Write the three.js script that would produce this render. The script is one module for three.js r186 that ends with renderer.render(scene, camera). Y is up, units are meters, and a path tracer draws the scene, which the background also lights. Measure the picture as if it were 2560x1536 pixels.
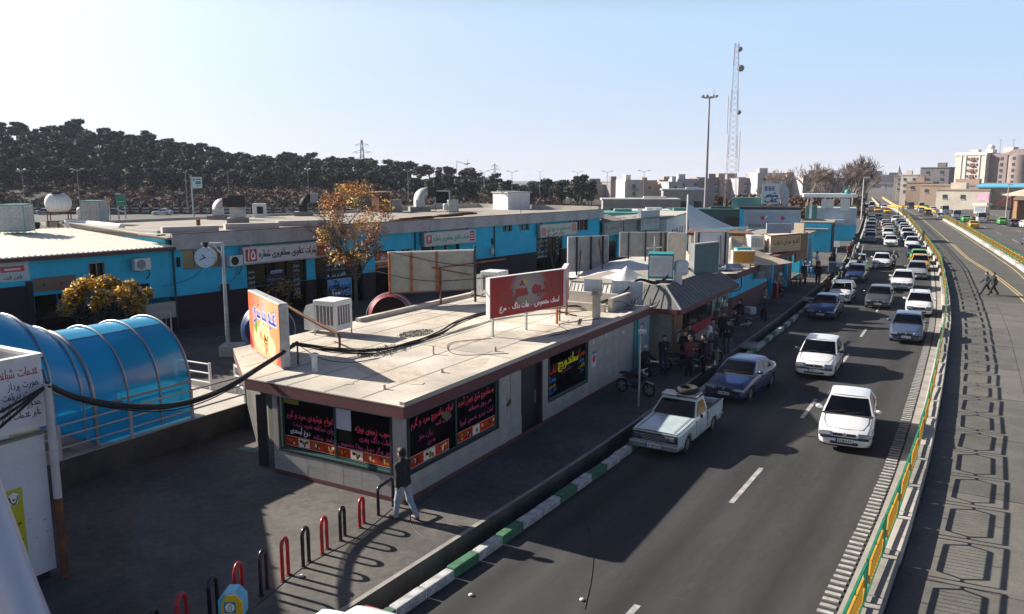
import * as THREE from 'three';
import { mergeGeometries } from 'three/addons/utils/BufferGeometryUtils.js';
import { MarchingCubes } from 'three/addons/objects/MarchingCubes.js';
import { RoundedBoxGeometry } from 'three/addons/geometries/RoundedBoxGeometry.js';

// World axes: +x across the avenue (towards the far carriageway), -z along it, y up, metres. The pavement is y = 0, the carriageway y = -0.3.
const scene = new THREE.Scene();
const camera = new THREE.PerspectiveCamera(42.5, 1024 / 614, 0.3, 9000);
camera.rotation.order = 'YXZ';
camera.position.set(12.28, 8.5, 15.84);
camera.rotation.set(THREE.MathUtils.degToRad(-9.147), THREE.MathUtils.degToRad(29.6), 0);

const renderer = new THREE.WebGLRenderer({ antialias: true });
renderer.toneMapping = THREE.LinearToneMapping;
renderer.toneMappingExposure = 2.25;
renderer.shadowMap.enabled = true;

// ---- sky (computed: clear winter air, bright round the low sun on the left) and sun
const SUN_EL = THREE.MathUtils.degToRad(28);
const sunDir = new THREE.Vector3(-Math.cos(SUN_EL), Math.sin(SUN_EL), 0.08 * Math.cos(SUN_EL)).normalize();
{
  const W = 512, Hh = 256, data = new Float32Array(W * Hh * 4), d = new THREE.Vector3();
  for (let j = 0; j < Hh; j++) for (let i = 0; i < W; i++) {
    const el = ((j + 0.5) / Hh - 0.5) * Math.PI, az = ((i + 0.5) / W - 0.5) * 2 * Math.PI;
    d.set(Math.cos(el) * Math.cos(az), Math.sin(el), Math.cos(el) * Math.sin(az));
    const g = Math.acos(Math.min(1, Math.max(-1, d.dot(sunDir)))) * 180 / Math.PI, e = Math.max(0, el * 180 / Math.PI);
    const h = Math.exp(-e / 5.5), zen = 1 - Math.exp(-Math.max(0, e - 11) / 8), pale = 0.9 * Math.exp(-Math.pow(g / 58, 2));
    const daz = Math.abs(Math.atan2(d.z, -d.x)) * 180 / Math.PI, sunny = Math.exp(-Math.pow(daz / 78, 2)), hor = [0.72 + 0.3 * sunny, 0.74 + 0.28 * sunny, 0.82 + 0.2 * sunny], mid = [0.4, 0.68, 1.02], top = [0.008, 0.036, 0.15];
    const glow = 1.3 * Math.exp(-Math.pow(g / 32, 2)), warm = 0.05 * Math.exp(-e / 3);
    const o = (j * W + i) * 4;
    for (let c = 0; c < 3; c++) {
      const w = mid[c] + ([0.86, 0.92, 1][c] - mid[c]) * pale, m = w + (top[c] - w) * zen;
      data[o + c] = (m + (hor[c] - m) * h + glow * [1, 0.99, 0.96][c] + (c === 0 ? warm : 0)) / 2.25;
    }
    data[o + 3] = 1;
  }
  const t = new THREE.DataTexture(data, W, Hh, THREE.RGBAFormat, THREE.FloatType);
  t.mapping = THREE.EquirectangularReflectionMapping; t.magFilter = THREE.LinearFilter; t.needsUpdate = true;
  scene.background = t; scene.environment = t;
}
const sun = new THREE.DirectionalLight(new THREE.Color(1, 0.93, 0.82), 5.0);
sun.position.copy(sunDir).multiplyScalar(200); sun.castShadow = true;
Object.assign(sun.shadow.camera, { left: -160, right: 160, top: 160, bottom: -160, near: 1, far: 700 });
sun.shadow.radius = 1;
scene.add(sun, sun.target);

// ---- helpers
let seedV = 12345;
const rnd = () => { seedV = (seedV + 0x6d2b79f5) | 0; let t = Math.imul(seedV ^ (seedV >>> 15), 1 | seedV); t = (t + Math.imul(t ^ (t >>> 7), 61 | t)) ^ t; return ((t ^ (t >>> 14)) >>> 0) / 4294967296; };
const rr = (a, b) => a + (b - a) * rnd();
const V3 = (x, y, z) => new THREE.Vector3(x, y, z);
const lerp = (a, b, t) => a + (b - a) * t;
const clamp = (x, a, b) => Math.min(b, Math.max(a, x));
const smooth = (a, b, x) => { const t = clamp((x - a) / (b - a), 0, 1); return t * t * (3 - 2 * t); };
const used = {};
function numbered(n) { const base = n.replace(/_\d{3}$/, ''); const k = used[base] = (used[base] ?? -1) + 1; return k ? base + '_' + String(k).padStart(3, '0') : base; }
function tag(o, label, category, group, kind) { if (label) o.userData.label = label; if (category) o.userData.category = category; if (group) o.userData.group = group; if (kind) o.userData.kind = kind; return o; }
function thing(name, label, category, p = [0, 0, 0], turn = 0, group) {
  const o = new THREE.Group(); o.name = numbered(name); o.position.set(...p); o.rotation.y = turn; scene.add(o);
  return tag(o, label, category, group);
}
function copyOf(src, label, p, turn = 0, s = 1) {
  const c = src.clone(); c.name = numbered(src.name); c.userData = { ...src.userData }; c.position.set(...p); c.rotation.y = turn; if (s !== 1) c.scale.setScalar(s);
  c.userData.label = label; scene.add(c); return c;
}
// texture coordinates in metres, from each face's own direction
function metres(g) {
  const p = g.attributes.position, n = g.attributes.normal, uv = new Float32Array(p.count * 2);
  for (let i = 0; i < p.count; i++) {
    const ax = Math.abs(n.getX(i)), ay = Math.abs(n.getY(i)), az = Math.abs(n.getZ(i)), x = p.getX(i), y = p.getY(i), z = p.getZ(i);
    if (ay >= ax && ay >= az) { uv[2 * i] = x; uv[2 * i + 1] = -z; } else if (ax >= az) { uv[2 * i] = z; uv[2 * i + 1] = y; } else { uv[2 * i] = x; uv[2 * i + 1] = y; }
  }
  g.setAttribute('uv', new THREE.BufferAttribute(uv, 2)); return g;
}
function join(gs) {
  gs = gs.flat(3).map((g) => { let k = g.index ? g.toNonIndexed() : g; for (const a of Object.keys(k.attributes)) if (!['position', 'normal', 'uv', 'color'].includes(a)) k.deleteAttribute(a); if (!k.attributes.normal) k.computeVertexNormals(); if (!k.attributes.uv) metres(k); return k; });
  if (gs.some((g) => g.attributes.color)) gs = gs.filter((g) => g.attributes.color);
  return gs.length === 1 ? gs[0] : mergeGeometries(gs);
}
// one mesh: kept = true keeps the geometry's own texture coordinates (print), else they are in metres
function part(name, gs, mat, parent = scene, kept = false) {
  const g = Array.isArray(gs) ? join(gs) : gs; if (!kept) metres(g);
  const m = new THREE.Mesh(g, mat); m.name = parent === scene ? numbered(name) : name; m.castShadow = m.receiveShadow = true; parent.add(m); return m;
}
const struct = (name, gs, mat, parent = scene) => tag(part(name, gs, mat, parent), null, null, null, 'structure');
const box = (w, h, d, x = 0, y = 0, z = 0, ry = 0, rx = 0, rz = 0) => { const g = new THREE.BoxGeometry(w, h, d); if (rx) g.rotateX(rx); if (rz) g.rotateZ(rz); if (ry) g.rotateY(ry); return g.translate(x, y, z); };
const rbox = (w, h, d, x = 0, y = 0, z = 0, r = 0.02, ry = 0) => { const g = new RoundedBoxGeometry(w, h, d, 2, Math.min(r, w / 2.1, h / 2.1, d / 2.1)); if (ry) g.rotateY(ry); return g.translate(x, y, z); };
function bar(a, b, r1, r2 = r1, seg = 8) {
  const A = V3(...a), B = V3(...b), d = B.clone().sub(A), g = new THREE.CylinderGeometry(r2, r1, d.length(), seg);
  g.applyQuaternion(new THREE.Quaternion().setFromUnitVectors(V3(0, 1, 0), d.clone().normalize())); return g.translate(...A.add(B).multiplyScalar(0.5).toArray());
}
// square bar
function beam(a, b, w, h = w) {
  const A = V3(...a), B = V3(...b), d = B.clone().sub(A), g = new THREE.BoxGeometry(w, h, d.length()), q = new THREE.Quaternion();
  q.setFromRotationMatrix(new THREE.Matrix4().lookAt(B, A, Math.abs(d.y) > 0.95 * d.length() ? V3(1, 0, 0) : V3(0, 1, 0)));
  g.applyQuaternion(q); return g.translate(...A.add(B).multiplyScalar(0.5).toArray());
}
const tube = (pts, r, n = 24, seg = 7, closed = false) => new THREE.TubeGeometry(new THREE.CatmullRomCurve3(pts.map((p) => V3(...p)), closed), n, r, seg, closed);
const cyl = (r1, r2, h, x, y, z, seg = 16) => new THREE.CylinderGeometry(r2, r1, h, seg).translate(x, y + h / 2, z);
const ball = (r, x, y, z, sx = 1, sy = 1, sz = 1, a = 14, b = 10) => new THREE.SphereGeometry(r, a, b).scale(sx, sy, sz).translate(x, y, z);
// polygon [x, z] outline raised from y0 to y1
function prism(pts, y0, y1) {
  const s = new THREE.Shape(pts.map(([x, z]) => new THREE.Vector2(x, -z))), g = new THREE.ExtrudeGeometry(s, { depth: y1 - y0, bevelEnabled: false, curveSegments: 4 });
  return g.rotateX(-Math.PI / 2).translate(0, y0, 0);
}
// polygon [a, y] in a wall's own plane (x, y), given thickness along +z
function slab(pts, t, holes = []) {
  const s = new THREE.Shape(pts.map((p) => new THREE.Vector2(...p))); for (const h of holes) s.holes.push(new THREE.Path(h.map((p) => new THREE.Vector2(...p))));
  return new THREE.ExtrudeGeometry(s, { depth: t, bevelEnabled: false, curveSegments: 6 });
}
const rect = (x0, y0, x1, y1) => [[x0, y0], [x1, y0], [x1, y1], [x0, y1]];
// free quad strip surface from a function of (s, t)
function sheet(f, ns, nt) {
  const pos = [], idx = [], uv = [];
  for (let j = 0; j <= nt; j++) for (let i = 0; i <= ns; i++) { pos.push(...f(i / ns, j / nt)); uv.push(i / ns, j / nt); }
  for (let j = 0; j < nt; j++) for (let i = 0; i < ns; i++) { const a = j * (ns + 1) + i, b = a + 1, c = a + ns + 1, d = c + 1; idx.push(a, b, d, a, d, c); }
  const g = new THREE.BufferGeometry(); g.setAttribute('position', new THREE.Float32BufferAttribute(pos, 3)); g.setAttribute('uv', new THREE.Float32BufferAttribute(uv, 2)); g.setIndex(idx); g.computeVertexNormals(); return g;
}
function gnoise(seed, n) { // tiling value noise, n cells a side
  let s = seed * 7919 + 17; const q = () => (s = (s * 16807) % 2147483647) / 2147483647, a = Array.from({ length: n * n }, q);
  return (x, y) => { x *= n; y *= n; const i = Math.floor(x), j = Math.floor(y), f = x - i, g = y - j, u = f * f * (3 - 2 * f), v = g * g * (3 - 2 * g), at = (p, r) => a[((r % n + n) % n) * n + ((p % n + n) % n)]; return lerp(lerp(at(i, j), at(i + 1, j), u), lerp(at(i, j + 1), at(i + 1, j + 1), u), v); };
}
// colour texture: fn(u, v) -> multiplier or [r, g, b] linear
function colourTex(size, tile, fn) {
  const d = new Uint8Array(size * size * 4), to = (x) => { x = clamp(x, 0, 1); return Math.round(255 * (x < 0.0031308 ? 12.92 * x : 1.055 * Math.pow(x, 1 / 2.4) - 0.055)); };
  for (let j = 0; j < size; j++) for (let i = 0; i < size; i++) { const c = fn(i / size, j / size), o = (j * size + i) * 4; for (let k = 0; k < 3; k++) d[o + k] = to(c[k]); d[o + 3] = 255; }
  const t = new THREE.DataTexture(d, size, size); t.colorSpace = THREE.SRGBColorSpace; t.wrapS = t.wrapT = THREE.RepeatWrapping; t.magFilter = THREE.LinearFilter; t.repeat.set(1 / tile, 1 / tile); t.needsUpdate = true; return t;
}
// mottled material: base colour, blotches of a second colour, fine grain; plain lighter-darker mottling shares a few patterns
const patterns = {};
function mottled(seed, tile, base, second, amount, grain, opt = {}, size = 256, cells = [5, 17, 61]) {
  const ratio = second.map((x, k) => x / base[k]), k = (ratio[0] + ratio[1] + ratio[2]) / 3, plain = size <= 256 && Math.max(...ratio) - Math.min(...ratio) < 0.22 && k < 1;
  const make = (s, b0, b1, am, gr, sz) => { const [a, b, c] = cells.map((n, i) => gnoise(s + i, n)), hi = gnoise(s + 9, sz / 2); return colourTex(sz, tile, (u, v) => { const m = clamp((a(u, v) * 0.5 + b(u, v) * 0.32 + c(u, v) * 0.18 - 0.5) * 2.2 + 0.5, 0, 1) * am, g = 1 + (hi(u, v) - 0.5) * gr + (c(u, v) - 0.5) * gr * 0.5; return b0.map((x, q) => lerp(x, b1[q], m) * g); }); };
  if (!plain) return new THREE.MeshStandardMaterial({ map: make(seed, base, second, amount, grain, size), roughness: 0.92, ...opt });
  const kk = Math.round(k * 10) / 10, gg = grain < 0.18 ? 0.1 : 0.3, key = kk + '/' + gg; const p = patterns[key] ??= make(200 + Object.keys(patterns).length * 11, [0.85, 0.85, 0.85], [0.85 * kk, 0.85 * kk, 0.85 * kk], 0.9, gg, 256);
  const map = p.clone(); map.repeat.set(1 / tile, 1 / tile); map.offset.set((seed * 0.37) % 1, (seed * 0.61) % 1);
  return new THREE.MeshStandardMaterial({ map, color: new THREE.Color().setRGB(...base.map((x) => x / 0.85)), roughness: 0.92, ...opt });
}
const flat = (c, rough = 0.8, metal = 0, opt = {}) => new THREE.MeshStandardMaterial({ color: new THREE.Color().setRGB(...c), roughness: rough, metalness: metal, ...opt });
const canvasTex = (w, h, draw) => { const c = document.createElement('canvas'); c.width = w; c.height = h; const x = c.getContext('2d'); draw(x, w, h); const t = new THREE.CanvasTexture(c); t.colorSpace = THREE.SRGBColorSpace; return t; };
const printMat = (w, h, draw, opt = {}) => new THREE.MeshStandardMaterial({ map: canvasTex(w, h, draw), roughness: 0.55, ...opt });
// printed sheet w x h with its own texture coordinates, facing +z
const printed = (w, h) => new THREE.BoxGeometry(w, h, 0.012);
function printPlate(name, w, h, mat, parent, p, turn = 0, tilt = 0) {
  const m = new THREE.Mesh(new THREE.PlaneGeometry(w, h), mat); m.name = name; m.position.set(...p); m.rotation.y = turn; m.rotation.x = tilt; m.castShadow = m.receiveShadow = true; parent.add(m); return m;
}

// a place by its bearing from the footbridge: tangent of the angle to the right of the view axis, and the depth along it
const far = (t, d) => { const a = Math.PI * 29.6 / 180, x = t * d, c = Math.cos(a), s = Math.sin(a); return [12.28 + x * c - d * s, 15.84 - x * s - d * c]; };
const faceBridge = (x, z) => Math.atan2(12.28 - x, 15.84 - z);

// ---- Persian lettering drawn with strokes (right to left, joined); units of one letter height, y up
const LB = {
  A: [0.2, 'M-.1 0 L-.1 1', 0.2, 'M-.1 0 L-.1 1', 0], B: [0.3, 'M0 0 L-.15 0 L-.15 .36 M-.15 0 L-.3 0', 0.95, 'M0 .3 Q0 0 -.25 -.03 L-.6 -.03 Q-.9 0 -.9 .3', 1],
  J: [0.5, 'M-.48 .44 L-.15 .44 Q-.12 .25 -.36 0 L-.5 0 M0 0 L-.36 0', 0.62, 'M-.55 .42 L-.08 .42 Q-.6 .15 -.52 -.25 Q-.4 -.6 0 -.48', 1],
  D: [0.45, 'M-.18 .52 Q.02 .25 -.06 0 L-.42 0', 0.45, 'M-.18 .52 Q.02 .25 -.06 0 L-.42 0', 0], R: [0.38, 'M-.05 .3 Q-.02 -.2 -.42 -.36', 0.38, 'M-.05 .3 Q-.02 -.2 -.42 -.36', 0],
  S: [0.78, 'M0 0 L-.78 0 M-.08 0 L-.08 .3 M-.34 0 L-.34 .3 M-.62 0 L-.62 .34', 1.4, 'M0 0 L-.6 0 M-.06 0 L-.06 .3 M-.32 0 L-.32 .3 M-.6 .3 Q-.58 -.45 -.95 -.45 Q-1.34 -.4 -1.32 .2', 1],
  X: [0.8, 'M0 0 L-.8 0 M-.04 0 Q-.15 .46 -.45 .42 Q-.62 .25 -.56 0 M-.62 0 L-.64 .22', 1.4, 'M0 0 L-.62 0 M-.04 0 Q-.15 .46 -.45 .42 Q-.6 .25 -.56 0 M-.62 .2 Q-.6 -.45 -.97 -.45 Q-1.35 -.4 -1.32 .2', 1],
  T: [0.72, 'M0 0 L-.72 0 M-.04 0 Q-.15 .46 -.45 .42 Q-.62 .25 -.56 0 M-.6 0 L-.6 1', 0.72, 'M0 0 L-.72 0 M-.04 0 Q-.15 .46 -.45 .42 Q-.62 .25 -.56 0 M-.6 0 L-.6 1', 1],
  E: [0.55, 'M-.18 .52 Q-.5 .56 -.46 .28 Q-.4 .02 -.05 0 M0 0 L-.55 0', 0.6, 'M-.12 .5 Q-.5 .55 -.46 .3 Q-.42 .1 -.14 .1 Q-.62 .08 -.56 -.26 Q-.4 -.6 0 -.48', 1],
  F: [0.5, 'M0 0 L-.5 0 M-.28 0 Q-.02 .12 -.14 .38 Q-.34 .5 -.4 .25 Q-.38 .06 -.2 .06', 1.1, 'M-.05 .1 Q-.02 .38 -.16 .4 Q-.32 .36 -.28 .16 L-.06 .12 Q-.05 -.03 -.3 -.03 L-.75 -.03 Q-1.05 0 -1.05 .3', 1],
  Q: [0.5, 'M0 0 L-.5 0 M-.28 0 Q-.02 .12 -.14 .38 Q-.34 .5 -.4 .25 Q-.38 .06 -.2 .06', 0.8, 'M-.05 .12 Q-.02 .4 -.16 .42 Q-.32 .38 -.28 .18 L-.06 .12 Q-.05 -.42 -.4 -.42 Q-.76 -.36 -.74 .2', 1],
  K: [0.48, 'M0 0 L-.48 0 M-.14 0 L-.38 .5 L0 .95', 0.95, 'M-.02 .95 L-.34 .55 L-.06 .05 Q-.1 -.03 -.3 -.03 L-.65 -.03 Q-.9 0 -.9 .3', 1],
  L: [0.3, 'M0 0 L-.3 0 M-.14 0 L-.14 1', 0.78, 'M-.1 1 L-.1 0 Q-.1 -.4 -.4 -.4 Q-.72 -.36 -.7 .15', 1],
  M: [0.5, 'M0 0 L-.5 0 M-.1 0 Q-.1 .36 -.3 .32 Q-.46 .16 -.3 -.02', 0.5, 'M0 0 L-.1 0 Q-.12 .34 -.28 .3 Q-.42 .14 -.3 0 L-.42 -.04 L-.44 -.55', 1],
  N: [0.3, 'M0 0 L-.15 0 L-.15 .36 M-.15 0 L-.3 0', 0.78, 'M-.02 .25 Q0 -.4 -.36 -.4 Q-.74 -.35 -.7 .25', 1],
  V: [0.45, 'M-.1 .06 L-.32 .1 Q-.36 .36 -.2 .42 Q-.04 .36 -.06 .12 Q-.08 -.25 -.45 -.36', 0.45, 'M-.1 .06 L-.32 .1 Q-.36 .36 -.2 .42 Q-.04 .36 -.06 .12 Q-.08 -.25 -.45 -.36', 0],
  H: [0.55, 'M0 0 L-.55 0 M-.15 0 Q-.05 .5 -.3 .45 Q-.5 .3 -.38 0', 0.48, 'M-.2 .46 Q.02 .22 -.08 .04 Q-.34 -.08 -.4 .14 Q-.36 .34 -.2 .46', 1],
  Y: [0.3, 'M0 0 L-.15 0 L-.15 .36 M-.15 0 L-.3 0', 0.85, 'M-.1 .32 Q-.42 .42 -.38 .16 Q-.1 .06 -.1 -.14 Q-.2 -.42 -.5 -.37 Q-.84 -.27 -.78 .12', 1],
  1: [0.4, 'M-.12 1 Q-.28 .5 -.24 0', 0.4, 'M-.12 1 Q-.28 .5 -.24 0', 0], 5: [0.8, 'M-.38 .95 Q-.02 .5 -.1 .15 Q-.24 -.1 -.38 .2 Q-.52 -.1 -.66 .15 Q-.74 .5 -.38 .95', 0.8, 'M-.38 .95 Q-.02 .5 -.1 .15 Q-.24 -.1 -.38 .2 Q-.52 -.1 -.66 .15 Q-.74 .5 -.38 .95', 0],
  4: [0.6, 'M-.5 1 Q-.3 .55 -.4 0 M-.48 .85 Q-.3 .5 -.06 .62 M-.48 .85 Q-.2 .85 -.1 1', 0.6, 'M-.5 1 Q-.36 .5 -.4 0 M-.46 .7 Q-.26 .4 -.06 .58 M-.46 .75 Q-.2 .75 -.1 .98', 0],
};
const LC = { 'ا': 'A', 'آ': 'A', 'ب': 'B-1', 'پ': 'B-3', 'ت': 'B2', 'ث': 'B3', 'ج': 'J-1', 'چ': 'J-3', 'ح': 'J', 'خ': 'J1', 'د': 'D', 'ذ': 'D1', 'ر': 'R', 'ز': 'R1', 'ژ': 'R3', 'س': 'S', 'ش': 'S3', 'ص': 'X', 'ض': 'X1', 'ط': 'T', 'ع': 'E', 'غ': 'E1', 'ف': 'F1', 'ق': 'Q2', 'ک': 'K', 'گ': 'K', 'ل': 'L', 'م': 'M', 'ن': 'N1', 'و': 'V', 'ه': 'H', 'ی': 'Y-2', '۱': '1', '۵': '5', '۴': '4' };
// draws text whose right end is at x, baseline y, letter height h; returns its width (draw = false only measures)
function persian(c, text, x, y, h, colour, weight = 0.15, draw = true) {
  let p = 0; const chars = [...text];
  if (draw) { c.strokeStyle = c.fillStyle = colour; c.lineWidth = h * weight; c.lineCap = c.lineJoin = 'round'; }
  for (let i = 0; i < chars.length; i++) {
    const k = LC[chars[i]]; if (!k) { p += chars[i] === '-' ? 0.6 : 0.38; if (draw && chars[i] === '-') { c.fillRect(x - p * h + h * 0.1, y - h * 0.25, h * 0.35, h * 0.1); } continue; }
    const b = LB[k[0]], dots = parseInt(k.slice(1)) || 0, fin = !b[4] || !LC[chars[i + 1]], w = fin ? b[2] : b[0];
    if (draw) {
      c.beginPath();
      for (const s of (fin ? b[3] : b[1]).matchAll(/([MLQ])([^MLQ]*)/g)) { const v = s[2].trim().split(/\s+/).map(Number).map((q, j) => (j % 2 ? y - q * h : x + (q - p) * h)); s[1] === 'M' ? c.moveTo(...v) : s[1] === 'L' ? c.lineTo(...v) : c.quadraticCurveTo(...v); }
      c.stroke();
      const n = Math.abs(dots), cx = x - (p + w * 0.5) * h, cy = dots > 0 ? y - (k[0] === 'F' || k[0] === 'Q' || k[0] === 'S' || k[0] === 'E' ? 0.72 : 0.62) * h : y + (k[0] === 'J' && fin ? 0.02 : 0.3) * h, r = h * 0.09;
      for (let d = 0; d < n; d++) { c.beginPath(); c.arc(cx + (n === 1 ? 0 : n === 2 ? (d - 0.5) * 2.5 * r : [-1.2, 1.2, 0][d] * r), cy + (n === 3 && d === 2 ? (dots > 0 ? -2 : 2) * r : 0), r, 0, 7); c.fill(); }
      if (chars[i] === 'گ') { c.beginPath(); c.moveTo(x - (p + 0.3) * h, y - 0.75 * h); c.lineTo(x - p * h, y - 1.15 * h); c.stroke(); }
      if (chars[i] === 'آ') { c.beginPath(); c.moveTo(x - (p - 0.1) * h, y - 1.15 * h); c.lineTo(x - (p + 0.3) * h, y - 1.15 * h); c.stroke(); }
    }
    p += w + (b[4] && LC[chars[i + 1]] ? 0 : 0.1);
  }
  return p * h;
}
// text fitted into a width, right end at x
function persianFit(c, text, x, y, width, h, colour, weight) { const w = persian(c, text, 0, 0, h, colour, weight, false), k = width / w; c.save(); c.translate(x, y); c.scale(k, 1); persian(c, text, 0, 0, h, colour, weight); c.restore(); }
const persianMid = (c, text, x, y, h, colour, weight) => persian(c, text, x + persian(c, text, 0, 0, h, colour, weight, false) / 2, y, h, colour, weight);

// ---- shared materials
const M = {
  asphalt: mottled(3, 9, [0.027, 0.026, 0.026], [0.037, 0.036, 0.034], 1, 0.5, { roughness: 0.9 }, 512, [4, 13, 57]),
  laneAsphalt: mottled(5, 9, [0.06, 0.057, 0.051], [0.088, 0.082, 0.074], 1, 0.35, { roughness: 0.92 }, 512, [4, 13, 57]),
  pavement: mottled(7, 7, [0.064, 0.059, 0.054], [0.105, 0.095, 0.083], 1, 0.4, { roughness: 0.93 }, 512, [4, 13, 57]),
  ground: mottled(11, 14, [0.07, 0.067, 0.06], [0.1, 0.094, 0.08], 1, 0.4, { roughness: 0.95 }),
  concrete: mottled(13, 3, [0.3, 0.28, 0.25], [0.2, 0.185, 0.165], 0.9, 0.25),
  paleConcrete: mottled(14, 5, [0.46, 0.42, 0.37], [0.36, 0.325, 0.28], 0.9, 0.14),
  darkConcrete: mottled(15, 3, [0.1, 0.092, 0.08], [0.062, 0.057, 0.05], 0.9, 0.3),
  felt: mottled(17, 9, [0.57, 0.505, 0.42], [0.33, 0.295, 0.25], 1, 0.22, {}, 512, [4, 11, 47]),
  oldRoof: mottled(19, 8, [0.3, 0.265, 0.225], [0.22, 0.195, 0.165], 0.9, 0.2, {}, 512),
  tile: mottled(21, 3, [0.36, 0.335, 0.31], [0.3, 0.275, 0.25], 0.8, 0.08, { roughness: 0.6 }),
  maroon: mottled(23, 4, [0.135, 0.045, 0.045], [0.105, 0.038, 0.038], 0.9, 0.12, { roughness: 0.75 }),
  cyan: mottled(25, 6, [0.03, 0.5, 0.74], [0.026, 0.42, 0.62], 0.9, 0.1, { roughness: 0.75 }),
  darkBase: flat([0.03, 0.012, 0.02], 0.8),
  teal: flat([0.02, 0.22, 0.2], 0.5), tealDark: flat([0.012, 0.07, 0.066], 0.5), tealBright: mottled(27, 2, [0.02, 0.36, 0.36], [0.02, 0.3, 0.3], 0.8, 0.1, { roughness: 0.5 }),
  black: flat([0.012, 0.012, 0.013], 0.55), rubber: flat([0.015, 0.015, 0.016], 0.9), cable: flat([0.013, 0.011, 0.012], 0.7),
  white: mottled(29, 2, [0.72, 0.71, 0.69], [0.6, 0.585, 0.56], 0.7, 0.06, { roughness: 0.6 }), whitePaint: flat([0.74, 0.74, 0.74], 0.5),
  steel: flat([0.45, 0.45, 0.46], 0.38, 0.8), galv: mottled(31, 1.5, [0.46, 0.46, 0.45], [0.34, 0.34, 0.33], 0.9, 0.15, { roughness: 0.5, metalness: 0.35 }), grey: flat([0.25, 0.25, 0.26], 0.6),
  rust: mottled(33, 0.8, [0.2, 0.07, 0.025], [0.09, 0.045, 0.028], 1, 0.4), rustBright: mottled(34, 0.5, [0.4, 0.13, 0.03], [0.16, 0.06, 0.03], 1, 0.4),
  backSheet: mottled(35, 2.5, [0.3, 0.29, 0.25], [0.21, 0.2, 0.17], 0.9, 0.1, { roughness: 0.7 }),
  glass: new THREE.MeshPhysicalMaterial({ color: 0x05070a, roughness: 0.06, metalness: 0, specularIntensity: 0.7 }),
  shopGlass: new THREE.MeshPhysicalMaterial({ color: 0x020203, roughness: 0.08, metalness: 0, specularIntensity: 0.6 }),
  kerbWhite: mottled(37, 1, [0.5, 0.5, 0.49], [0.26, 0.25, 0.23], 1, 0.4), kerbGreen: mottled(38, 1, [0.045, 0.2, 0.1], [0.05, 0.1, 0.06], 1, 0.4),
  lineWhite: mottled(39, 1.2, [0.42, 0.41, 0.39], [0.2, 0.2, 0.19], 1, 0.4), lineYellow: mottled(40, 1.2, [0.5, 0.36, 0.14], [0.3, 0.23, 0.12], 1, 0.4),
  fenceGreen: mottled(41, 1, [0.01, 0.2, 0.1], [0.012, 0.14, 0.075], 0.8, 0.15, { roughness: 0.55 }), fenceYellow: mottled(42, 1, [0.56, 0.3, 0.03], [0.42, 0.22, 0.025], 0.8, 0.15, { roughness: 0.6 }),
  red: mottled(43, 1, [0.42, 0.02, 0.025], [0.32, 0.018, 0.02], 0.7, 0.1, { roughness: 0.35 }), bollardBlack: flat([0.014, 0.012, 0.016], 0.3),
  cloth: mottled(45, 2, [0.6, 0.6, 0.6], [0.5, 0.5, 0.5], 0.8, 0.1), tarp: mottled(46, 3, [0.62, 0.61, 0.6], [0.5, 0.5, 0.5], 0.8, 0.06),
};

// ---- avenue geometry: s = -z runs along it; F = median fence line, K = left kerb line
const FT = [[-60, 8], [-30, 9.6], [-12, 10.55], [0, 11.08], [5, 11.4], [10, 11.62], [20, 11.76], [38, 11.85], [50, 11.58], [75, 10.65], [97, 8.9], [140, 5.3], [195, 0.3], [246, -5.2], [400, -22], [1500, -145]];
function F(s) { let i = 1; while (i < FT.length - 1 && FT[i][0] < s) i++; const [a, p] = FT[i - 1], [b, q] = FT[i]; return lerp(p, q, (s - a) / (b - a)); }
const Fs = (s) => (F(s - 4) + F(s) * 2 + F(s + 4)) / 4, K = (s) => Fs(s) - 8.25 + 0.3 * (1 - smooth(0, 22, s)), heading = (s) => Math.atan2(Fs(s + 2) - Fs(s - 2), 4);
const sList = []; for (let s = -45; s < 1500; s += s < 60 ? 1.5 : s < 260 ? 4 : 40) sList.push(s);
const dip = (s) => -4.6 * smooth(230, 430, s); // the avenue sinks far away
function strip(a, b, y0, y1 = y0, s0 = -45, s1 = 1460) { const L = [s0, ...sList.filter((s) => s > s0 + 0.05 && s < s1 - 0.05), s1]; return sheet((u, t) => { const s = L[Math.round(t * (L.length - 1))]; return [u < 0.5 ? a(s) : b(s), (u < 0.5 ? y0 : y1) + dip(s), -s]; }, 1, L.length - 1); }
const off = (f, d) => (s) => f(s) + d, RY = -0.3;
struct('ground', sheet((u, v) => { const a = u * Math.PI * 2, d = 7000 * Math.pow(v, 3.2), x = 12 + Math.sin(a) * d, z = 15 - Math.cos(a) * d, side = smooth(-260, -120, x + 0.42 * z + 140); return [x, -0.8 - 5 * smooth(225, 420, -z) * side, z]; }, 160, 90), M.ground);
const pave = struct('pavement', [strip(() => -58, off(K, -0.87), 0, 0, -45, 420)], M.pavement);
part('shade_toned_wall', strip(off(K, -0.75), off(K, -0.75), 0.012, -0.8, -45, 420), M.darkConcrete, pave);  // darker concrete than the lip: shade on this side put into the colour
part('kerb_lip', [strip(off(K, -0.87), off(K, -0.75), 0.012, 0.012, -45, 420), strip(off(K, -0.87), off(K, -0.87), 0, 0.012, -45, 420)], M.concrete, pave);
struct('shade_toned_gutter', [strip(off(K, -0.75), off(K, -0.25), -0.74, -0.74, -45, 420), strip(off(K, -0.25), off(K, -0.25), -0.74, -0.32, -45, 420)], M.darkConcrete);  // dark material paints in the shade down in the channel
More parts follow.
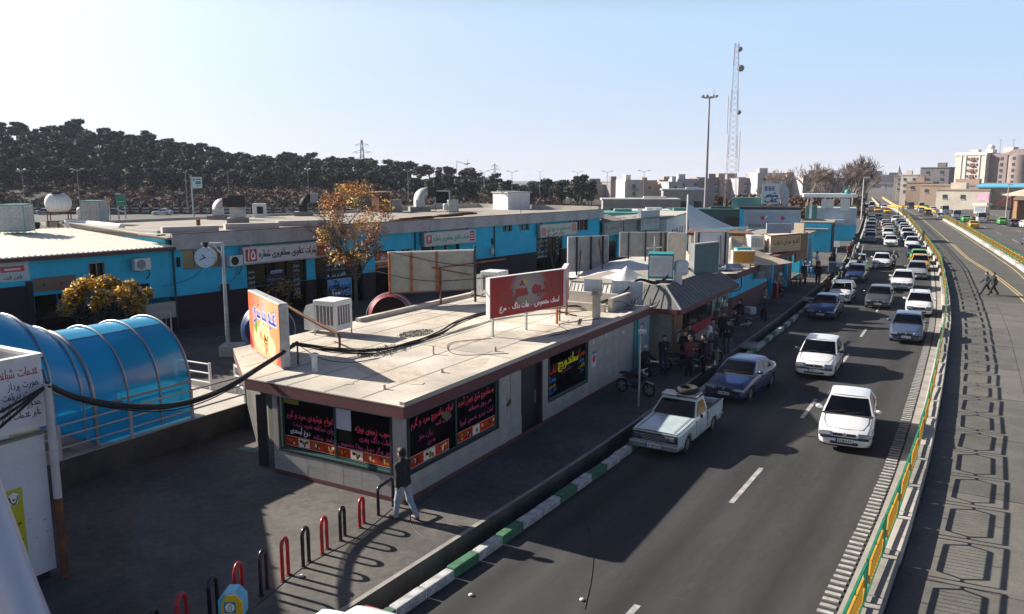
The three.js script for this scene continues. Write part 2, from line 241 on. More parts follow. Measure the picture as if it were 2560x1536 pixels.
M.roadSurface = (() => { const a = gnoise(401, 6), b = gnoise(402, 26), c = gnoise(403, 90), d = gnoise(404, 5), map = colourTex(512, 1, (u, v) => { // worn wheel tracks, oil down the lane middles, patches and streaks along the traffic
  const lanes = [0.17, 0.5, 0.8]; let k = 1; for (const l of lanes) { const q = Math.abs(u - l); k += 0.3 * Math.exp(-Math.pow((Math.abs(q - 0.085)) / 0.035, 2)) - 0.34 * Math.exp(-Math.pow(q / 0.03, 2)) * (0.5 + d(v * 0.99, 0.3)); }
  k *= 0.8 + 0.34 * a(u, v) + 0.2 * (b(u * 3, v * 0.5) - 0.5) + 0.22 * (c(u, v) - 0.5) + 0.25 * (c(u * 0.7 + 0.2, v * 1.0) > 0.93 ? 1 : 0) * (b(u, v) > 0.5 ? 1 : -0.6); return [0.0275 * k, 0.0265 * k, 0.0262 * k]; });
  map.repeat.set(1, 1); return new THREE.MeshStandardMaterial({ map, roughness: 0.88 }); })();
const roadG = strip(off(K, -0.25), off(Fs, -0.3), RY); { const p = roadG.attributes.position, uv = roadG.attributes.uv; for (let i = 0; i < p.count; i++) { const s = -p.getZ(i); uv.setXY(i, (p.getX(i) - Fs(s)) / 8.4 + 1.02, s / 24); } }
const road = tag(part('avenue_road', roadG, M.roadSurface, scene, true), null, null, null, 'structure');
for (const [a, b] of [[-4.2, -1.2], [5.1, 8.25], [14.3, 17.3], [24.2, 27], [32.2, 35.1], [42, 45], [51.5, 54.5], [61, 64], [70.5, 73.5], [80, 83]]) part('lane_dash', strip(off(Fs, -4.12), off(Fs, -3.98), RY + 0.004, RY + 0.004, a, b), M.lineWhite, road);
for (let s = -3; s < 46; s += 0.285) part('rumble_stud', box(0.32, 0.035, 0.12, Fs(s) - 0.68 + rr(-0.01, 0.01), RY + 0.0165, -s, -heading(s)), M.lineWhite, road);
part('edge_line', strip(off(Fs, -0.82), off(Fs, -0.54), RY + 0.004, RY + 0.004, 46, 500), M.lineWhite, road);
part('gutter_strip', strip(off(Fs, -0.46), off(Fs, -0.16), RY + 0.012), M.concrete, road);
part('asphalt_patch', [[-2.6, 7.4, 0.9, 0.5]].map(([s, x, w, d]) => box(w, 0.006, d, x, RY + 0.005, -s, 0.5)), M.asphalt, road);
// painted kerb between the gutter and the carriageway, block by block
{
  const k = struct('painted_kerb', strip(off(K, -0.25), off(K, -0.004), -0.14, -0.14, 75, 420), M.kerbWhite), g = box(0.25, 0.3, 1), gw = [rbox(0.25, 0.34, 0.93, 0, 0, 0, 0.03), rbox(0.25, 0.33, 0.95, 0, 0, 0, 0.035)].map(metres);
  let i = 0; for (let s = -9.5; s < 75; s += 0.98, i++) { const m = new THREE.Mesh(gw[i % 2], [M.kerbGreen, M.kerbWhite, M.kerbWhite, M.kerbGreen, M.kerbWhite][i % 5]); m.name = 'kerb_block'; m.position.set(K(s) - 0.125 + rr(-0.012, 0.012), -0.245 + rr(-0.012, 0.008), -s); m.rotation.y = -heading(s) + rr(-0.02, 0.02); m.castShadow = m.receiveShadow = true; k.add(m); }
}
// small bridges of concrete over the gutter
const crossing = struct('gutter_cover', [11.2, 25.5, 44].map((s) => box(0.62, 0.1, 1.6, K(s) - 0.5, -0.048, -s, -heading(s))), M.concrete);
// median kerbs
for (const [name, x0, x1, s0, s1] of [['median_kerb', -0.16, 0.34, -4, 66], ['busway_kerb', 7.15, 7.75, 40, 110]]) {
  const k = struct(name, [strip(off(Fs, x0), off(Fs, x1), 0.03, 0.03, s1 - 1, 1200), strip(off(Fs, x0), off(Fs, x0), RY - 0.1, 0.03, s1 - 1, 1200), strip(off(Fs, x1), off(Fs, x1), RY - 0.1, 0.03, s1 - 1, 1200), strip(off(Fs, x0), off(Fs, x1), 0.03, 0.03, -45, s0), strip(off(Fs, x0), off(Fs, x0), RY - 0.1, 0.03, -45, s0), strip(off(Fs, x1), off(Fs, x1), RY - 0.1, 0.03, -45, s0)], M.paleConcrete);
  const gs = [2.44, 1.8].map((l) => metres(rbox(x1 - x0, 0.4, l, 0, 0, 0, 0.025)));
  for (let s = s0; s < s1;) { const j = rnd() < 0.72 ? 0 : 1, l = [2.48, 1.84][j]; const m = new THREE.Mesh(gs[j], rnd() < 0.5 ? M.paleConcrete : M.concrete); m.name = 'kerb_stone'; const c = s + l / 2; m.position.set(Fs(c) + (x0 + x1) / 2 + rr(-0.012, 0.012), -0.15 + rr(-0.01, 0.006), -c); m.rotation.y = -heading(c); m.castShadow = m.receiveShadow = true; k.add(m); s += l; }
}
const bus = struct('busway_lane', strip(off(Fs, 0.3), off(Fs, 7.2), RY), M.laneAsphalt);
const busMid = (s) => Fs(s) + 3.3 + 1.9 * (1 - smooth(50, 92, s));
part('yellow_line', strip(off(busMid, -0.07), off(busMid, 0.07), RY + 0.004, RY + 0.004, 44, 300), M.lineYellow, bus);
part('yellow_line', strip(off(busMid, 0.2), off(busMid, 0.32), RY + 0.004, RY + 0.004, 44, 110), M.lineYellow, bus);
part('yellow_line', strip(off(Fs, 6.55), off(Fs, 6.68), RY + 0.004, RY + 0.004, 40, 300), M.lineYellow, bus);
{ // concrete bays of the bus stop
  for (let i = 0; i < 9; i++) for (let j = 0; j < 2; j++) { const s = -3 + i * 6, c = s + 3; part('concrete_bay', box(2.9, 0.02, 5.96, Fs(c) + 1.85 + j * 2.93, RY + 0.002 + rr(-0.002, 0.003), -c, -heading(c)), i % 3 === 1 ? M.paleBay ??= mottled(50, 5, [0.13, 0.122, 0.107], [0.095, 0.089, 0.079], 1, 0.25, {}, 256) : M.bay ??= mottled(51, 5, [0.11, 0.105, 0.094], [0.08, 0.076, 0.068], 1, 0.25, {}, 256), bus); }
}
const farRoad = struct('far_carriageway', strip(off(Fs, 7.7), off(Fs, 21.5), RY), M.roadFar = mottled(52, 9, [0.055, 0.053, 0.05], [0.076, 0.073, 0.068], 1, 0.35, {}, 256));
for (let i = 0; i < 14; i++) part('lane_dash', strip(off(Fs, 12.2 + 4 * (i % 2)), off(Fs, 12.36 + 4 * (i % 2)), RY + 0.004, RY + 0.004, 64 + i * 9, 70 + i * 9), M.lineWhite, farRoad);
struct('far_pavement', [strip(off(Fs, 21.5), off(Fs, 34), -0.12), strip(off(Fs, 21.5), off(Fs, 21.5), -0.4, -0.12)], M.pavement);
// steel median fences, panel by panel
function makePanel() {
  const p = new THREE.Group(); p.name = 'fence_panel';
  const y0 = 0.03, fr = [box(0.05, 0.97, 0.05, -1.14, y0 + 0.485, 0), box(0.05, 0.97, 0.05, 1.14, y0 + 0.485, 0), box(2.23, 0.05, 0.05, 0, 0.985, 0.002), box(2.23, 0.04, 0.045, 0, 0.15, 0), box(0.16, 0.03, 0.03, -1.05, 0.57, 0), box(0.16, 0.03, 0.03, 1.05, 0.57, 0), box(0.03, 0.13, 0.03, 0, 0.9, 0), box(0.03, 0.13, 0.03, 0, 0.23, 0)];
  part('panel_frame', fr, M.fenceGreen, p);
  const hex = [[-0.8, 0.32], [0.8, 0.32], [0.99, 0.57], [0.8, 0.81], [-0.8, 0.81], [-0.99, 0.57]], gr = hex.map((a, i) => beam([...a, 0], [...hex[(i + 1) % 6], 0], 0.07, 0.04));
  for (let i = -4; i <= 4; i++) gr.push(box(0.012, 0.49, 0.07, i * 0.18, 0.565, 0.001));
  part('yellow_grille', gr, M.fenceYellow, p); return p;
}
const panel0 = makePanel();
for (const [dx, s0, n, label] of [[0.02, -5.75, 96, 'green and yellow steel fence panels along the kerb between cars and busway'], [7.5, 44, 60, 'green and yellow fence on the far side of the busway lane']]) {
  const f = thing('median_fence', label, 'fence');
  for (let i = 0; i < n; i++) { const s = s0 + i * 2.5, c = panel0.clone(); c.position.set(Fs(s) + dx + rr(-0.01, 0.01), 0, -s); c.rotation.y = Math.PI / 2 - heading(s) + rr(-0.012, 0.012); c.rotation.x = rr(-0.02, 0.02); f.add(c); }
  tag(part('far_panels', [strip(off(Fs, dx - 0.01), off(Fs, dx - 0.01), 0.3, 0.85, s0 + n * 2.5, 700)], M.fenceYellow, f), null, null, null, 'stuff');
}
// cracks, worn patches and litter on the pavement
part('tar_seam', tube([[0.25, 0.004, -1.1], [0.5, 0.004, 0.4], [1.3, 0.004, 1.2], [2.3, 0.004, 1.5]], 0.014, 40, 4), M.black, pave);
part('tar_seam', tube([[-0.1, 0.003, 0.4], [0.2, 0.003, 2.2], [0.15, 0.003, 3.8], [0.5, 0.003, 5.6]], 0.011, 40, 4), M.black, pave);
part('worn_patch', [[-1.9, 0.6, 0.55, 0.3]].map(([x, z, a, b]) => new THREE.CircleGeometry(1, 20).rotateX(-Math.PI / 2).scale(a, 1, b).translate(x, 0.004, z)), M.darkConcrete, pave);
part('road_crack', [tube([[4.2, RY + 0.003, -2.2], [4.9, RY + 0.003, -1.2], [5.6, RY + 0.003, 0.4], [6.1, RY + 0.003, 1.9]], 0.012, 30, 4), tube([[3.6, RY + 0.003, -28.2], [4.6, RY + 0.003, -28.9], [5.2, RY + 0.003, -28.2], [6.4, RY + 0.003, -28.6]], 0.02, 30, 4)], M.black, road);
for (const [x, z, label] of [[3.75, 2.6, 'crumpled white paper lying on the road near the painted kerb'], [0.42, 4.2, 'small white litter scrap on the pavement beside the hoop bollards'], [5.9, 1.6, 'tiny white scrap on the open asphalt']]) { const g = new THREE.IcosahedronGeometry(0.06, 1), p = g.attributes.position; seedV = Math.round(x * 100); for (let i = 0; i < p.count; i++) p.setY(i, p.getY(i) * 0.4); const m = part('litter', g.translate(x, (x > 3 ? RY : 0) + 0.024, z), M.cloth); tag(m, label, 'litter'); }

// ---- sandwich kiosk in the foreground
{
  const shop = thing('sandwich_kiosk', 'single storey sandwich kiosk with maroon fascia and flat cream roof beside the pavement', 'kiosk');
  const W0 = 0.22;
  const right = new THREE.Group(); right.name = 'street_wall'; right.rotation.y = Math.PI / 2; shop.add(right);
  part('wall_face', slab(rect(0, 0.02, 16.65, 2.42), W0, [rect(0.24, 0.8, 4.82, 2.34), rect(6.4, 0.04, 7.9, 2.36), rect(8.42, 0.76, 11.66, 2.38)].map((h) => h.reverse())).translate(0, 0, -W0), M.tile, right);
  const front = new THREE.Group(); front.name = 'front_wall'; shop.add(front);
  part('wall_face', slab(rect(-4.72, 0.02, -0.222, 2.42), W0, [rect(-4.42, 0.8, -0.42, 2.34).reverse()]).translate(0, 0, -W0), M.tile, front);
  part('side_wall', [prism([[-4.72, -0.003], [-4.95, -0.05], [-8.9, -2.75], [-8.9, -16.65], [-8.7, -16.65], [-8.7, -2.9], [-4.95, -0.3]], 0, 2.42), box(8.5, 2.42, 0.2, -4.4, 1.21, -16.5), prism([[-8.6, -3.1], [-4.6, -0.4], [-0.4, -0.4], [-0.4, -16.2], [-8.6, -16.2]], 0.02, 0.12)], M.darkConcrete, shop);
  part('skirting', [box(4.74, 0.13, 0.03, -2.36, 0.065, 0.012), box(0.03, 0.13, 16.6, 0.012, 0.065, -8.32)], M.maroon, shop);
  // stone cladding slabs under the windows and on the blind end of the street wall
  const clad = [mottled(61, 2, [0.37, 0.345, 0.32], [0.31, 0.285, 0.26], 0.8, 0.08, { roughness: 0.6 }, 128), mottled(62, 2, [0.34, 0.318, 0.295], [0.285, 0.26, 0.235], 0.8, 0.08, { roughness: 0.6 }, 128)], cg = [0.66, 0.8].map((w) => metres(box(w - 0.008, 0.316, 0.02)));
  const slabAt = (g, x, y, parent, k) => { const m = new THREE.Mesh(g, clad[k % 2]); m.name = 'cladding_slab'; m.position.set(x, y, 0.006 + 0.003 * ((k * 7) % 3) / 2); m.castShadow = m.receiveShadow = true; parent.add(m); };
  let k = 0;
  for (const y of [0.29, 0.612]) { for (let i = 0; i < 7; i++) slabAt(cg[0], -4.39 + i * 0.66, y, front, rnd() * 9 | 0); for (let i = 0; i < 8; i++) slabAt(cg[1], 0.42 + i * 0.8 - 0.02, y, right, rnd() * 9 | 0); for (let i = 0; i < 10; i++) slabAt(cg[1], 8.35 + i * 0.8, y, right, rnd() * 9 | 0); }
  for (const y of [0.96, 1.28, 1.6, 1.92, 2.24]) { for (const x of [5.28, 6.0]) slabAt(cg[0], x, y - 0.03, right, rnd() * 9 | 0); for (let i = 0; i < 6; i++) slabAt(cg[1], 12.16 + i * 0.8, y - 0.03, right, rnd() * 9 | 0); }
  part('rust_stain', [[5.5, 1.5, 0.16, 0.22], [5.62, 1.38, 0.1, 0.14], [5.44, 1.28, 0.07, 0.16]].map(([x, y, a, b]) => new THREE.CircleGeometry(1, 14).scale(a, b, 1).translate(x, y, 0.0215)), M.stain = mottled(63, 0.7, [0.27, 0.17, 0.07], [0.36, 0.32, 0.27], 1, 0.3), right);
  // windows: dark glass lettered in pink and yellow with a strip of food pictures
  const food = (c, x, y, w, h, i) => { c.save(); c.beginPath(); c.rect(x, y, w, h); c.clip(); c.fillStyle = ['#b03018', '#d8d4cc', '#c8402a', '#a83a1c'][i % 4]; c.fillRect(x, y, w, h); const r = (a) => ((i * 37 + a * 61) % 100) / 100; for (let q = 0; q < 9; q++) { c.fillStyle = ['#c98a2e', '#7a3a18', '#5d7f2c', '#e2c078', '#8c2216', '#30241c', '#e7e2d4'][(i + q * 3) % 7]; c.beginPath(); c.ellipse(x + w * (0.2 + 0.6 * r(q)), y + h * (0.3 + 0.45 * r(q + 5)), w * (0.08 + 0.16 * r(q + 2)), h * (0.08 + 0.12 * r(q + 3)), r(q) * 3, 0, 7); c.fill(); } c.restore(); };
  const stripOf = (c, x, y, w, h, n, i0) => { c.fillStyle = '#c43a1a'; c.fillRect(x, y, w, h); for (let i = 0; i < n; i++) food(c, x + w * (i + 0.06) / n, y + h * 0.08, w * 0.88 / n, h * 0.84, i + i0); c.strokeStyle = '#e8e0d8'; c.lineWidth = 3; c.strokeRect(x, y, w, h); };
  const pane = (draw, w, h) => new THREE.MeshPhysicalMaterial({ map: canvasTex(w, h, (c) => { c.fillStyle = '#060507'; c.fillRect(0, 0, w, h); draw(c, w, h); }), roughness: 0.1, specularIntensity: 0.5 });
  const P1 = '#e04a5e', P2 = '#c04a74';
  const left = pane((c, w, h) => { c.fillStyle = '#8d7f3a'; c.fillRect(0, 0, w * 0.3, h * 0.1); c.fillStyle = '#17130f'; c.fillRect(w * 0.3, 0, w * 0.7, h * 0.16); persianFit(c, 'انواع نوشیدنی سرد و گرم', w * 0.95, h * 0.36, w * 0.9, 46, P1, 0.17); persianFit(c, 'چای نسکافه قهوه شربت', w * 0.96, h * 0.53, w * 0.8, 34, P2, 0.15); persianFit(c, 'دلستر نوشابه', w * 0.96, h * 0.72, w * 0.4, 34, P2, 0.15); persianFit(c, 'دوغ آبمعدنی', w * 0.5, h * 0.68, w * 0.4, 38, '#f0d8dc', 0.17); stripOf(c, 0, h * 0.77, w, h * 0.2, 4, 0); }, 512, 400);
  const mid = pane((c, w, h) => { c.fillStyle = '#b9b9c4'; c.fillRect(0, 0, w * 0.29, h * 0.42); c.fillStyle = '#202418'; c.fillRect(w * 0.05, h * 0.44, w * 0.26, h * 0.2); persianFit(c, 'سیب زمینی ویژه', w * 0.97, h * 0.38, w * 0.62, 46, P1, 0.17); persianFit(c, 'هات داگ پنیری', w * 0.97, h * 0.55, w * 0.55, 38, P2, 0.16); persianFit(c, 'چیز برگر دوبل پیتزا مخصوص', w * 0.98, h * 0.73, w * 0.95, 34, P2, 0.15); stripOf(c, 0, h * 0.78, w, h * 0.2, 4, 4); }, 512, 400);
  const r1 = pane((c, w, h) => { persianFit(c, 'انواع ساندویچ سرد و گرم', w * 0.95, h * 0.2, w * 0.9, 50, P1, 0.17); persianFit(c, 'کباب لقمه', w * 0.85, h * 0.38, w * 0.3, 36, P2, 0.15); persianFit(c, 'زبان مغز', w * 0.5, h * 0.5, w * 0.3, 36, P2, 0.15); persianFit(c, 'بندری', w * 0.55, h * 0.66, w * 0.18, 34, P2, 0.15); stripOf(c, 0, h * 0.77, w * 0.84, h * 0.22, 3, 8); c.fillStyle = '#6f6a52'; c.beginPath(); c.ellipse(w * 0.8, h * 0.28, 60, 30, 0.4, 0, 7); c.fill(); }, 512, 400);
  const r2 = pane((c, w, h) => { persianFit(c, 'به ساندویچ شرق خوش آمدید', w * 0.96, h * 0.2, w * 0.9, 50, P1, 0.17); persianFit(c, 'هر روز صبحانه', w * 0.9, h * 0.4, w * 0.6, 38, P2, 0.15); persianFit(c, 'املت نیمرو عدسی لوبیا', w * 0.95, h * 0.62, w * 0.85, 38, P2, 0.15); stripOf(c, 0, h * 0.76, w, h * 0.22, 5, 11); }, 512, 400);
  const r3 = pane((c, w, h) => { persianFit(c, 'همبرگر', w * 0.98, h * 0.3, w * 0.22, 60, '#d05a1a', 0.18); persianFit(c, 'ساندویچ', w * 0.78, h * 0.36, w * 0.56, 92, '#e8d42a', 0.2); persianFit(c, 'کباب', w * 0.2, h * 0.42, w * 0.18, 76, '#d8401a', 0.2); persianFit(c, 'فلافل', w * 0.62, h * 0.52, w * 0.3, 40, '#7a4a6a', 0.15); persianFit(c, 'سوسیس', w * 0.96, h * 0.45, w * 0.16, 40, '#4a8ad0', 0.18); persianFit(c, 'کالباس', w * 0.98, h * 0.6, w * 0.18, 36, '#c8b02a', 0.18); persianFit(c, 'پیتزا', w * 0.18, h * 0.62, w * 0.16, 44, '#4a8ad0', 0.18); persianFit(c, 'بندری', w * 0.18, h * 0.76, w * 0.16, 38, '#c8b02a', 0.18); persianFit(c, 'قارچ', w * 0.2, h * 0.88, w * 0.18, 40, '#3a72b8', 0.18); persianFit(c, 'مغز', w * 0.96, h * 0.72, w * 0.12, 36, '#3a72b8', 0.18); }, 512, 420);
  const window_ = (parent, x0, x1, y0, y1, panes, deep) => {
    const w = new THREE.Group(); w.name = 'shop_window'; parent.add(w); const n = panes.length, pw = (x1 - x0 - 0.1) / n;
    part('window_frame', [box(x1 - x0, 0.05, 0.06, (x0 + x1) / 2, y0 + 0.025, -deep + 0.03), box(x1 - x0, 0.05, 0.06, (x0 + x1) / 2, y1 - 0.025, -deep + 0.03), ...Array.from({ length: n + 1 }, (_, i) => box(0.055, y1 - y0 - 0.1, 0.058, x0 + 0.028 + (x1 - x0 - 0.056) * i / n, (y0 + y1) / 2, -deep + 0.03))], M.tealDark, w);
    part('window_surround', [box(x1 - x0 + 0.16, 0.07, 0.05, (x0 + x1) / 2, y0 - 0.036, 0.004), box(0.07, y1 - y0, 0.05, x0 - 0.036, (y0 + y1) / 2, 0.004), box(0.07, y1 - y0, 0.05, x1 + 0.036, (y0 + y1) / 2, 0.004)], M.black, w);
    panes.forEach((m, i) => printPlate('window_pane', pw, y1 - y0 - 0.1, m, w, [x0 + 0.05 + pw * (i + 0.5), (y0 + y1) / 2, -deep + 0.02]));
    part('window_sill', box(x1 - x0 - 0.01, 0.03, deep, (x0 + x1) / 2, y0 + 0.0, -deep / 2), M.tealDark, w);
    return w;
  };
  window_(front, -4.42, -0.42, 0.8, 2.34, [left, mid], 0.13);
  window_(right, 0.24, 4.82, 0.8, 2.34, [r1, r2], 0.06);
  window_(right, 8.42, 11.66, 0.76, 2.38, [r3], 0.06);
  const door = new THREE.Group(); door.name = 'doorway'; right.add(door);
  part('door_leaf', box(1.4, 2.25, 0.05, 7.15, 1.15, -0.17), M.black, door); part('door_jamb', [box(0.08, 2.32, 0.26, 6.44, 1.18, -0.11), box(0.08, 2.32, 0.26, 7.86, 1.18, -0.11)], M.darkBase, door); part('door_handle', box(0.03, 0.5, 0.06, 7.6, 1.1, -0.12), M.steel, door);
  const entry = part('entrance_panel', box(0.8, 2.2, 0.05, -5.25, 1.1, -0.4, 0.6), M.black, shop);
  printPlate('food_decal', 0.3, 1.2, printMat(96, 384, (c, w, h) => { c.fillStyle = '#0a0808'; c.fillRect(0, 0, w, h); persianFit(c, 'پیتزا', 84, 70, 70, 46, '#d8481e', 0.2); for (let i = 0; i < 4; i++) { c.fillStyle = ['#c8381a', '#d89838', '#b03a20', '#7a8aa0'][i]; c.beginPath(); c.ellipse(48, 130 + i * 66, 32, 24, 0.3, 0, 7); c.fill(); } }), shop, [-5.13, 1.5, -0.34], -0.6);
  // notices stuck on the street wall
  printPlate('wall_notice', 0.45, 0.62, printMat(64, 96, (c, w, h) => { c.fillStyle = '#c9c6c8'; c.fillRect(0, 0, w, h); c.fillStyle = '#c01c30'; c.beginPath(); c.ellipse(32, 46, 22, 24, 0, 0, 7); c.fill(); c.fillStyle = '#2a6a90'; c.fillRect(0, 0, w, 16); }), right, [12.3, 1.5, 0.024]);
  for (const [x, y, w, h] of [[12.25, 2.2, 0.12, 0.2], [13.5, 2.25, 0.14, 0.16], [15.4, 2.05, 0.2, 0.12], [14.6, 1.7, 0.06, 0.22]]) part('torn_notice', box(w, h, 0.006, x, y, 0.022), M.cloth, right);
  // roof
  const outline = [[0.16, 0.16], [-5.76, 0.06], [-9.28, -2.62], [-9.05, -18.6], [0.16, -18.6]];
  part('fascia', prism(outline, 2.4, 2.715), M.maroon, shop);
  const roof = new THREE.Group(); roof.name = 'roof'; shop.add(roof);
  part('roof_felt', prism(outline.map(([x, z]) => [x * 1.001 + 0.005, z * 1.0006 + 0.006]), 2.717, 2.75), M.felt, roof);
  part('felt_seam', [[-1.3, 0.1, -1.25, -18], [-2.6, 0.1, -2.7, -18], [-4, 0.1, -3.9, -18], [-5.4, 0, -5.4, -18], [-6.8, -0.9, -6.9, -18], [-8, -1.8, -8, -18]].map(([a, b, c, d]) => beam([a, 2.752, b], [c, 2.752, d], 0.05, 0.008)).concat([[0.1, -6, -6, -6.6], [0.1, -11.8, -8.8, -12]].map(([a, b, c, d]) => beam([a, 2.753, b], [c, 2.753, d], 0.04, 0.008))), M.oldRoof, roof);
  for (const [x, z, a, b, r, k] of [[-2.2, -2.6, 1.3, 0.7, 0.3, 0], [-6.6, -4.6, 0.8, 1.3, 0.9, 1], [-3.2, -7.4, 1.1, 0.6, 2, 0], [-6.9, -10.4, 1.5, 0.8, 0.4, 1], [-1.2, -10.6, 0.6, 1.2, 0.2, 0], [-3.9, -12.8, 1.6, 0.7, 1.1, 1], [-2, -15.4, 1.2, 0.8, 0.3, 0], [-0.9, -4.6, 0.4, 0.9, 0.1, 1]]) { const n = gnoise(Math.round(x * -70 - z * 13), 7); part('felt_stain', sheet((u, v) => { const th = u * 6.2832, q = v * (0.6 + 0.8 * n(u, 0.4)), px = Math.cos(th) * a * q, pz = Math.sin(th) * b * q; return [x + px * Math.cos(r) - pz * Math.sin(r), 2.7515 + k * 0.0006 + x * 1e-5, z + px * Math.sin(r) + pz * Math.cos(r)]; }, 28, 2), M.feltStain ??= mottled(64, 1.4, [0.5, 0.43, 0.34], [0.36, 0.31, 0.25], 1, 0.3), roof); }
  for (const [x, z, w, d, r] of [[-0.9, -1.9, 0.35, 0.22, 0.3], [-1.9, -1.5, 0.5, 0.12, 0.1], [-2.6, -0.9, 0.25, 0.15, 0.7], [-4.9, -2.4, 0.2, 0.2, 0.2], [-3.0, -9.8, 0.5, 0.3, 0.5], [-6.2, -13.4, 0.8, 0.3, 1.0], [-1.7, -13.2, 0.3, 0.3, 0.4]]) part('felt_flake', box(w, 0.012, d, x, 2.758, z, r, 0.03), M.felt, roof);
  part('roof_upstand', [box(0.22, 0.16, 9.6, -8.92, 2.83, -13.5), box(0.16, 0.1, 18.4, 0.07, 2.79, -9.1)], M.felt, roof);
  part('end_parapet', [box(6.2, 0.5, 0.2, -4, 2.99, -18.3), box(0.2, 0.62, 2.2, -0.9, 3.05, -17.2), box(2.6, 0.35, 0.2, -2.4, 2.92, -16)], M.felt, roof);
  tag(part('roof_gravel', Array.from({ length: 900 }, () => { const g = rnd() < 0.5, a = rnd() * 6.28, q = Math.sqrt(rnd()), x = (g ? -5.4 : -4.5) + Math.cos(a) * q * (g ? 0.5 : 0.55) + (g ? 0 : (rnd() - 0.5) * 0.4), z = (g ? -7.9 : -4.9) + Math.sin(a) * q * (g ? 0.9 : 1.1); return new THREE.TetrahedronGeometry(rr(0.015, 0.04)).rotateX(rnd() * 6).rotateY(rnd() * 6).translate(x, 2.765, z); }), M.gravel = mottled(65, 0.5, [0.2, 0.185, 0.165], [0.12, 0.11, 0.1], 1, 0.3), roof), null, null, null, 'stuff');
  for (const [x, z, h, r] of [[-2.75, -5.3, 0.3, 0.035], [-1.05, -3.34, 0.13, 0.045], [-1.34, -0.95, 0.14, 0.04], [-1.18, -6.7, 0.17, 0.045]]) part('pipe_stub', [cyl(r, r, h, x, 2.75, z, 10), cyl(r * 1.6, r * 1.2, 0.03, x, 2.75, z, 10)], M.felt, roof);
  const vent = new THREE.Group(); vent.name = 'roof_vent'; roof.add(vent); part('vent_pipe', cyl(0.085, 0.085, 0.5, -4.47, 2.75, -1.52), M.white, roof); part('vent_cap', [cyl(0.15, 0.13, 0.06, -4.47, 3.25, -1.52), cyl(0.1, 0.02, 0.04, -4.47, 3.31, -1.52)], M.white, roof); roof.remove(vent);
  part('chimney', [box(0.26, 1.1, 0.26, -0.86, 3.29, -14.5), box(0.36, 0.06, 0.36, -0.86, 3.72, -14.5), box(0.36, 0.06, 0.36, -0.86, 3.92, -14.5), ...[-0.14, 0.14].map((d) => box(0.05, 0.16, 0.3, -0.86 + d, 3.83, -14.5))], M.paleConcrete, roof);
  // pipes, supports and cable runs on the roof
  part('bent_pipe', [tube([[-5.7, 2.75, -4], [-5.7, 3.28, -4], [-5.85, 3.38, -4.03], [-7.2, 3.62, -4.4], [-9.3, 4.02, -5]], 0.045, 40), tube([[-5.78, 3.3, -4.1], [-7.3, 3.55, -4.5], [-9.3, 3.92, -5.1]], 0.03, 30)], M.rust, roof);
  part('cable_post', [cyl(0.03, 0.025, 0.7, -5.58, 2.75, -1.95, 8), beam([-5.75, 3.43, -1.9], [-5.4, 3.43, -2], 0.03)], M.rust, roof);
  const run = [[-5.58, 3.45, -1.95], [-5.3, 3.08, -3.1], [-4.5, 2.86, -4.4], [-4.35, 2.83, -6], [-4.4, 2.88, -8], [-4.7, 2.98, -10], [-4.6, 3.0, -12.5], [-3.2, 3.0, -14.8], [-1.9, 2.95, -16.6], [-1.2, 3.3, -18.4]];
  part('cable_run', Array.from({ length: 7 }, (_, i) => tube(run.map(([x, y, z], j) => [x + (j ? rr(-0.14, 0.14) : 0), j ? y + rr(-0.05, 0.05) - (j < 5 ? i * 0.012 : 0) : y - i * 0.012, z + rr(-0.1, 0.1)]), rr(0.014, 0.028), 60, 5)), M.cable, roof);
  part('loose_wire', [tube([[-2.4, 2.76, -8.5], [-3.2, 2.78, -7], [-2, 2.76, -5.6], [-0.6, 2.76, -6.6]], 0.012, 40, 5), tube([[-0.7, 2.78, -9.8], [-0.5, 2.77, -11], [-1.5, 2.76, -12.3], [-0.6, 2.77, -14.2]], 0.014, 40, 5), tube([[-5.58, 3.4, -1.95], [-4.9, 2.95, -2.3], [-4.3, 2.78, -2.9], [-3.9, 2.77, -3.9]], 0.012, 30, 5), tube([[-1.4, 3, -16], [-0.6, 3.2, -16.5], [-0.3, 2.9, -17.2], [-0.5, 3.3, -18.2]], 0.015, 30, 5)], M.cable, roof);
  part('end_post', [box(0.1, 2.4, 0.1, 0.03, 1.2, -17.1)], M.tealBright, shop);
}
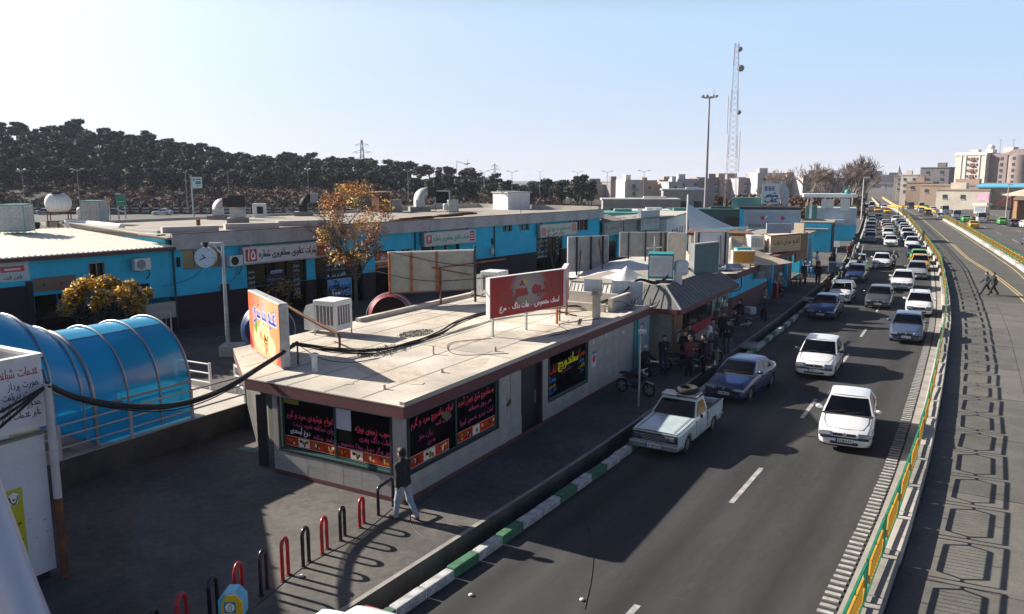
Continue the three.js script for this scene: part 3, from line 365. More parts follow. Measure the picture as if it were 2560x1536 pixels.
// signs and cooler standing on the kiosk roof
{
  const a = [-5.5, -1.15], b = [-8.75, -2.9], L = Math.hypot(b[0] - a[0], b[1] - a[1]), turn = Math.atan2(b[1] - a[1], -(b[0] - a[0])); // face towards the stairs
  const s = thing('food_sign', 'thick orange food sign with burger picture standing on the kiosk roof corner', 'sign', [(a[0] + b[0]) / 2, 2.75, (a[1] + b[1]) / 2], -Math.atan2(a[1] - b[1], a[0] - b[0]));
  part('sign_box', [rbox(L, 2.0, 0.3, 0, 1.05, -0.16, 0.03)], M.galv, s); part('sign_leg', [box(0.1, 0.2, 0.1, -1.5, 0.06, -0.16), box(0.1, 0.2, 0.1, 1.5, 0.06, -0.16)], M.rust, s);
  printPlate('sign_face', L - 0.06, 1.94, printMat(640, 340, (c, w, h) => { const g = c.createLinearGradient(0, 0, w, h); g.addColorStop(0, '#e8643a'); g.addColorStop(0.5, '#f2b487'); g.addColorStop(1, '#ee8a50'); c.fillStyle = g; c.fillRect(0, 0, w, h); for (const [x, y, r] of [[330, 210, 120], [180, 250, 90], [470, 260, 80]]) { c.fillStyle = '#f6cfa0'; c.beginPath(); c.ellipse(x, y, r, r * 0.7, 0, 0, 7); c.fill(); } persianFit(c, 'اغذیه بابا شرق', w * 0.93, 125, w * 0.8, 96, '#f4f4ff', 0.27); persianFit(c, 'اغذیه بابا شرق', w * 0.93, 125, w * 0.8, 96, '#2a46b0', 0.16); for (let i = 0; i < 26; i++) { c.fillStyle = ['#b8431c', '#e9c07a', '#6d9a3c', '#8c2a18', '#d99a3c', '#f3e3c0'][i % 6]; c.beginPath(); c.ellipse(300 + ((i * 47) % 150) - 40, 220 + ((i * 31) % 80), 26, 12, (i % 5) * 0.4, 0, 7); c.fill(); } c.fillStyle = '#b02a2a'; c.beginPath(); c.moveTo(0, 340); c.lineTo(0, 230); c.lineTo(90, 340); c.fill(); c.beginPath(); c.moveTo(640, 340); c.lineTo(640, 230); c.lineTo(560, 340); c.fill(); c.fillStyle = '#6d9a3c'; c.fillRect(150, 140, 10, 70); c.beginPath(); c.ellipse(156, 190, 26, 40, 0.3, 0, 7); c.fill(); }, { roughness: 0.4 }), s, [0, 1.05, -0.006]);
}
{
  const p = [-2.5, -8.55], q = [-1.5, -12.7], L = Math.hypot(q[0] - p[0], q[1] - p[1]), turn = Math.atan2(p[1] - q[1], q[0] - p[0]);
  const s = thing('red_shop_sign', 'large red illuminated shop sign on tall legs at the kiosk roof edge above the street', 'sign', [p[0], 2.75, p[1]], Math.PI / 2 - Math.atan2(q[0] - p[0], p[1] - q[1]));
  // local x runs along the face away from the camera
  part('sign_box', [box(L, 1.52, 0.2, L / 2, 1.46, -0.11)], M.white, s);
  const wing = part('side_wing', [box(2.1, 1.52, 0.2, 0, 0, 0)], M.white, s); wing.position.set(L + 0.8, 1.462, -0.62); wing.rotation.y = 0.62;
  const face = (c, w, h) => { c.fillStyle = '#96101a'; c.fillRect(0, 0, w, h); const g = c.createRadialGradient(w / 2, h * 0.45, 20, w / 2, h * 0.45, w * 0.34); g.addColorStop(0, '#9c908c'); g.addColorStop(0.55, '#8c7672'); g.addColorStop(1, 'rgba(150,16,26,0)'); c.save(); c.scale(1, 0.8); c.fillStyle = g; c.fillRect(0, 0, w, h * 1.3); c.restore(); persianFit(c, 'اغذیه شرق', w * 0.89, h * 0.5, w * 0.76, h * 0.34, '#4a4a46', 0.3); persianFit(c, 'اغذیه شرق', w * 0.885, h * 0.485, w * 0.76, h * 0.34, '#a0161c', 0.2); c.fillStyle = '#c8a820'; for (const [x, y] of [[0.44, 0.2], [0.47, 0.2], [0.455, 0.15]]) { c.beginPath(); c.arc(w * x, h * y, 8, 0, 7); c.fill(); } persianFit(c, 'اسنک مخصوص - هات داگ - مرغ', w * 0.93, h * 0.84, w * 0.82, h * 0.13, '#efe6e2', 0.2); };
  printPlate('sign_face', L - 0.04, 1.48, printMat(720, 260, face, { roughness: 0.35 }), s, [L / 2, 1.46, -0.004]);
  printPlate('wing_face', 2.06, 1.48, M.signRed = flat([0.28, 0.01, 0.015], 0.35), wing, [0, 0, 0.104]);
  for (const x of [0.25, 2.1, 3.95]) part('sign_leg', box(0.07, 0.74, 0.07, x, 0.34, -0.11), x > 3 ? M.rustBright : M.galv, s);
  part('sign_leg', [box(0.07, 0.74, 0.07, L + 1.5, 0.34, -1.1), box(0.05, 1.5, 0.05, L + 0.2, 0.7, -0.4), beam([L - 0.2, 0.5, -0.2], [L + 1.2, 0.1, -0.3], 0.05)], M.rust, s);
  part('guy_wire', [tube([[0.4, 2.2, -0.2], [-1.2, 2.05, -2.2], [-2.2, 2.4, -4.6]], 0.02, 20, 5)], M.cable, s);
}
{
  const t = thing('rusty_billboard', 'blank grey back of a billboard on rusty posts behind the kiosk roof', 'billboard', [-10.4, 2.75, -12.65], 0.85);
  const L = 4.15;
  part('back_sheet', [box(L, 1.85, 0.06, L / 2, 1.53, 0)], M.backSheet, t); part('top_rail', box(L + 0.06, 0.06, 0.1, L / 2, 2.48, 0.01), M.white, t); part('bottom_rail', box(L + 0.06, 0.06, 0.08, L / 2, 0.59, 0.02), M.rust, t);
  for (const x of [0.03, 1.05, 2.25]) part('stiffener', box(0.1, 1.86, 0.07, x, 1.53, 0.062), M.rustBright, t);
  part('support_post', [box(0.08, 1.75, 0.08, 2.4, 0.86, 0.12), beam([2.0, 1.72, 0.1], [3.9, 1.3, 0.09], 0.05), beam([2.4, 1.7, 0.1], [5.6, 2.0, 0.09], 0.05)], M.rust, t); part('support_post', box(0.1, 2.7, 0.1, L - 0.05, 1.35, 0.06), M.black, t);
  part('stay_wire', tube([[0.1, 2.5, 0.08], [2.6, 1.9, 0.12], [5.6, 1.55, 0.14]], 0.014, 20, 5), M.cable, t);
}
function makeCooler(name, label, category, paint, w, h, d, opt = {}) { // evaporative cooler with louvred sides, base at y = 0
  const t = thing(name, label, category); const lg = 0.22;
  part('cabinet', [rbox(w, 0.1, d, 0, h - 0.05 + lg, 0, 0.03), rbox(w, 0.12, d, 0, 0.06 + lg, 0, 0.02), ...[-1, 1].flatMap((a) => [-1, 1].map((b) => box(0.06, h - 0.16, 0.06, a * (w / 2 - 0.032), h / 2 + lg, b * (d / 2 - 0.032)))), box(w - 0.14, h - 0.2, d - 0.14, 0, h / 2 + lg, 0)], paint, t);
  for (const [ry, dd, ww] of [[0, d, w], [Math.PI / 2, w, d], [Math.PI, d, w], [-Math.PI / 2, w, d]]) {
    if (opt.solid?.includes(ry)) { const m = part('side_panel', box(ww - 0.1, h - 0.2, 0.02, 0, 0, 0), paint, t); m.position.set(Math.sin(ry) * (dd / 2 - 0.02), h / 2 + lg, Math.cos(ry) * (dd / 2 - 0.02)); m.rotation.y = ry; continue; }
    const p = new THREE.Group(); p.name = 'louvre_panel'; p.position.set(Math.sin(ry) * (dd / 2 - 0.02), h / 2 + lg, Math.cos(ry) * (dd / 2 - 0.02)); p.rotation.y = ry; t.add(p);
    part('pad', box(ww - 0.16, h - 0.3, 0.01, 0, 0, -0.02), opt.pad ?? M.pad, p); part('panel_rim', [box(ww - 0.12, 0.1, 0.022, 0, h / 2 - 0.15, 0), box(ww - 0.12, 0.1, 0.022, 0, -h / 2 + 0.16, 0), box(0.07, h - 0.44, 0.02, -ww / 2 + 0.1, 0, 0), box(0.07, h - 0.44, 0.02, ww / 2 - 0.1, 0, 0)], opt.panel ?? paint, p);
    const n = opt.bars ?? 3; for (let i = 1; i <= n; i++) part('upright', box(0.035, h - 0.42, 0.02, (ww - 0.24) * (i / (n + 1) - 0.5), 0, 0), opt.panel ?? paint, p);
    const fins = []; for (let i = 0; i < 14; i++) fins.push(box(ww - 0.2, 0.008, 0.03, 0, (h - 0.5) * (i / 13 - 0.5), -0.006, 0, 0.5)); part('louvres', fins, opt.fin ?? M.fin, p);
    if (opt.badge) part('maker_plate', box(0.12, 0.05, 0.01, 0, h / 2 - 0.24, 0.012), M.teal, p);
  }
  part('cooler_leg', [-1, 1].flatMap((a) => [-1, 1].map((b) => box(0.04, lg, 0.04, a * (w / 2 - 0.03), lg / 2, b * (d / 2 - 0.03)))), M.galv, t);
  return t;
}
M.pad = mottled(70, 0.5, [0.17, 0.12, 0.09], [0.28, 0.13, 0.06], 1, 0.3); M.fin = flat([0.32, 0.34, 0.36], 0.5, 0.2); M.coolWhite = mottled(71, 1, [0.66, 0.67, 0.66], [0.55, 0.55, 0.53], 0.6, 0.06, { roughness: 0.5 });
const cooler0 = makeCooler('evaporative_cooler', 'white evaporative cooler with louvred sides on the cream kiosk roof in the foreground', 'cooler', M.coolWhite, 1.02, 1.12, 1.02, { bars: 4, badge: true });
cooler0.position.set(-8.05, 2.75, -6.3); cooler0.rotation.y = 0.1;
part('air_duct', [slab([[-0.32, 0], [0.3, 0], [0.3, 0.75], [0.2, 0.95], [0, 1.02], [-0.2, 0.95], [-0.32, 0.7]], 0.5).rotateY(-0.1).translate(-0.86, 0.1, -0.3)], M.galv, cooler0);
const cooler1 = copyOf(cooler0, 'white evaporative cooler behind the red shop sign and the billboard', [-7.6, 2.75, -17.4], 0.05);

// ---- footbridge with its blue covered stair
{
  const t = thing('covered_stair', 'blue polycarbonate barrel canopy over the footbridge stair', 'stair canopy');
  M.poly = new THREE.MeshPhysicalMaterial({ color: new THREE.Color().setRGB(0.012, 0.4, 0.72), roughness: 0.22, transmission: 0.3, thickness: 0, specularIntensity: 0.6, clearcoat: 0.5, clearcoatRoughness: 0.2, side: THREE.DoubleSide });
  const X0 = -11.15, R = 1.97, low = 0.86, spring = 2.03;
  const prof = (u) => { const v = Math.min(1, Math.max(0, u)), a = 0.2; if (v < a) return [X0 + R, lerp(low, spring, v / a)]; if (v > 1 - a) return [X0 - R, lerp(low, spring, (1 - v) / a)]; const th = (v - a) / (1 - 2 * a) * Math.PI; return [X0 + R * Math.cos(th), spring + R * Math.sin(th)]; };
  const lift = (z) => 0.6 * Math.max(0, z - 2.57);
  const ribs = [-0.7, 0.42, 1.5, 2.57, 3.75, 5, 6.3, 7.6, 8.9, 10.2, 11.5, 12.8];
  for (let i = 0; i < ribs.length - 1; i++) { const a = ribs[i] + 0.012, b = ribs[i + 1] - 0.012; for (const [u0, u1] of [[0, 0.2], [0.2, 0.42], [0.42, 0.8], [0.8, 1]]) part('canopy_panel', sheet((u, v) => { const z = lerp(a, b, v), [x, y] = prof(lerp(u0 + 0.003, u1 - 0.003, u)); return [x, y + lift(z), z]; }, 12, 2), M.poly, t); }
  const hoop = (z, r, dz = 0) => { const p = []; for (let i = 0; i <= 26; i++) { const [x, y] = prof(i / 26), k = 1.008; p.push([X0 + (x - X0) * k, y * k + lift(z), z + dz]); } return new THREE.TubeGeometry(new THREE.CatmullRomCurve3(p.map((q) => V3(...q))), 60, r, 6); };
  ribs.forEach((z, i) => part('canopy_rib', hoop(z, i === 3 ? 0.06 : 0.034), M.ribSteel ??= flat([0.34, 0.33, 0.33], 0.4, 0.5), t));
  part('canopy_rib', hoop(2.9, 0.03), M.ribSteel, t);
  for (const u of [0.2, 0.8]) { const [x, y] = prof(u), d = x > X0 ? 0.03 : -0.03; part('side_rail', [beam([x + d, y, -0.72], [x + d, y, 2.57], 0.06), beam([x + d, y, 2.57], [x + d, y + lift(12.8), 12.8], 0.06)], M.ribSteel, t); }
  { const [x, y] = prof(0.42); part('seam_bar', [beam([x - 0.03, y - 0.03, -0.72], [x - 0.03, y - 0.03, 2.57], 0.05), beam([x - 0.03, y - 0.03, 2.57], [x - 0.03, y - 0.03 + lift(12.8), 12.8], 0.05)], M.seamBlue = flat([0.01, 0.05, 0.2], 0.5), t); }
  // flight of steps and handrails inside
  const steps = []; for (let i = 0; i < 34; i++) steps.push(box(3.5, 0.2, 0.31, X0, 0.9 + i * 0.178, 2.9 + i * 0.297)); part('stair_flight', steps, M.concrete, t);
  for (const x of [-9.55, -12.7]) part('inner_handrail', [bar([x, 1.75, -0.7], [x, 1.75, 2.57], 0.03), bar([x, 1.75, 2.57], [x, 1.75 + lift(12.8), 12.8], 0.03), ...[0, 1, 2, 3, 4].map((i) => bar([x, 0.86, -0.6 + i * 0.75], [x, 1.75, -0.6 + i * 0.75], 0.022))], M.galv, t);
  part('stringer', [[-9.3], [-13.0]].map(([x]) => beam([x, 0.75, 2.6], [x, 0.75 + lift(12.8), 12.8], 0.12, 0.4)), M.ribSteel, t);
}
{
  const b = thing('footbridge', 'pale steel parapet of the footbridge at the lower left corner of the view', 'footbridge');
  part('bridge_deck', [box(30, 0.3, 3.2, -1.5, 6.75, 16.4), box(4.4, 0.3, 4, -10.9, 6.75, 14.9)], M.concrete, b);
  part('bridge_pier', [box(0.7, 7.4, 0.7, -9.5, 3.1, 16.9), box(0.6, 7.4, 0.6, 11.75, 3.1, 17.1)], M.concrete, b);
  M.lilac = flat([0.42, 0.42, 0.5], 0.35, 0.2);
  part('parapet_rail', [tube([[10.35, 8.36, 14.94], [10.5, 8.05, 15.04], [10.63, 7.72, 15.04], [10.75, 7.46, 15.03], [10.86, 7.2, 15.03], [10.9, 6.8, 15.03]], 0.045, 30, 12)], M.lilac, b);
  part('parapet_sheet', [prism([[9.2, 14.99], [10.62, 15.0], [10.62, 15.03], [9.2, 15.02]], 6.9, 7.62)], M.lilac, b);
}
// raised platform, its railings and the small white gate
{
  const p = struct('raised_platform', [prism([[-8.95, 8], [-8.95, -2.95], [-9.5, -3.4], [-14, -3.4], [-14, 8]], -0.02, 0.8)], M.darkConcrete);
  part('platform_paving', prism([[-8.93, 8], [-8.93, -2.97], [-9.5, -3.42], [-14, -3.42], [-14, 8]], 0.802, 0.83), M.paleConcrete, p);
  const rail = thing('ramp_railing', 'pale grey three-bar railing along the edge of the raised platform', 'railing');
  for (const y of [1.13, 1.46, 1.78]) part('rail_bar', bar([-9.0, y, 6.5], [-9.0, y, -2.8], 0.03), M.railGrey = mottled(75, 1, [0.5, 0.49, 0.48], [0.4, 0.39, 0.38], 0.8, 0.1, { roughness: 0.5 }), rail);
  for (const z of [5.9, 3.78, 1.6, -0.58, -2.78]) part('rail_post', box(0.08, 1.0, 0.08, -9.0, 1.32, z), M.railGrey, rail);
  const r2 = thing('platform_railing', 'white three-bar railing beyond the open end of the blue canopy', 'railing');
  for (const y of [1.1, 1.45, 1.8]) part('rail_bar', [bar([-13.2, y, -3.25], [-11.4, y, -3.3], 0.028), bar([-9.3, y, -3.2], [-10.4, y, -3.6], 0.034)], M.white, r2);
  for (const [x, z] of [[-13.2, -3.25], [-11.4, -3.3], [-10.4, -3.6], [-9.3, -3.2]]) part('rail_post', box(0.08, 1.05, 0.08, x, 1.33, z), M.white, r2);
  const g = thing('arched_gate', 'small white gate with an arched top rail behind the blue canopy', 'gate', [-26.2, -0.2, -9.4], 0.75); g.scale.setScalar(0.78);
  part('gate_rail', [tube([[0, 0.9, 0], [1.1, 1.75, 0], [2.6, 2.2, 0], [3.6, 2.2, 0]], 0.04, 24), bar([3.6, 0, 0], [3.6, 2.24, 0], 0.05), bar([0, 0.9, 0], [3.6, 0.9, 0], 0.03)], M.white, g);
  for (let i = 1; i < 12; i++) part('gate_bar', bar([i * 0.3, 0.9, 0], [i * 0.3, 0.9 + 1.3 * Math.sqrt(Math.min(1, i / 9)), 0], 0.018, 0.018, 6), M.white, g);
}
// white bank booth on the left with lettering and a yellow notice
{
  const t = thing('bank_booth', 'white service booth with a yellow notice on its wall and a lettered box on top', 'booth');
  M.booth = mottled(77, 3, [0.6, 0.6, 0.63], [0.52, 0.52, 0.56], 0.7, 0.06, { roughness: 0.6 });
  part('booth_wall', [box(3.6, 3.0, 5.2, -6.05, 1.68, 9.38), box(3.6, 0.06, 5.26, -6.04, 3.2, 9.38)], M.booth, t); part('booth_base', box(3.4, 0.18, 5, -6.05, 0.09, 9.38), M.darkBase, t);
  part('ledge', box(3.7, 0.05, 5.3, -6.02, 3.255, 9.38), M.ledge = flat([0.2, 0.19, 0.13], 0.7), t);
  const topX = -4.32; part('sign_box', [box(0.06, 1.5, 4.4, topX - 0.03, 4.1, 8.85), box(3.2, 1.5, 0.06, -5.95, 4.1, 6.68), box(3.2, 1.5, 0.06, -5.95, 4.1, 11.0), box(0.06, 1.5, 4.2, -7.52, 4.1, 8.85), box(0.16, 0.07, 4.46, topX - 0.05, 4.88, 8.85), box(3.2, 0.07, 0.18, -5.97, 4.882, 6.7)], M.white, t);
  const face = printMat(512, 256, (c, w, h) => { c.fillStyle = '#cdcdd2'; c.fillRect(0, 0, w, h); persianFit(c, 'خدمات شبانه روزی پست بانک', w - 8, 52, 420, 34, '#a02838', 0.13); const L = ['صورت پرداز', 'صورت دریافت', 'صدور آنی کارت هدیه', 'عابر خدمات الکترونیکی بانکی']; L.forEach((s, i) => persian(c, s, w - 8, 98 + i * 40, 26, '#2a2c3a', 0.13)); });
  printPlate('lettered_face', 2.3, 1.35, face, t, [topX + 0.004, 4.12, 7.86], Math.PI / 2);
  const notice = new THREE.Group(); notice.name = 'yellow_notice'; t.add(notice);
  printPlate('notice_sheet', 0.86, 1.72, printMat(320, 640, (c, w, h) => { c.fillStyle = '#b3ad1e'; c.fillRect(0, 0, w, h); const X = w - 20; c.fillStyle = '#d8d8d4'; c.strokeStyle = '#222'; c.lineWidth = 3; c.beginPath(); c.moveTo(X - 84, 40); c.lineTo(X - 46, 20); c.lineTo(X - 4, 44); c.lineTo(X - 14, 120); c.lineTo(X - 78, 120); c.closePath(); c.fill(); c.stroke(); c.lineWidth = 8; c.beginPath(); c.moveTo(X - 76, 56); c.quadraticCurveTo(X - 74, 112, X - 46, 116); c.moveTo(X - 18, 56); c.quadraticCurveTo(X - 20, 112, X - 46, 116); c.stroke(); c.fillStyle = '#8a2a20'; c.beginPath(); c.arc(X - 46, 84, 10, 0, 7); c.fill(); [['توقف ممنوع', '#20201a'], ['نظم', '#a02020'], ['سنگین', '#20201a'], ['مسافر', '#20201a'], ['حرکت', '#7a1c1c']].forEach(([s, k], i) => persian(c, s, X - (i === 1 ? 46 : 6), 290 + i * 64, 34, k, 0.16)); c.fillStyle = '#b01c28'; c.fillRect(X - 62, 566, 66, 56); c.fillStyle = '#ddd'; c.fillRect(X - 50, 588, 40, 8); }), notice, [-4.244, 1.36, 7.76], Math.PI / 2);
  const alarm = part('alarm_box', [box(0.3, 0.34, 0.4, -4.5, 3.45, 7.62)], M.white, t); part('red_cover', [slab([[-0.26, 0], [0.26, 0], [0, 0.2]], 0.36).rotateY(Math.PI / 2).translate(-4.68, 3.63, 7.62)], M.red, t);
  for (let i = 0; i < 9; i++) part('wall_scuff', box(0.004, rr(0.01, 0.05), rr(0.02, 0.07), -4.248, rr(0.5, 2.4), rr(6.85, 7.3)), M.galv, t);
  const p = thing('cable_pole', 'grey steel pole carrying a bundle of black cables beside the white booth', 'pole', [-4.05, 0, 6.72]);
  part('pole_shaft', cyl(0.085, 0.08, 2.5, 0, 1.8, 0), M.railGrey, p); part('pole_base', cyl(0.09, 0.085, 1.8, 0, 0, 0), M.rust, p);
  part('pole_bracket', [beam([-0.15, 4.26, 0], [0.15, 4.26, 0.02], 0.04), beam([-0.12, 4.6, 0], [0, 4.25, 0], 0.03)], M.rust, p);
}
const sag = [[-5.58, 3.44, -1.95], [-5.25, 3.06, 0], [-4.9, 2.82, 1.8], [-4.72, 2.85, 3.1], [-4.5, 3.15, 4.4], [-4.28, 3.75, 5.9], [-4.05, 4.27, 6.72]];
tag(part('cable_bundle', [...Array.from({ length: 6 }, (_, i) => tube(sag.map(([x, y, z], j) => [x + 0.04 * Math.cos(i + j * 0.8), y + 0.045 * Math.sin(i * 1.1 + j * 0.7), z]), 0.032, 50, 6)), tube(sag.map(([x, y, z], j) => [x, y - 0.12 * Math.sin(j / 6 * Math.PI), z]), 0.018, 40, 5), ...[0, 0.25, 0.5].map((d) => tube([[-4.05, 4.27, 6.72], [-4.02, 4.05 - d * 0.4, 7.4], [-4.0, 3.72 - d, 8.6], [-3.98, 3.5 - d, 10]], 0.028, 24, 6))], M.cable), 'thick black cable bundle sagging from the kiosk roof to the pole by the white booth', 'cables');
// charity box, bollards
{
  const t = thing('charity_box', 'light blue charity box with yellow hand emblem on a stem at the pavement edge', 'charity box', [0.85, 0, 6.4], 0.55);
  M.boxBlue = mottled(79, 1, [0.12, 0.5, 0.72], [0.09, 0.4, 0.6], 0.7, 0.08, { roughness: 0.4 }); M.boxYellow = flat([0.78, 0.46, 0.02], 0.45);
  part('stem', [cyl(0.06, 0.06, 0.45, 0, 0, 0), cyl(0.2, 0.2, 0.05, 0, 0, 0)], M.boxBlue, t);
  part('coin_box', [new THREE.ExtrudeGeometry(new THREE.Shape([[-0.2, 0.4], [0.2, 0.4], [0.2, 0.72], [0.08, 0.86], [-0.1, 0.86], [-0.2, 0.74]].map((p) => new THREE.Vector2(...p))), { depth: 0.36, bevelEnabled: true, bevelSize: 0.02, bevelThickness: 0.02, bevelSegments: 2 }).translate(0, 0, -0.18)], M.boxBlue, t);
  part('yellow_side', [slab([[-0.16, 0.4], [0.22, 0.4], [0.24, 0.75], [0.12, 0.9], [-0.06, 0.88], [-0.14, 0.76]], 0.05).translate(0.02, 0, 0.22)], M.boxYellow, t);
  printPlate('emblem', 0.22, 0.22, printMat(96, 96, (c) => { c.fillStyle = '#2a80a8'; c.fillRect(0, 0, 96, 96); c.fillStyle = '#eee'; c.beginPath(); c.arc(48, 48, 38, 0, 7); c.fill(); c.strokeStyle = '#b08a20'; c.lineWidth = 8; c.beginPath(); c.moveTo(40, 78); c.quadraticCurveTo(30, 40, 52, 22); c.quadraticCurveTo(70, 40, 52, 78); c.stroke(); }), t, [0.03, 0.66, 0.275]);
  const hoopB = (w, h, r) => { const pts = [[0, 0, w / 2], [0, h - w / 2, w / 2]]; for (let i = 1; i < 8; i++) { const a = i / 8 * Math.PI; pts.push([0, h - w / 2 + Math.sin(a) * w / 2, Math.cos(a) * w / 2]); } pts.push([0, h - w / 2, -w / 2], [0, 0, -w / 2]); const c = new THREE.CurvePath(); c.add(new THREE.LineCurve3(V3(...pts[0]), V3(...pts[1]))); c.add(new THREE.CatmullRomCurve3(pts.slice(1, -1).map((p) => V3(...p)))); c.add(new THREE.LineCurve3(V3(...pts.at(-2)), V3(...pts.at(-1)))); return new THREE.TubeGeometry(c, 44, r, 10); };
  const g = metres(hoopB(0.27, 0.76, 0.042)), foot = metres(cyl(0.07, 0.07, 0.015, 0, 0, 0));
  const where = ['first from the kiosk', 'second from the kiosk', 'third from the kiosk', 'fourth from the kiosk', 'fifth from the kiosk', 'sixth from the kiosk, where the shadow begins', 'seventh from the kiosk, in the shadow', 'eighth from the kiosk, in the shadow', 'ninth from the kiosk, deep in shadow', 'tenth from the kiosk, low at the picture edge', 'eleventh from the kiosk, at the bottom edge'];
  [[-0.14, 1.55, 0.71], [-0.07, 2.33, 0.77], [0.03, 3.06, 0.82], [0.11, 3.74, 0.86], [0.16, 4.41, 0.9], [0.22, 5.07, 0.92], [0.24, 5.73, 0.93], [0.28, 6.39, 0.95], [0.33, 7.13, 0.97], [0.37, 7.75, 0.97], [0.4, 8.4, 0.97]].forEach(([x, z, h], i) => {
    const b = thing('hoop_bollard', `${i % 2 ? 'black' : 'red'} U shaped hoop bollard, ${where[i]}`, 'bollard', [x, 0, z], 0.3 + rr(-0.05, 0.05), 'hoop bollards across the pavement'); b.scale.set(1, h / 0.76, 1);
    part('hoop', g, i % 2 ? M.bollardBlack : M.red, b); for (const d of [0.135, -0.135]) { const f = part('foot_plate', foot, M.darkConcrete, b); f.position.z = d; }
  });
  const l = thing('wide_loop_rail', 'wide black steel loop rail at the corner of the kiosk', 'barrier', [-0.16, 0, 0.88], 0.12);
  part('loop_tube', new THREE.TubeGeometry((() => { const c = new THREE.CurvePath(), P = [[0, 0, 0], [0, 0.62, 0], [0.0, 0.74, -0.1], [0.05, 0.78, -0.55], [0.05, 0.66, -0.64], [0.05, 0, -0.64]].map((p) => V3(...p)); c.add(new THREE.LineCurve3(P[0], P[1])); c.add(new THREE.QuadraticBezierCurve3(P[1], V3(0, 0.74, 0), P[2])); c.add(new THREE.LineCurve3(P[2], P[3])); c.add(new THREE.QuadraticBezierCurve3(P[3], V3(0.05, 0.78, -0.64), P[4])); c.add(new THREE.LineCurve3(P[4], P[5])); return c; })(), 60, 0.042, 10), M.bollardBlack, l);
}

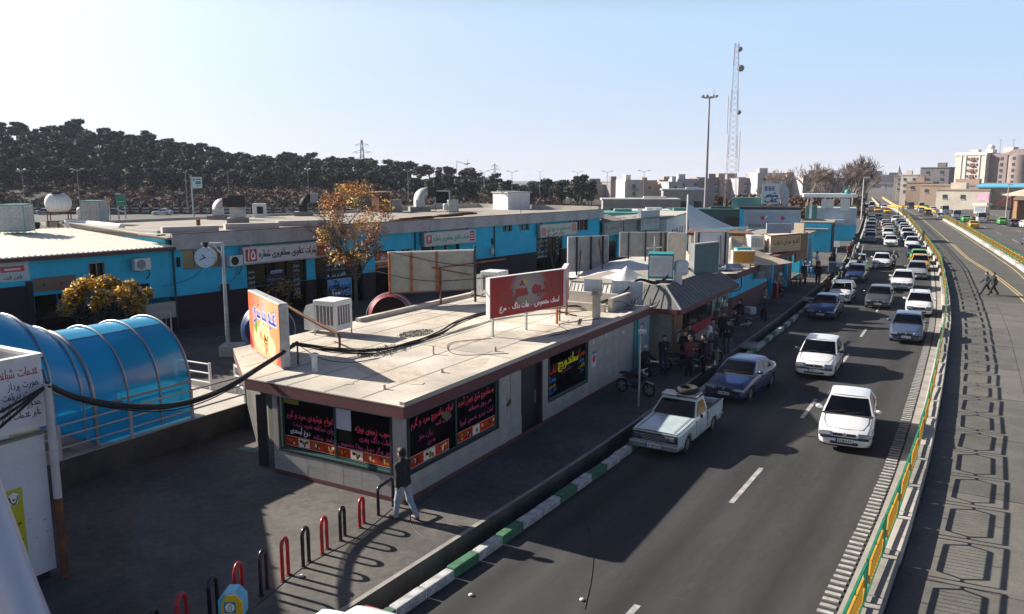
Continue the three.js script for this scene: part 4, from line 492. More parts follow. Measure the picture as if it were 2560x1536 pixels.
// ---- bus terminal: long blue hall with pale concrete fascia; local x runs along the front, z towards the avenue
const TA = [-26.3, 0, -13.09], TT = Math.PI / 2 - 0.12957;
const hall = thing('bus_terminal_hall', 'long bright blue terminal hall with pale concrete fascia and flat roof', 'terminal building', TA, TT);
const onHall = (x, y, z) => { const c = Math.cos(TT), s = Math.sin(TT); return [TA[0] + x * c + z * s, y, TA[2] - x * s + z * c]; };
const hallThing = (name, label, cat, x, y, z, turn = 0, group) => thing(name, label, cat, onHall(x, y, z), TT + turn, group);
{
  const openings = [[0.8, 3.4, 3.3, 4.56], [4.95, 0.02, 9.5, 3.35], [10.2, 0.02, 14.4, 3.6], [15.6, 0.02, 17.7, 3.4], [18.2, 1.6, 19.4, 3.4], [20.4, 0.02, 24.9, 3.45], [30.6, 4.0, 32.0, 4.62], [33.0, 4.0, 34.6, 4.62], [35.7, 0.02, 40.1, 3.3], [41.7, 3.5, 44.8, 4.6], [41.9, 0.02, 44.9, 2.9]];
  const hole = ([a, b, c, d]) => rect(a, b, c, d).reverse();
  part('wall', slab(rect(0, 1.95, 47, 4.66), 0.25, openings.map(([a, b, c, d]) => hole([a, Math.max(b, 1.951), c, d]))).translate(0, 0, -0.25), M.cyan, hall);
  part('wall_base', slab([[0, 0], [47, 0], [47, 1.948], [0, 1.948]], 0.28, openings.filter((o) => o[1] < 1.9).map(([a, b, c]) => hole([a, b, c, 1.947]))).translate(0, 0, -0.25), M.darkBase, hall);
  part('end_wall', [box(0.25, 5.2, 15.5, 46.87, 2.6, -8.1), box(0.25, 5.2, 16, 0.125, 2.6, -8.3), box(47, 5.2, 0.25, 23.5, 2.6, -16)], M.cyan, hall);
  for (const [a, b, c, d] of openings) {
    const w = new THREE.Group(); const big = b < 0.5; w.name = big ? 'shop_front' : 'window'; hall.add(w);
    part('window_pane', box(c - a, d - b, 0.04, (a + c) / 2, (b + d) / 2, -0.2), a < 1 ? M.dimPane ??= new THREE.MeshPhysicalMaterial({ color: new THREE.Color().setRGB(0.24, 0.2, 0.1), roughness: 0.15 }) : M.shopGlass, w);
    const n = Math.max(1, Math.round((c - a) / (big ? 1.5 : 0.75))), f = [box(c - a, 0.06, 0.08, (a + c) / 2, d - 0.03, -0.14), box(c - a, 0.06, 0.08, (a + c) / 2, b + 0.03, -0.14)]; for (let i = 0; i <= n; i++) f.push(box(0.06, d - b - 0.12, 0.08, lerp(a + 0.03, c - 0.03, i / n), (b + d) / 2, -0.14));
    if (big) f.push(box(c - a - 0.1, 0.06, 0.07, (a + c) / 2, 2.35, -0.14)); part('window_frame', f, big ? M.darkBase : M.concrete, w);
  }
  for (let x = 0; x < 46.9; x += 5.22) part('fascia_panel', [box(Math.min(5.2, 46.98 - x), 0.86, 0.12, x + Math.min(5.2, 46.98 - x) / 2, 5.07, 0.42), box(Math.min(5.2, 46.98 - x), 0.1, 0.5, x + Math.min(5.2, 46.98 - x) / 2, 4.69, 0.12)], M.hallFascia ??= mottled(81, 4, [0.5, 0.46, 0.44], [0.37, 0.34, 0.33], 0.9, 0.14, {}, 256, [4, 13, 40]), hall);
  const roof = new THREE.Group(); roof.name = 'roof'; hall.add(roof);
  part('roof_deck', [box(47, 0.2, 16.4, 23.5, 5.3, -7.95)], M.oldRoof, roof); part('rust_trim', [box(47, 0.05, 0.16, 23.5, 5.525, 0.42), box(47, 0.09, 0.08, 23.5, 5.45, 0.32)], M.rust, roof);
  part('roof_parapet', [box(47, 0.2, 0.2, 23.5, 5.5, -16), box(15, 0.5, 0.22, 39.5, 5.6, -16.1), box(0.2, 0.45, 16, 46.9, 5.6, -8.1), box(0.2, 0.3, 15, 0.1, 5.5, -8.6)], M.paleConcrete, roof);
  for (const [x, z, l, d] of [[1.9, -2.2, 3.2, 0.6], [6.2, -2.2, 3.4, 0.6], [10.8, -2.4, 4.2, 0.6]]) part('roof_kerb', box(l, 0.4, d, x + 0.8, 5.55, z, -0.35), M.paleConcrete, roof);
  for (const [x, z, l] of [[22.5, -2.3, 3.6], [27.2, -3.5, 4.4], [30, -4.6, 5.5], [20, -1.6, 2.2]]) part('felt_offcut', [box(l, 0.14, 0.5, x, 5.46, z, 0.1), box(l * 0.7, 0.1, 0.3, x + 0.4, 5.56, z + 0.1, 0.2)], M.rust, roof);
  part('roof_pipes', [bar([4.6, 5.38, -4.4], [4.6, 6.0, -4.4], 0.13), bar([4.6, 5.45, -4.4], [9, 5.45, -5.2], 0.04), bar([22.8, 5.38, -6], [22.8, 6.1, -6], 0.05), bar([36, 5.38, -2], [36, 6.2, -2], 0.03)], M.rust, roof);
  for (const [x, y] of [[19.7, 0.3], [29.4, 2], [0.2, 0.3]]) part('drain_pipe', bar([x, y, 0.08], [x, 4.6, 0.08], 0.055), M.tealDark, hall);
  part('wall_conduit', [tube([[2, 3.4, 0.05], [1.2, 2.9, 0.06], [-0.6, 2.6, 0.06]], 0.012, 16, 5), tube([[4.3, 3.3, 0.06], [4.1, 2.7, 0.08], [3.6, 2.4, 0.06]], 0.015, 16, 5)], M.cable, hall);
  part('wall_box', [box(0.35, 0.5, 0.2, 29.2, 3.3, 0.1)], M.tealDark, hall); part('wall_box', box(0.4, 0.5, 0.2, 29.0, 2.5, 0.1), M.galv, hall); part('wall_box', box(0.4, 0.6, 0.3, 3.3, 2.05, 0.15), M.darkBase, hall); part('wall_box', box(0.16, 0.55, 0.14, 0.5, 3.9, 0.07), M.darkBase, hall);
  // lettering and posters on the glass
  const glassText = (name, x, y, w, h, rows, colour, bg = '#07060a') => printPlate(name, w, h, printMat(256, Math.round(256 * h / w), (c, W, Hh) => { c.fillStyle = bg; c.fillRect(0, 0, W, Hh); rows.forEach((s, i) => persianFit(c, s, W * 0.94, Hh * (i + 0.72) / rows.length, W * 0.86, Hh / rows.length * 0.5, Array.isArray(colour) ? colour[i % colour.length] : colour, 0.16)); }), hall, [x, y, -0.15]);
  glassText('glass_lettering', 5.35, 2.25, 0.6, 1.6, ['مشهد', 'تبریز', 'اهواز', 'کرمان', 'یزد'], '#a9b2ac'); glassText('glass_lettering', 8.75, 2.1, 0.6, 2.1, ['شیراز', 'رشت', 'بندر', 'زاهدان', 'قم', 'ساری', 'گرگان'], '#b9c0b8'); glassText('glass_lettering', 7.0, 2.35, 1.4, 0.5, ['بلیط فروشی'], '#5a6ac8');
  glassText('glass_lettering', 12.1, 2.3, 2.0, 1.6, ['ان پی تی', 'فروش بلیط اینترنتی', 'تلفن رزرو', 'همه روزه'], ['#c8d8d4', '#7fa8a4']); glassText('glass_lettering', 13.9, 2.7, 0.5, 0.9, ['سفر', 'سواری', 'دربستی'], '#7fa8a4');
  glassText('glass_lettering', 36.8, 2.2, 1.9, 1.9, ['تهران', 'اصفهان', 'شیراز', 'مشهد'], '#b8b4ac', '#14100e'); glassText('glass_lettering', 39.4, 2.3, 0.6, 1.9, ['قم', 'یزد', 'رشت', 'ساری', 'کیش'], '#b0b0a8');
  glassText('glass_lettering', 43, 2.0, 1.2, 1.4, ['بلیط', 'رزرو'], '#b8c0bc'); printPlate('hanging_lamp_sign', 0.9, 0.22, printMat(96, 24, (c) => { c.fillStyle = '#8fa0c8'; c.fillRect(0, 0, 96, 24); persianFit(c, 'پذیرش بلیط', 90, 17, 80, 11, '#303a60', 0.16); }), hall, [7.1, 2.75, 0.02]);
  printPlate('orange_poster', 1.7, 1.1, printMat(160, 104, (c, w, h) => { c.fillStyle = '#b8502a'; c.fillRect(0, 0, w, h); persianFit(c, 'آش نیکو', w - 10, 40, 100, 26, '#f0e8e0', 0.2); c.fillStyle = '#d8d0c4'; c.fillRect(0, 52, w, 12); persianFit(c, 'صبحانه و ناهار', w - 10, 92, 130, 18, '#e8c8c0', 0.18); }), hall, [16.6, 2.7, -0.14]);
}
function companySign(label, x0, x1, y0, y1, draw, z = 0.55) {
  const s = hallThing('company_sign', label, 'sign', (x0 + x1) / 2, (y0 + y1) / 2, z);
  part('sign_case', [box(x1 - x0, y1 - y0, 0.28, 0, 0, -0.15), box(x1 - x0 + 0.06, 0.07, 0.32, 0, (y1 - y0) / 2, -0.14), box(x1 - x0 + 0.06, 0.07, 0.32, 0, -(y1 - y0) / 2, -0.14), box(0.1, 0.3, 0.5, -(x1 - x0) * 0.4, (y1 - y0) / 2 + 0.1, -0.4), box(0.1, 0.3, 0.5, (x1 - x0) * 0.4, (y1 - y0) / 2 + 0.1, -0.4)], M.galv, s);
  printPlate('sign_face', x1 - x0 - 0.06, y1 - y0 - 0.08, printMat(768, Math.round(768 * (y1 - y0) / (x1 - x0)), draw, { roughness: 0.4 }), s, [0, 0, 0.002]);
  return s;
}
companySign('white company sign with a red square reading number 15 on the blue hall', 4.4, 10.75, 3.47, 4.48, (c, w, h) => { c.fillStyle = '#d6d2d0'; c.fillRect(0, 0, w, h); c.fillStyle = '#b8202c'; c.fillRect(w * 0.02, h * 0.1, w * 0.125, h * 0.8); c.fillRect(w * 0.875, h * 0.06, w * 0.11, h * 0.88); persianFit(c, '۵۱', w * 0.13, h * 0.78, w * 0.095, h * 0.6, '#f4eeee', 0.2); c.fillStyle = '#8a1820'; c.fillRect(w * 0.885, h * 0.3, w * 0.09, h * 0.2); persianFit(c, 'شرکت تعاونی مسافربری شماره', w * 0.865, h * 0.62, w * 0.7, h * 0.42, '#262a4a', 0.19); });
companySign('pale company sign with green lettering and a red square reading number 4', 20.2, 26.3, 3.5, 4.5, (c, w, h) => { c.fillStyle = '#c4bcb0'; c.fillRect(0, 0, w, h); c.fillStyle = '#b02030'; c.fillRect(w * 0.03, h * 0.16, w * 0.1, h * 0.68); c.fillRect(w * 0.88, h * 0.08, w * 0.1, h * 0.84); persianFit(c, '۴', w * 0.105, h * 0.7, w * 0.05, h * 0.4, '#f0e6e6', 0.2); c.fillStyle = '#e0d8d0'; for (const y of [0.24, 0.46, 0.68]) c.fillRect(w * 0.89, h * y, w * 0.08, h * 0.08); persianFit(c, 'شرکت تعاونی مسافربری شماره', w * 0.86, h * 0.62, w * 0.7, h * 0.42, '#1f8a86', 0.19); });
companySign('cream company sign with a pink square at each end, far along the blue hall', 35.6, 41.9, 3.3, 4.42, (c, w, h) => { c.fillStyle = '#c8b8a4'; c.fillRect(0, 0, w, h); c.fillStyle = '#cf6a60'; c.fillRect(w * 0.02, h * 0.24, w * 0.13, h * 0.7); c.fillRect(w * 0.85, h * 0.06, w * 0.13, h * 0.66); persianFit(c, 'شرکت مسافربری سیر و سفر ایران', w * 0.83, h * 0.48, w * 0.65, h * 0.32, '#4a7a78', 0.2); persianFit(c, 'پایانه شرق', w * 0.62, h * 0.86, w * 0.3, h * 0.2, '#7a7468', 0.2); }, 0.5);
{ // blue banner standing before the window, and the blue wall's air conditioners
  const b = hallThing('tour_banner', 'blue banner with a picture of a white coach standing before the terminal window', 'banner', 11.65, 0, 0.7);
  printPlate('banner_face', 2.0, 1.15, printMat(256, 148, (c, w, h) => { c.fillStyle = '#2a7ac0'; c.fillRect(0, 0, w, h); c.fillStyle = '#5aa0d8'; c.fillRect(0, 0, w, h * 0.3); c.fillStyle = '#dfe6ee'; c.fillRect(40, 84, 90, 50); c.fillStyle = '#1a2430'; c.fillRect(48, 92, 74, 18); c.fillStyle = '#e8ecf0'; for (let i = 0; i < 8; i++) c.fillRect(140 + i * 12, 100 + (i % 3) * 8, 8, 16); persianFit(c, 'سفر به کیش', w - 30, 52, 130, 26, '#b8c8f0', 0.16); }), b, [0, 1.3, 0.01]);
  part('banner_frame', [box(2.04, 0.04, 0.04, 0, 1.88, -0.01), box(2.04, 0.04, 0.04, 0, 0.72, -0.01), box(0.04, 1.9, 0.04, -1.02, 0.95, -0.01), box(0.04, 1.9, 0.04, 1.02, 0.95, -0.01)], M.steel, b);
  for (const [x, y, z, label] of [[-1.84, 3.68, 0.42, 'white split air conditioner unit bracketed on the blue wall left of the clock'], [3.9, 3.4, 0.4, 'white window air conditioner box on the blue wall behind the clock post']]) {
    const a = hallThing('air_conditioner', label, 'air conditioner', x, y, z);
    part('casing', rbox(0.9, 0.66, 0.36, 0, 0.33, 0, 0.03), M.coolWhite, a); part('fan_grille', [new THREE.TorusGeometry(0.24, 0.015, 6, 24).translate(-0.1, 0.33, 0.185), new THREE.TorusGeometry(0.14, 0.012, 6, 20).translate(-0.1, 0.33, 0.185), new THREE.CircleGeometry(0.23, 20).translate(-0.1, 0.33, 0.183)], x < 0 ? M.grey : M.black, a); part('bracket', [box(0.05, 0.05, 0.6, -0.3, -0.02, -0.1), box(0.05, 0.05, 0.6, 0.3, -0.02, -0.1)], M.black, a); part('pipe', tube([[0.4, 0.05, 0], [0.45, -0.3, -0.1], [0.35, -0.55, -0.25]], 0.03, 12, 6), M.black, a);
  }
  const p = thing('clock_post', 'grey lamp post with a round station clock in front of the blue hall', 'clock', [-18.6, 0, -10.3], 0.62);
  part('post', [cyl(0.11, 0.07, 5.55, 0, 0, 0, 12)], M.galv, p); part('base_block', box(1.1, 0.5, 1.1, 0.2, 0.25, -0.1), M.paleConcrete, p); part('bracket_arm', [bar([0, 5.5, 0], [-1.0, 5.48, 0], 0.045), bar([0, 4.9, 0], [-0.45, 5.46, 0], 0.025), bar([-0.75, 5.48, 0], [-0.75, 5.3, 0], 0.04)], M.white, p);
  const d = new THREE.Group(); d.name = 'clock_head'; d.position.set(-0.8, 4.82, 0.02); p.add(d);
  part('clock_case', new THREE.CylinderGeometry(0.49, 0.49, 0.36, 36).rotateX(Math.PI / 2), M.galv, d);
  const dial = printMat(256, 256, (c) => { c.fillStyle = '#b9c6d2'; c.fillRect(0, 0, 256, 256); c.translate(128, 128); c.fillStyle = '#333a44'; for (let i = 0; i < 12; i++) { c.save(); c.rotate(i * Math.PI / 6); c.fillRect(-3, -116, 6, i % 3 ? 14 : 22); c.restore(); } }); 
  const df = new THREE.Mesh(new THREE.CircleGeometry(0.46, 36), dial); df.name = 'clock_dial'; df.position.z = 0.183; d.add(df);
  part('clock_hand', box(0.045, 0.34, 0.01, 0, 0.12, 0).rotateZ(2.0).translate(0, 0, 0.195), M.black, d); part('clock_hand', box(0.05, 0.24, 0.01, 0, 0.08, 0).rotateZ(0.6).translate(0, 0, 0.19), M.black, d); part('loudspeaker', [cyl(0.06, 0.16, 0.3, 0.05, 0.45, 0.1, 12)], M.black, d);
}
// ---- low shop wing on the left with a corrugated white roof
{
  const t = hallThing('shop_wing', 'blue shop wing with a white corrugated roof left of the terminal hall', 'shop building', 0, 0, 0);
  part('wall', slab(rect(-26, 2.0, -0.02, 4.9), 0.25, [[-4.4, 3.36, -3.66, 4.22], [-3.6, 2.0, -1.25, 2.88]].map(([a, b, c, d]) => rect(a, b + 0.001, c, d).reverse())).translate(0, 0, -0.25), M.cyan, t);
  part('wall_base', [box(22, 1.995, 0.25, -15, 1, -0.12), box(3.9, 1.7, 0.25, -1.98, 0.85, -0.12)], M.darkBase, t);
  part('white_dado', [box(2.0, 0.9, 0.3, -1.0, 1.3, 0.2), box(2.6, 0.8, 0.3, -4.2, 0.6, 1.2)], M.paleConcrete, t);
  part('shop_front', box(4.3, 3.4, 0.1, -9.6, 1.7, 0.04), M.darkBase, t); part('door_pier', box(0.25, 3.6, 0.2, -7.35, 1.8, 0.06), M.darkBase, t); part('door_pier', box(0.2, 2.9, 0.2, -5.0, 1.45, 0.06), M.darkBase, t);
  for (const [a, b, y0, y1] of [[-7.15, -6.15, 1.75, 2.85], [-6.05, -5.15, 1.75, 2.85], [-7.15, -5.15, 0.3, 1.65]]) part('shop_pane', box(b - a, y1 - y0, 0.06, (a + b) / 2, (y0 + y1) / 2, 0.06), M.shopGlass, t);
  printPlate('shop_board', 2.0, 0.7, printMat(256, 90, (c, w, h) => { c.fillStyle = '#7a6a58'; c.fillRect(0, 0, w, h); persianFit(c, 'سوپر مارکت', w * 0.75, h * 0.62, w * 0.4, h * 0.36, '#a04a3a', 0.18); c.fillStyle = '#4a3a34'; c.fillRect(w * 0.2, h * 0.4, 16, 20); c.fillRect(w * 0.62, h * 0.42, 12, 18); }), t, [-6.15, 3.38, 0.1]);
  printPlate('pale_board', 4.2, 0.98, printMat(384, 90, (c, w, h) => { c.fillStyle = '#b6c0c0'; c.fillRect(0, 0, w, h); c.fillStyle = '#c04a50'; c.fillRect(w * 0.7, 22, w * 0.25, 26); c.fillStyle = '#d8d4d0'; c.fillRect(w * 0.74, 32, w * 0.17, 8); persianFit(c, 'صنایع دستی', w * 0.62, 52, w * 0.3, 30, '#4a7a98', 0.18); persianFit(c, 'تلفن ثابت', w * 0.92, 78, w * 0.2, 14, '#404850', 0.16); }), t, [-9.4, 4.16, 0.12]);
  const w = new THREE.Group(); w.name = 'window'; t.add(w); part('window_pane', box(0.74, 0.86, 0.04, -4.03, 3.79, -0.16), M.shopGlass, w); part('window_frame', [box(0.8, 0.05, 0.1, -4.03, 3.35, 0), box(0.8, 0.05, 0.1, -4.03, 4.23, 0), box(0.05, 0.86, 0.1, -4.42, 3.79, 0), box(0.05, 0.86, 0.1, -3.64, 3.79, 0), box(0.04, 0.84, 0.08, -4.03, 3.79, 0)], M.concrete, w);
  const sh = new THREE.Group(); sh.name = 'display_window'; t.add(sh); part('window_pane', box(2.35, 0.87, 0.04, -2.43, 2.44, -0.18), M.shopGlass, sh); part('window_frame', [box(0.05, 0.86, 0.1, -2.43, 2.44, -0.1), box(2.35, 0.05, 0.1, -2.43, 2.03, -0.1)], M.black, sh); for (let i = 0; i < 9; i++) part('goods', box(rr(0.12, 0.3), rr(0.14, 0.3), 0.02, -3.45 + i * 0.25, i % 2 ? 2.6 : 2.2, -0.15), [M.pad, M.galv, M.coolWhite][i % 3], sh);
  // roof sheets, each a metre wide with ribs
  const roof = new THREE.Group(); roof.name = 'corrugated_roof'; t.add(roof); M.whiteMetal = mottled(83, 2, [0.72, 0.68, 0.6], [0.58, 0.54, 0.47], 0.7, 0.1, { roughness: 0.55 });
  const z0 = 0.75, y0 = 4.86, z1 = -11.5, y1 = 5.42, slope = Math.atan2(y1 - y0, z0 - z1), ln = Math.hypot(y1 - y0, z0 - z1), sg = metres(join([box(1.0, 0.03, ln), ...[-0.42, -0.17, 0.08, 0.33].map((x) => box(0.07, 0.045, ln, x, 0.037, 0))]));
  for (let i = 0; i < 26; i++) { const m = new THREE.Mesh(sg, M.whiteMetal); m.name = 'roof_sheet'; m.position.set(-0.55 - i, (y0 + y1) / 2 + (i % 2) * 0.004, (z0 + z1) / 2); m.rotation.x = slope; m.castShadow = m.receiveShadow = true; roof.add(m); }
  part('eave_gutter', box(26, 0.16, 0.18, -13.05, 4.76, 0.78), M.maroon, t); part('soffit', box(26, 0.04, 0.7, -13, 4.66, 0.38), M.darkConcrete, t); part('valley_flashing', [box(0.7, 0.06, 12, 0.1, 5.56, -5.6, 0, 0.04), box(0.5, 0.1, 2, -0.6, 5.5, -0.6)], M.paleConcrete, t);
  part('rear_wall', box(26, 5.3, 0.25, -13, 2.65, -11.3), M.concrete, t);
}
M.greenTrim = flat([0.1, 0.27, 0.24], 0.55); M.panelOld = mottled(85, 1, [0.5, 0.51, 0.49], [0.38, 0.38, 0.36], 0.9, 0.12);
const bigCool = makeCooler('rooftop_cooler', 'large green framed evaporative cooler on the white corrugated roof', 'cooler', M.greenTrim, 1.75, 2.0, 1.75, { panel: M.panelOld, pad: M.panelOld, fin: M.panelOld, bars: 5 });
bigCool.scale.setScalar(0.8); bigCool.position.set(...onHall(-3.9, 5.32, -9.6)); bigCool.rotation.y = TT - 0.75; part('discharge_duct', [rbox(0.9, 1.2, 1.1, -1.2, 1.0, -0.4, 0.3)], M.galv, bigCool);
copyOf(bigCool, 'green framed evaporative cooler beside the white water tank on the hall roof', onHall(3.2, 5.4, -15.0), TT - 0.85, 0.76);
{
  const t = hallThing('water_tank', 'white plastic water tank on a rusty steel stand on the left roof', 'water tank', 0.05, 5.45, -13.2, -0.6); t.scale.set(0.8, 1.0, 0.8);
  part('tank_body', [new THREE.CapsuleGeometry(0.62, 0.75, 8, 24).rotateZ(Math.PI / 2).translate(0, 1.55, 0), ...[-0.3, 0, 0.3].map((x) => new THREE.TorusGeometry(0.625, 0.025, 6, 28).rotateY(Math.PI / 2).translate(x, 1.55, 0))], M.white, t); part('tank_lid', cyl(0.36, 0.36, 0.14, -0.1, 2.14, 0, 20), M.black, t);
  part('stand', [-0.75, 0.75].flatMap((x) => [-0.55, 0.55].map((z) => box(0.07, 1.0, 0.07, x, 0.5, z))).concat([box(1.6, 0.07, 0.07, 0, 0.97, -0.55), box(1.6, 0.07, 0.07, 0, 0.97, 0.55), box(0.07, 0.07, 1.1, -0.75, 0.97, 0), box(0.07, 0.07, 1.1, 0.75, 0.97, 0), box(1.6, 0.05, 0.05, 0, 0.4, 0.55)]), M.rust, t); part('plinth', [box(0.8, 0.4, 0.8, -0.5, 0.2, 0.1), box(0.7, 0.35, 0.7, 0.6, 0.175, 0)], M.concrete, t);
  const r = hallThing('felt_roll', 'rolled white roofing felt lying where the two roofs meet', 'roll', 0.5, 5.5, -9.4, 0); part('roll', [bar([-0.2, 0.25, -3.2], [0.2, 0.15, 3.0], 0.26, 0.2, 14)], M.white, r);
  const duct = (x, z, s, turn, dark, label) => { const d = hallThing('roof_duct', label, 'duct', x, 5.4, z, turn, undefined); const pts = []; for (let i = 0; i <= 8; i++) { const a = i / 8 * Math.PI / 2; pts.push([0.5 - 0.5 * Math.cos(a) - 0.0, 0.7 + 0.5 * Math.sin(a), 0]); } d.scale.setScalar(s); part('elbow', [sheet((u, v) => { const [px, py] = pts[Math.round(v * 8)], k = u * 4, e = [[-0.3, -0.4], [0.3, -0.4], [0.3, 0.4], [-0.3, 0.4], [-0.3, -0.4]][Math.min(4, Math.round(k))], a = v * Math.PI / 2; return [px + e[0] * Math.cos(a) * 0.9, py + e[0] * -Math.sin(a) * -0.9 * -1, e[1]]; }, 4, 8), box(0.56, 0.72, 0.8, 0, 0.36, 0)], dark ? M.black : M.galv, d); part('outlet', box(0.5, 0.62, 0.86, 0.72, 1.2, 0), dark ? M.grey : M.black, d); part('duct_base', box(1.2, 0.3, 1.1, 0, 0.15, 0), M.concrete, d); return d; };
  duct(12.6, -14.6, 1.15, -0.9, false, 'grey sheet metal duct elbow with black outlet at the back of the hall roof'); duct(10.2, -8.4, 1.35, -2.2, false, 'large sheet metal duct hood in the middle of the hall roof'); duct(20.8, -14.4, 1.3, -0.7, true, 'black wrapped duct elbow left of the orange tree on the roof'); duct(33.9, -13.0, 1.6, -0.6, false, 'pale duct elbow beside fan frames on the far part of the roof');
  const a = hallThing('roof_fan_unit', 'white cabinet fan unit at the back of the hall roof', 'fan unit', 16.6, 5.4, -14.8, -0.8); part('cabinet', rbox(1.0, 1.1, 0.8, 0, 0.6, 0, 0.04), M.coolWhite, a); part('fan_opening', box(0.5, 0.6, 0.02, 0.1, 0.62, 0.41), M.black, a);
  const f = hallThing('fan_frame', 'square open fan frame on thin legs on the far roof', 'fan unit', 35.8, 5.4, -11.6, -0.9); part('frame', [box(1.5, 0.12, 0.5, 0, 2.0, 0), box(1.5, 0.12, 0.5, 0, 0.75, 0), box(0.12, 1.25, 0.5, -0.7, 1.38, 0), box(0.12, 1.25, 0.5, 0.7, 1.38, 0)], M.galv, f); part('fan', [new THREE.TorusGeometry(0.42, 0.05, 8, 24).translate(0, 1.36, 0.1), box(1.3, 1.2, 0.05, 0, 1.37, -0.15)], M.black, f); part('leg', [box(0.06, 0.75, 0.06, -0.68, 0.37, 0), box(0.06, 0.75, 0.06, 0.68, 0.37, 0)], M.rust, f);
  const c3 = copyOf(bigCool, 'small grey cooler cabinet on legs on the far roof beside the fan frame', onHall(33.6, 5.4, -8.3), TT - 0.7, 0.55);
  const h = hallThing('roof_hut', 'white rendered stair hut with peeling paint on the far end of the hall roof', 'roof hut', 44.6, 5.4, -9.6, -0.25);
  part('hut_wall', [box(3.0, 1.75, 2.6, 0, 0.87, 0)], M.white, h); part('hut_roof', [box(3.3, 0.1, 2.9, 0, 1.8, 0), box(2.6, 0.06, 0.3, -0.8, 1.95, 0.3)], M.galv, h); part('peeled_patch', slab([[-0.6, 0.1], [0.3, 0], [0.9, 0.5], [0.7, 0.9], [0.2, 0.7], [-0.1, 1.2], [-0.7, 1.0]], 0.01).rotateY(Math.PI / 2).translate(1.502, 0.3, 0), M.stain, h);
  const st = hallThing('chimney_stack', 'brown brick stack with a pale slab behind the orange tree on the roof', 'chimney', 30.4, 5.4, -14.8); part('stack', [box(1.4, 1.9, 1.0, 0, 0.95, 0)], M.rust, st); part('cap', box(1.8, 0.1, 1.3, 0, 1.95, 0), M.paleConcrete, st); part('side_slab', box(1.4, 1.2, 0.4, 1.6, 0.6, 0.4), M.concrete, st);
}
// second hall beyond, with hanging sign boards, and the white ticket block
{
  const t = hallThing('far_hall', 'dim blue hall with hanging company boards beyond the first terminal hall', 'terminal building', 47, 0, 0);
  part('wall', box(15, 2.4, 0.3, 7.6, 3.0, -1.2), M.cyan, t); part('wall_base', box(15, 1.79, 0.32, 7.6, 0.9, -1.2), M.darkBase, t); part('canopy_roof', [box(15, 0.18, 5, 7.6, 4.3, -1.4), box(3, 0.12, 2.2, 1.5, 4.55, 0.2, 0, 0.25)], M.oldRoof, t);
  for (const x of [2.4, 6.6, 10.8]) { part('shop_pane', box(3.2, 2.6, 0.06, x + 1, 1.5, -1.02), M.shopGlass, t); part('pier', box(0.5, 2.9, 0.3, x - 1.1, 1.45, -1.0), M.cyan, t); }
  companySign('grey company board with faded lettering hung from the second hall', 47.2, 51, 2.85, 4.3, (c, w, h) => { c.fillStyle = '#9a948c'; c.fillRect(0, 0, w, h); c.fillStyle = '#a84850'; c.fillRect(w * 0.04, h * 0.3, w * 0.08, h * 0.36); c.fillRect(w * 0.86, h * 0.2, w * 0.09, h * 0.36); persianFit(c, 'تعاونی مسافربری', w * 0.82, h * 0.56, w * 0.6, h * 0.26, '#6a6660', 0.16); }, 0.5);
  companySign('plain grey hanging board next to the faded company board', 51.2, 54.4, 2.9, 4.35, (c, w, h) => { c.fillStyle = '#8d877f'; c.fillRect(0, 0, w, h); }, 0.5);
  companySign('pale hanging company board at the far end of the second hall', 54.3, 58.8, 3.0, 5.1, (c, w, h) => { c.fillStyle = '#a9aaac'; c.fillRect(0, 0, w, h); persianFit(c, 'شرکت مسافربری', w * 0.85, h * 0.62, w * 0.62, h * 0.2, '#85666a', 0.16); c.fillStyle = '#b07078'; c.fillRect(w * 0.04, h * 0.5, w * 0.06, h * 0.3); }, 0.9);
  const b = hallThing('ticket_block', 'white flat roofed block with narrow slit windows beside the white sail', 'building', 60, 0, 1.2, 0.3);
  part('wall', box(20.9, 4.0, 5, 10.45, 2.0, -2.5), M.white, b); part('roof_edge', [box(21.2, 0.2, 5.3, 10.45, 4.1, -2.5)], M.paleConcrete, b); part('door_frame', box(1.1, 3.1, 0.12, 19.2, 1.6, 0.05), M.concrete, b);
  for (const x of [4.5, 6.5, 8.5, 11, 13, 16]) { const w = new THREE.Group(); w.name = 'slit_window'; b.add(w); part('window_pane', box(0.5, 1.3, 0.05, x, 1.9, 0.03), M.shopGlass, w); part('window_frame', [box(0.6, 0.06, 0.1, x, 2.58, 0.04), box(0.6, 0.06, 0.1, x, 1.22, 0.04)], M.galv, w); }
}

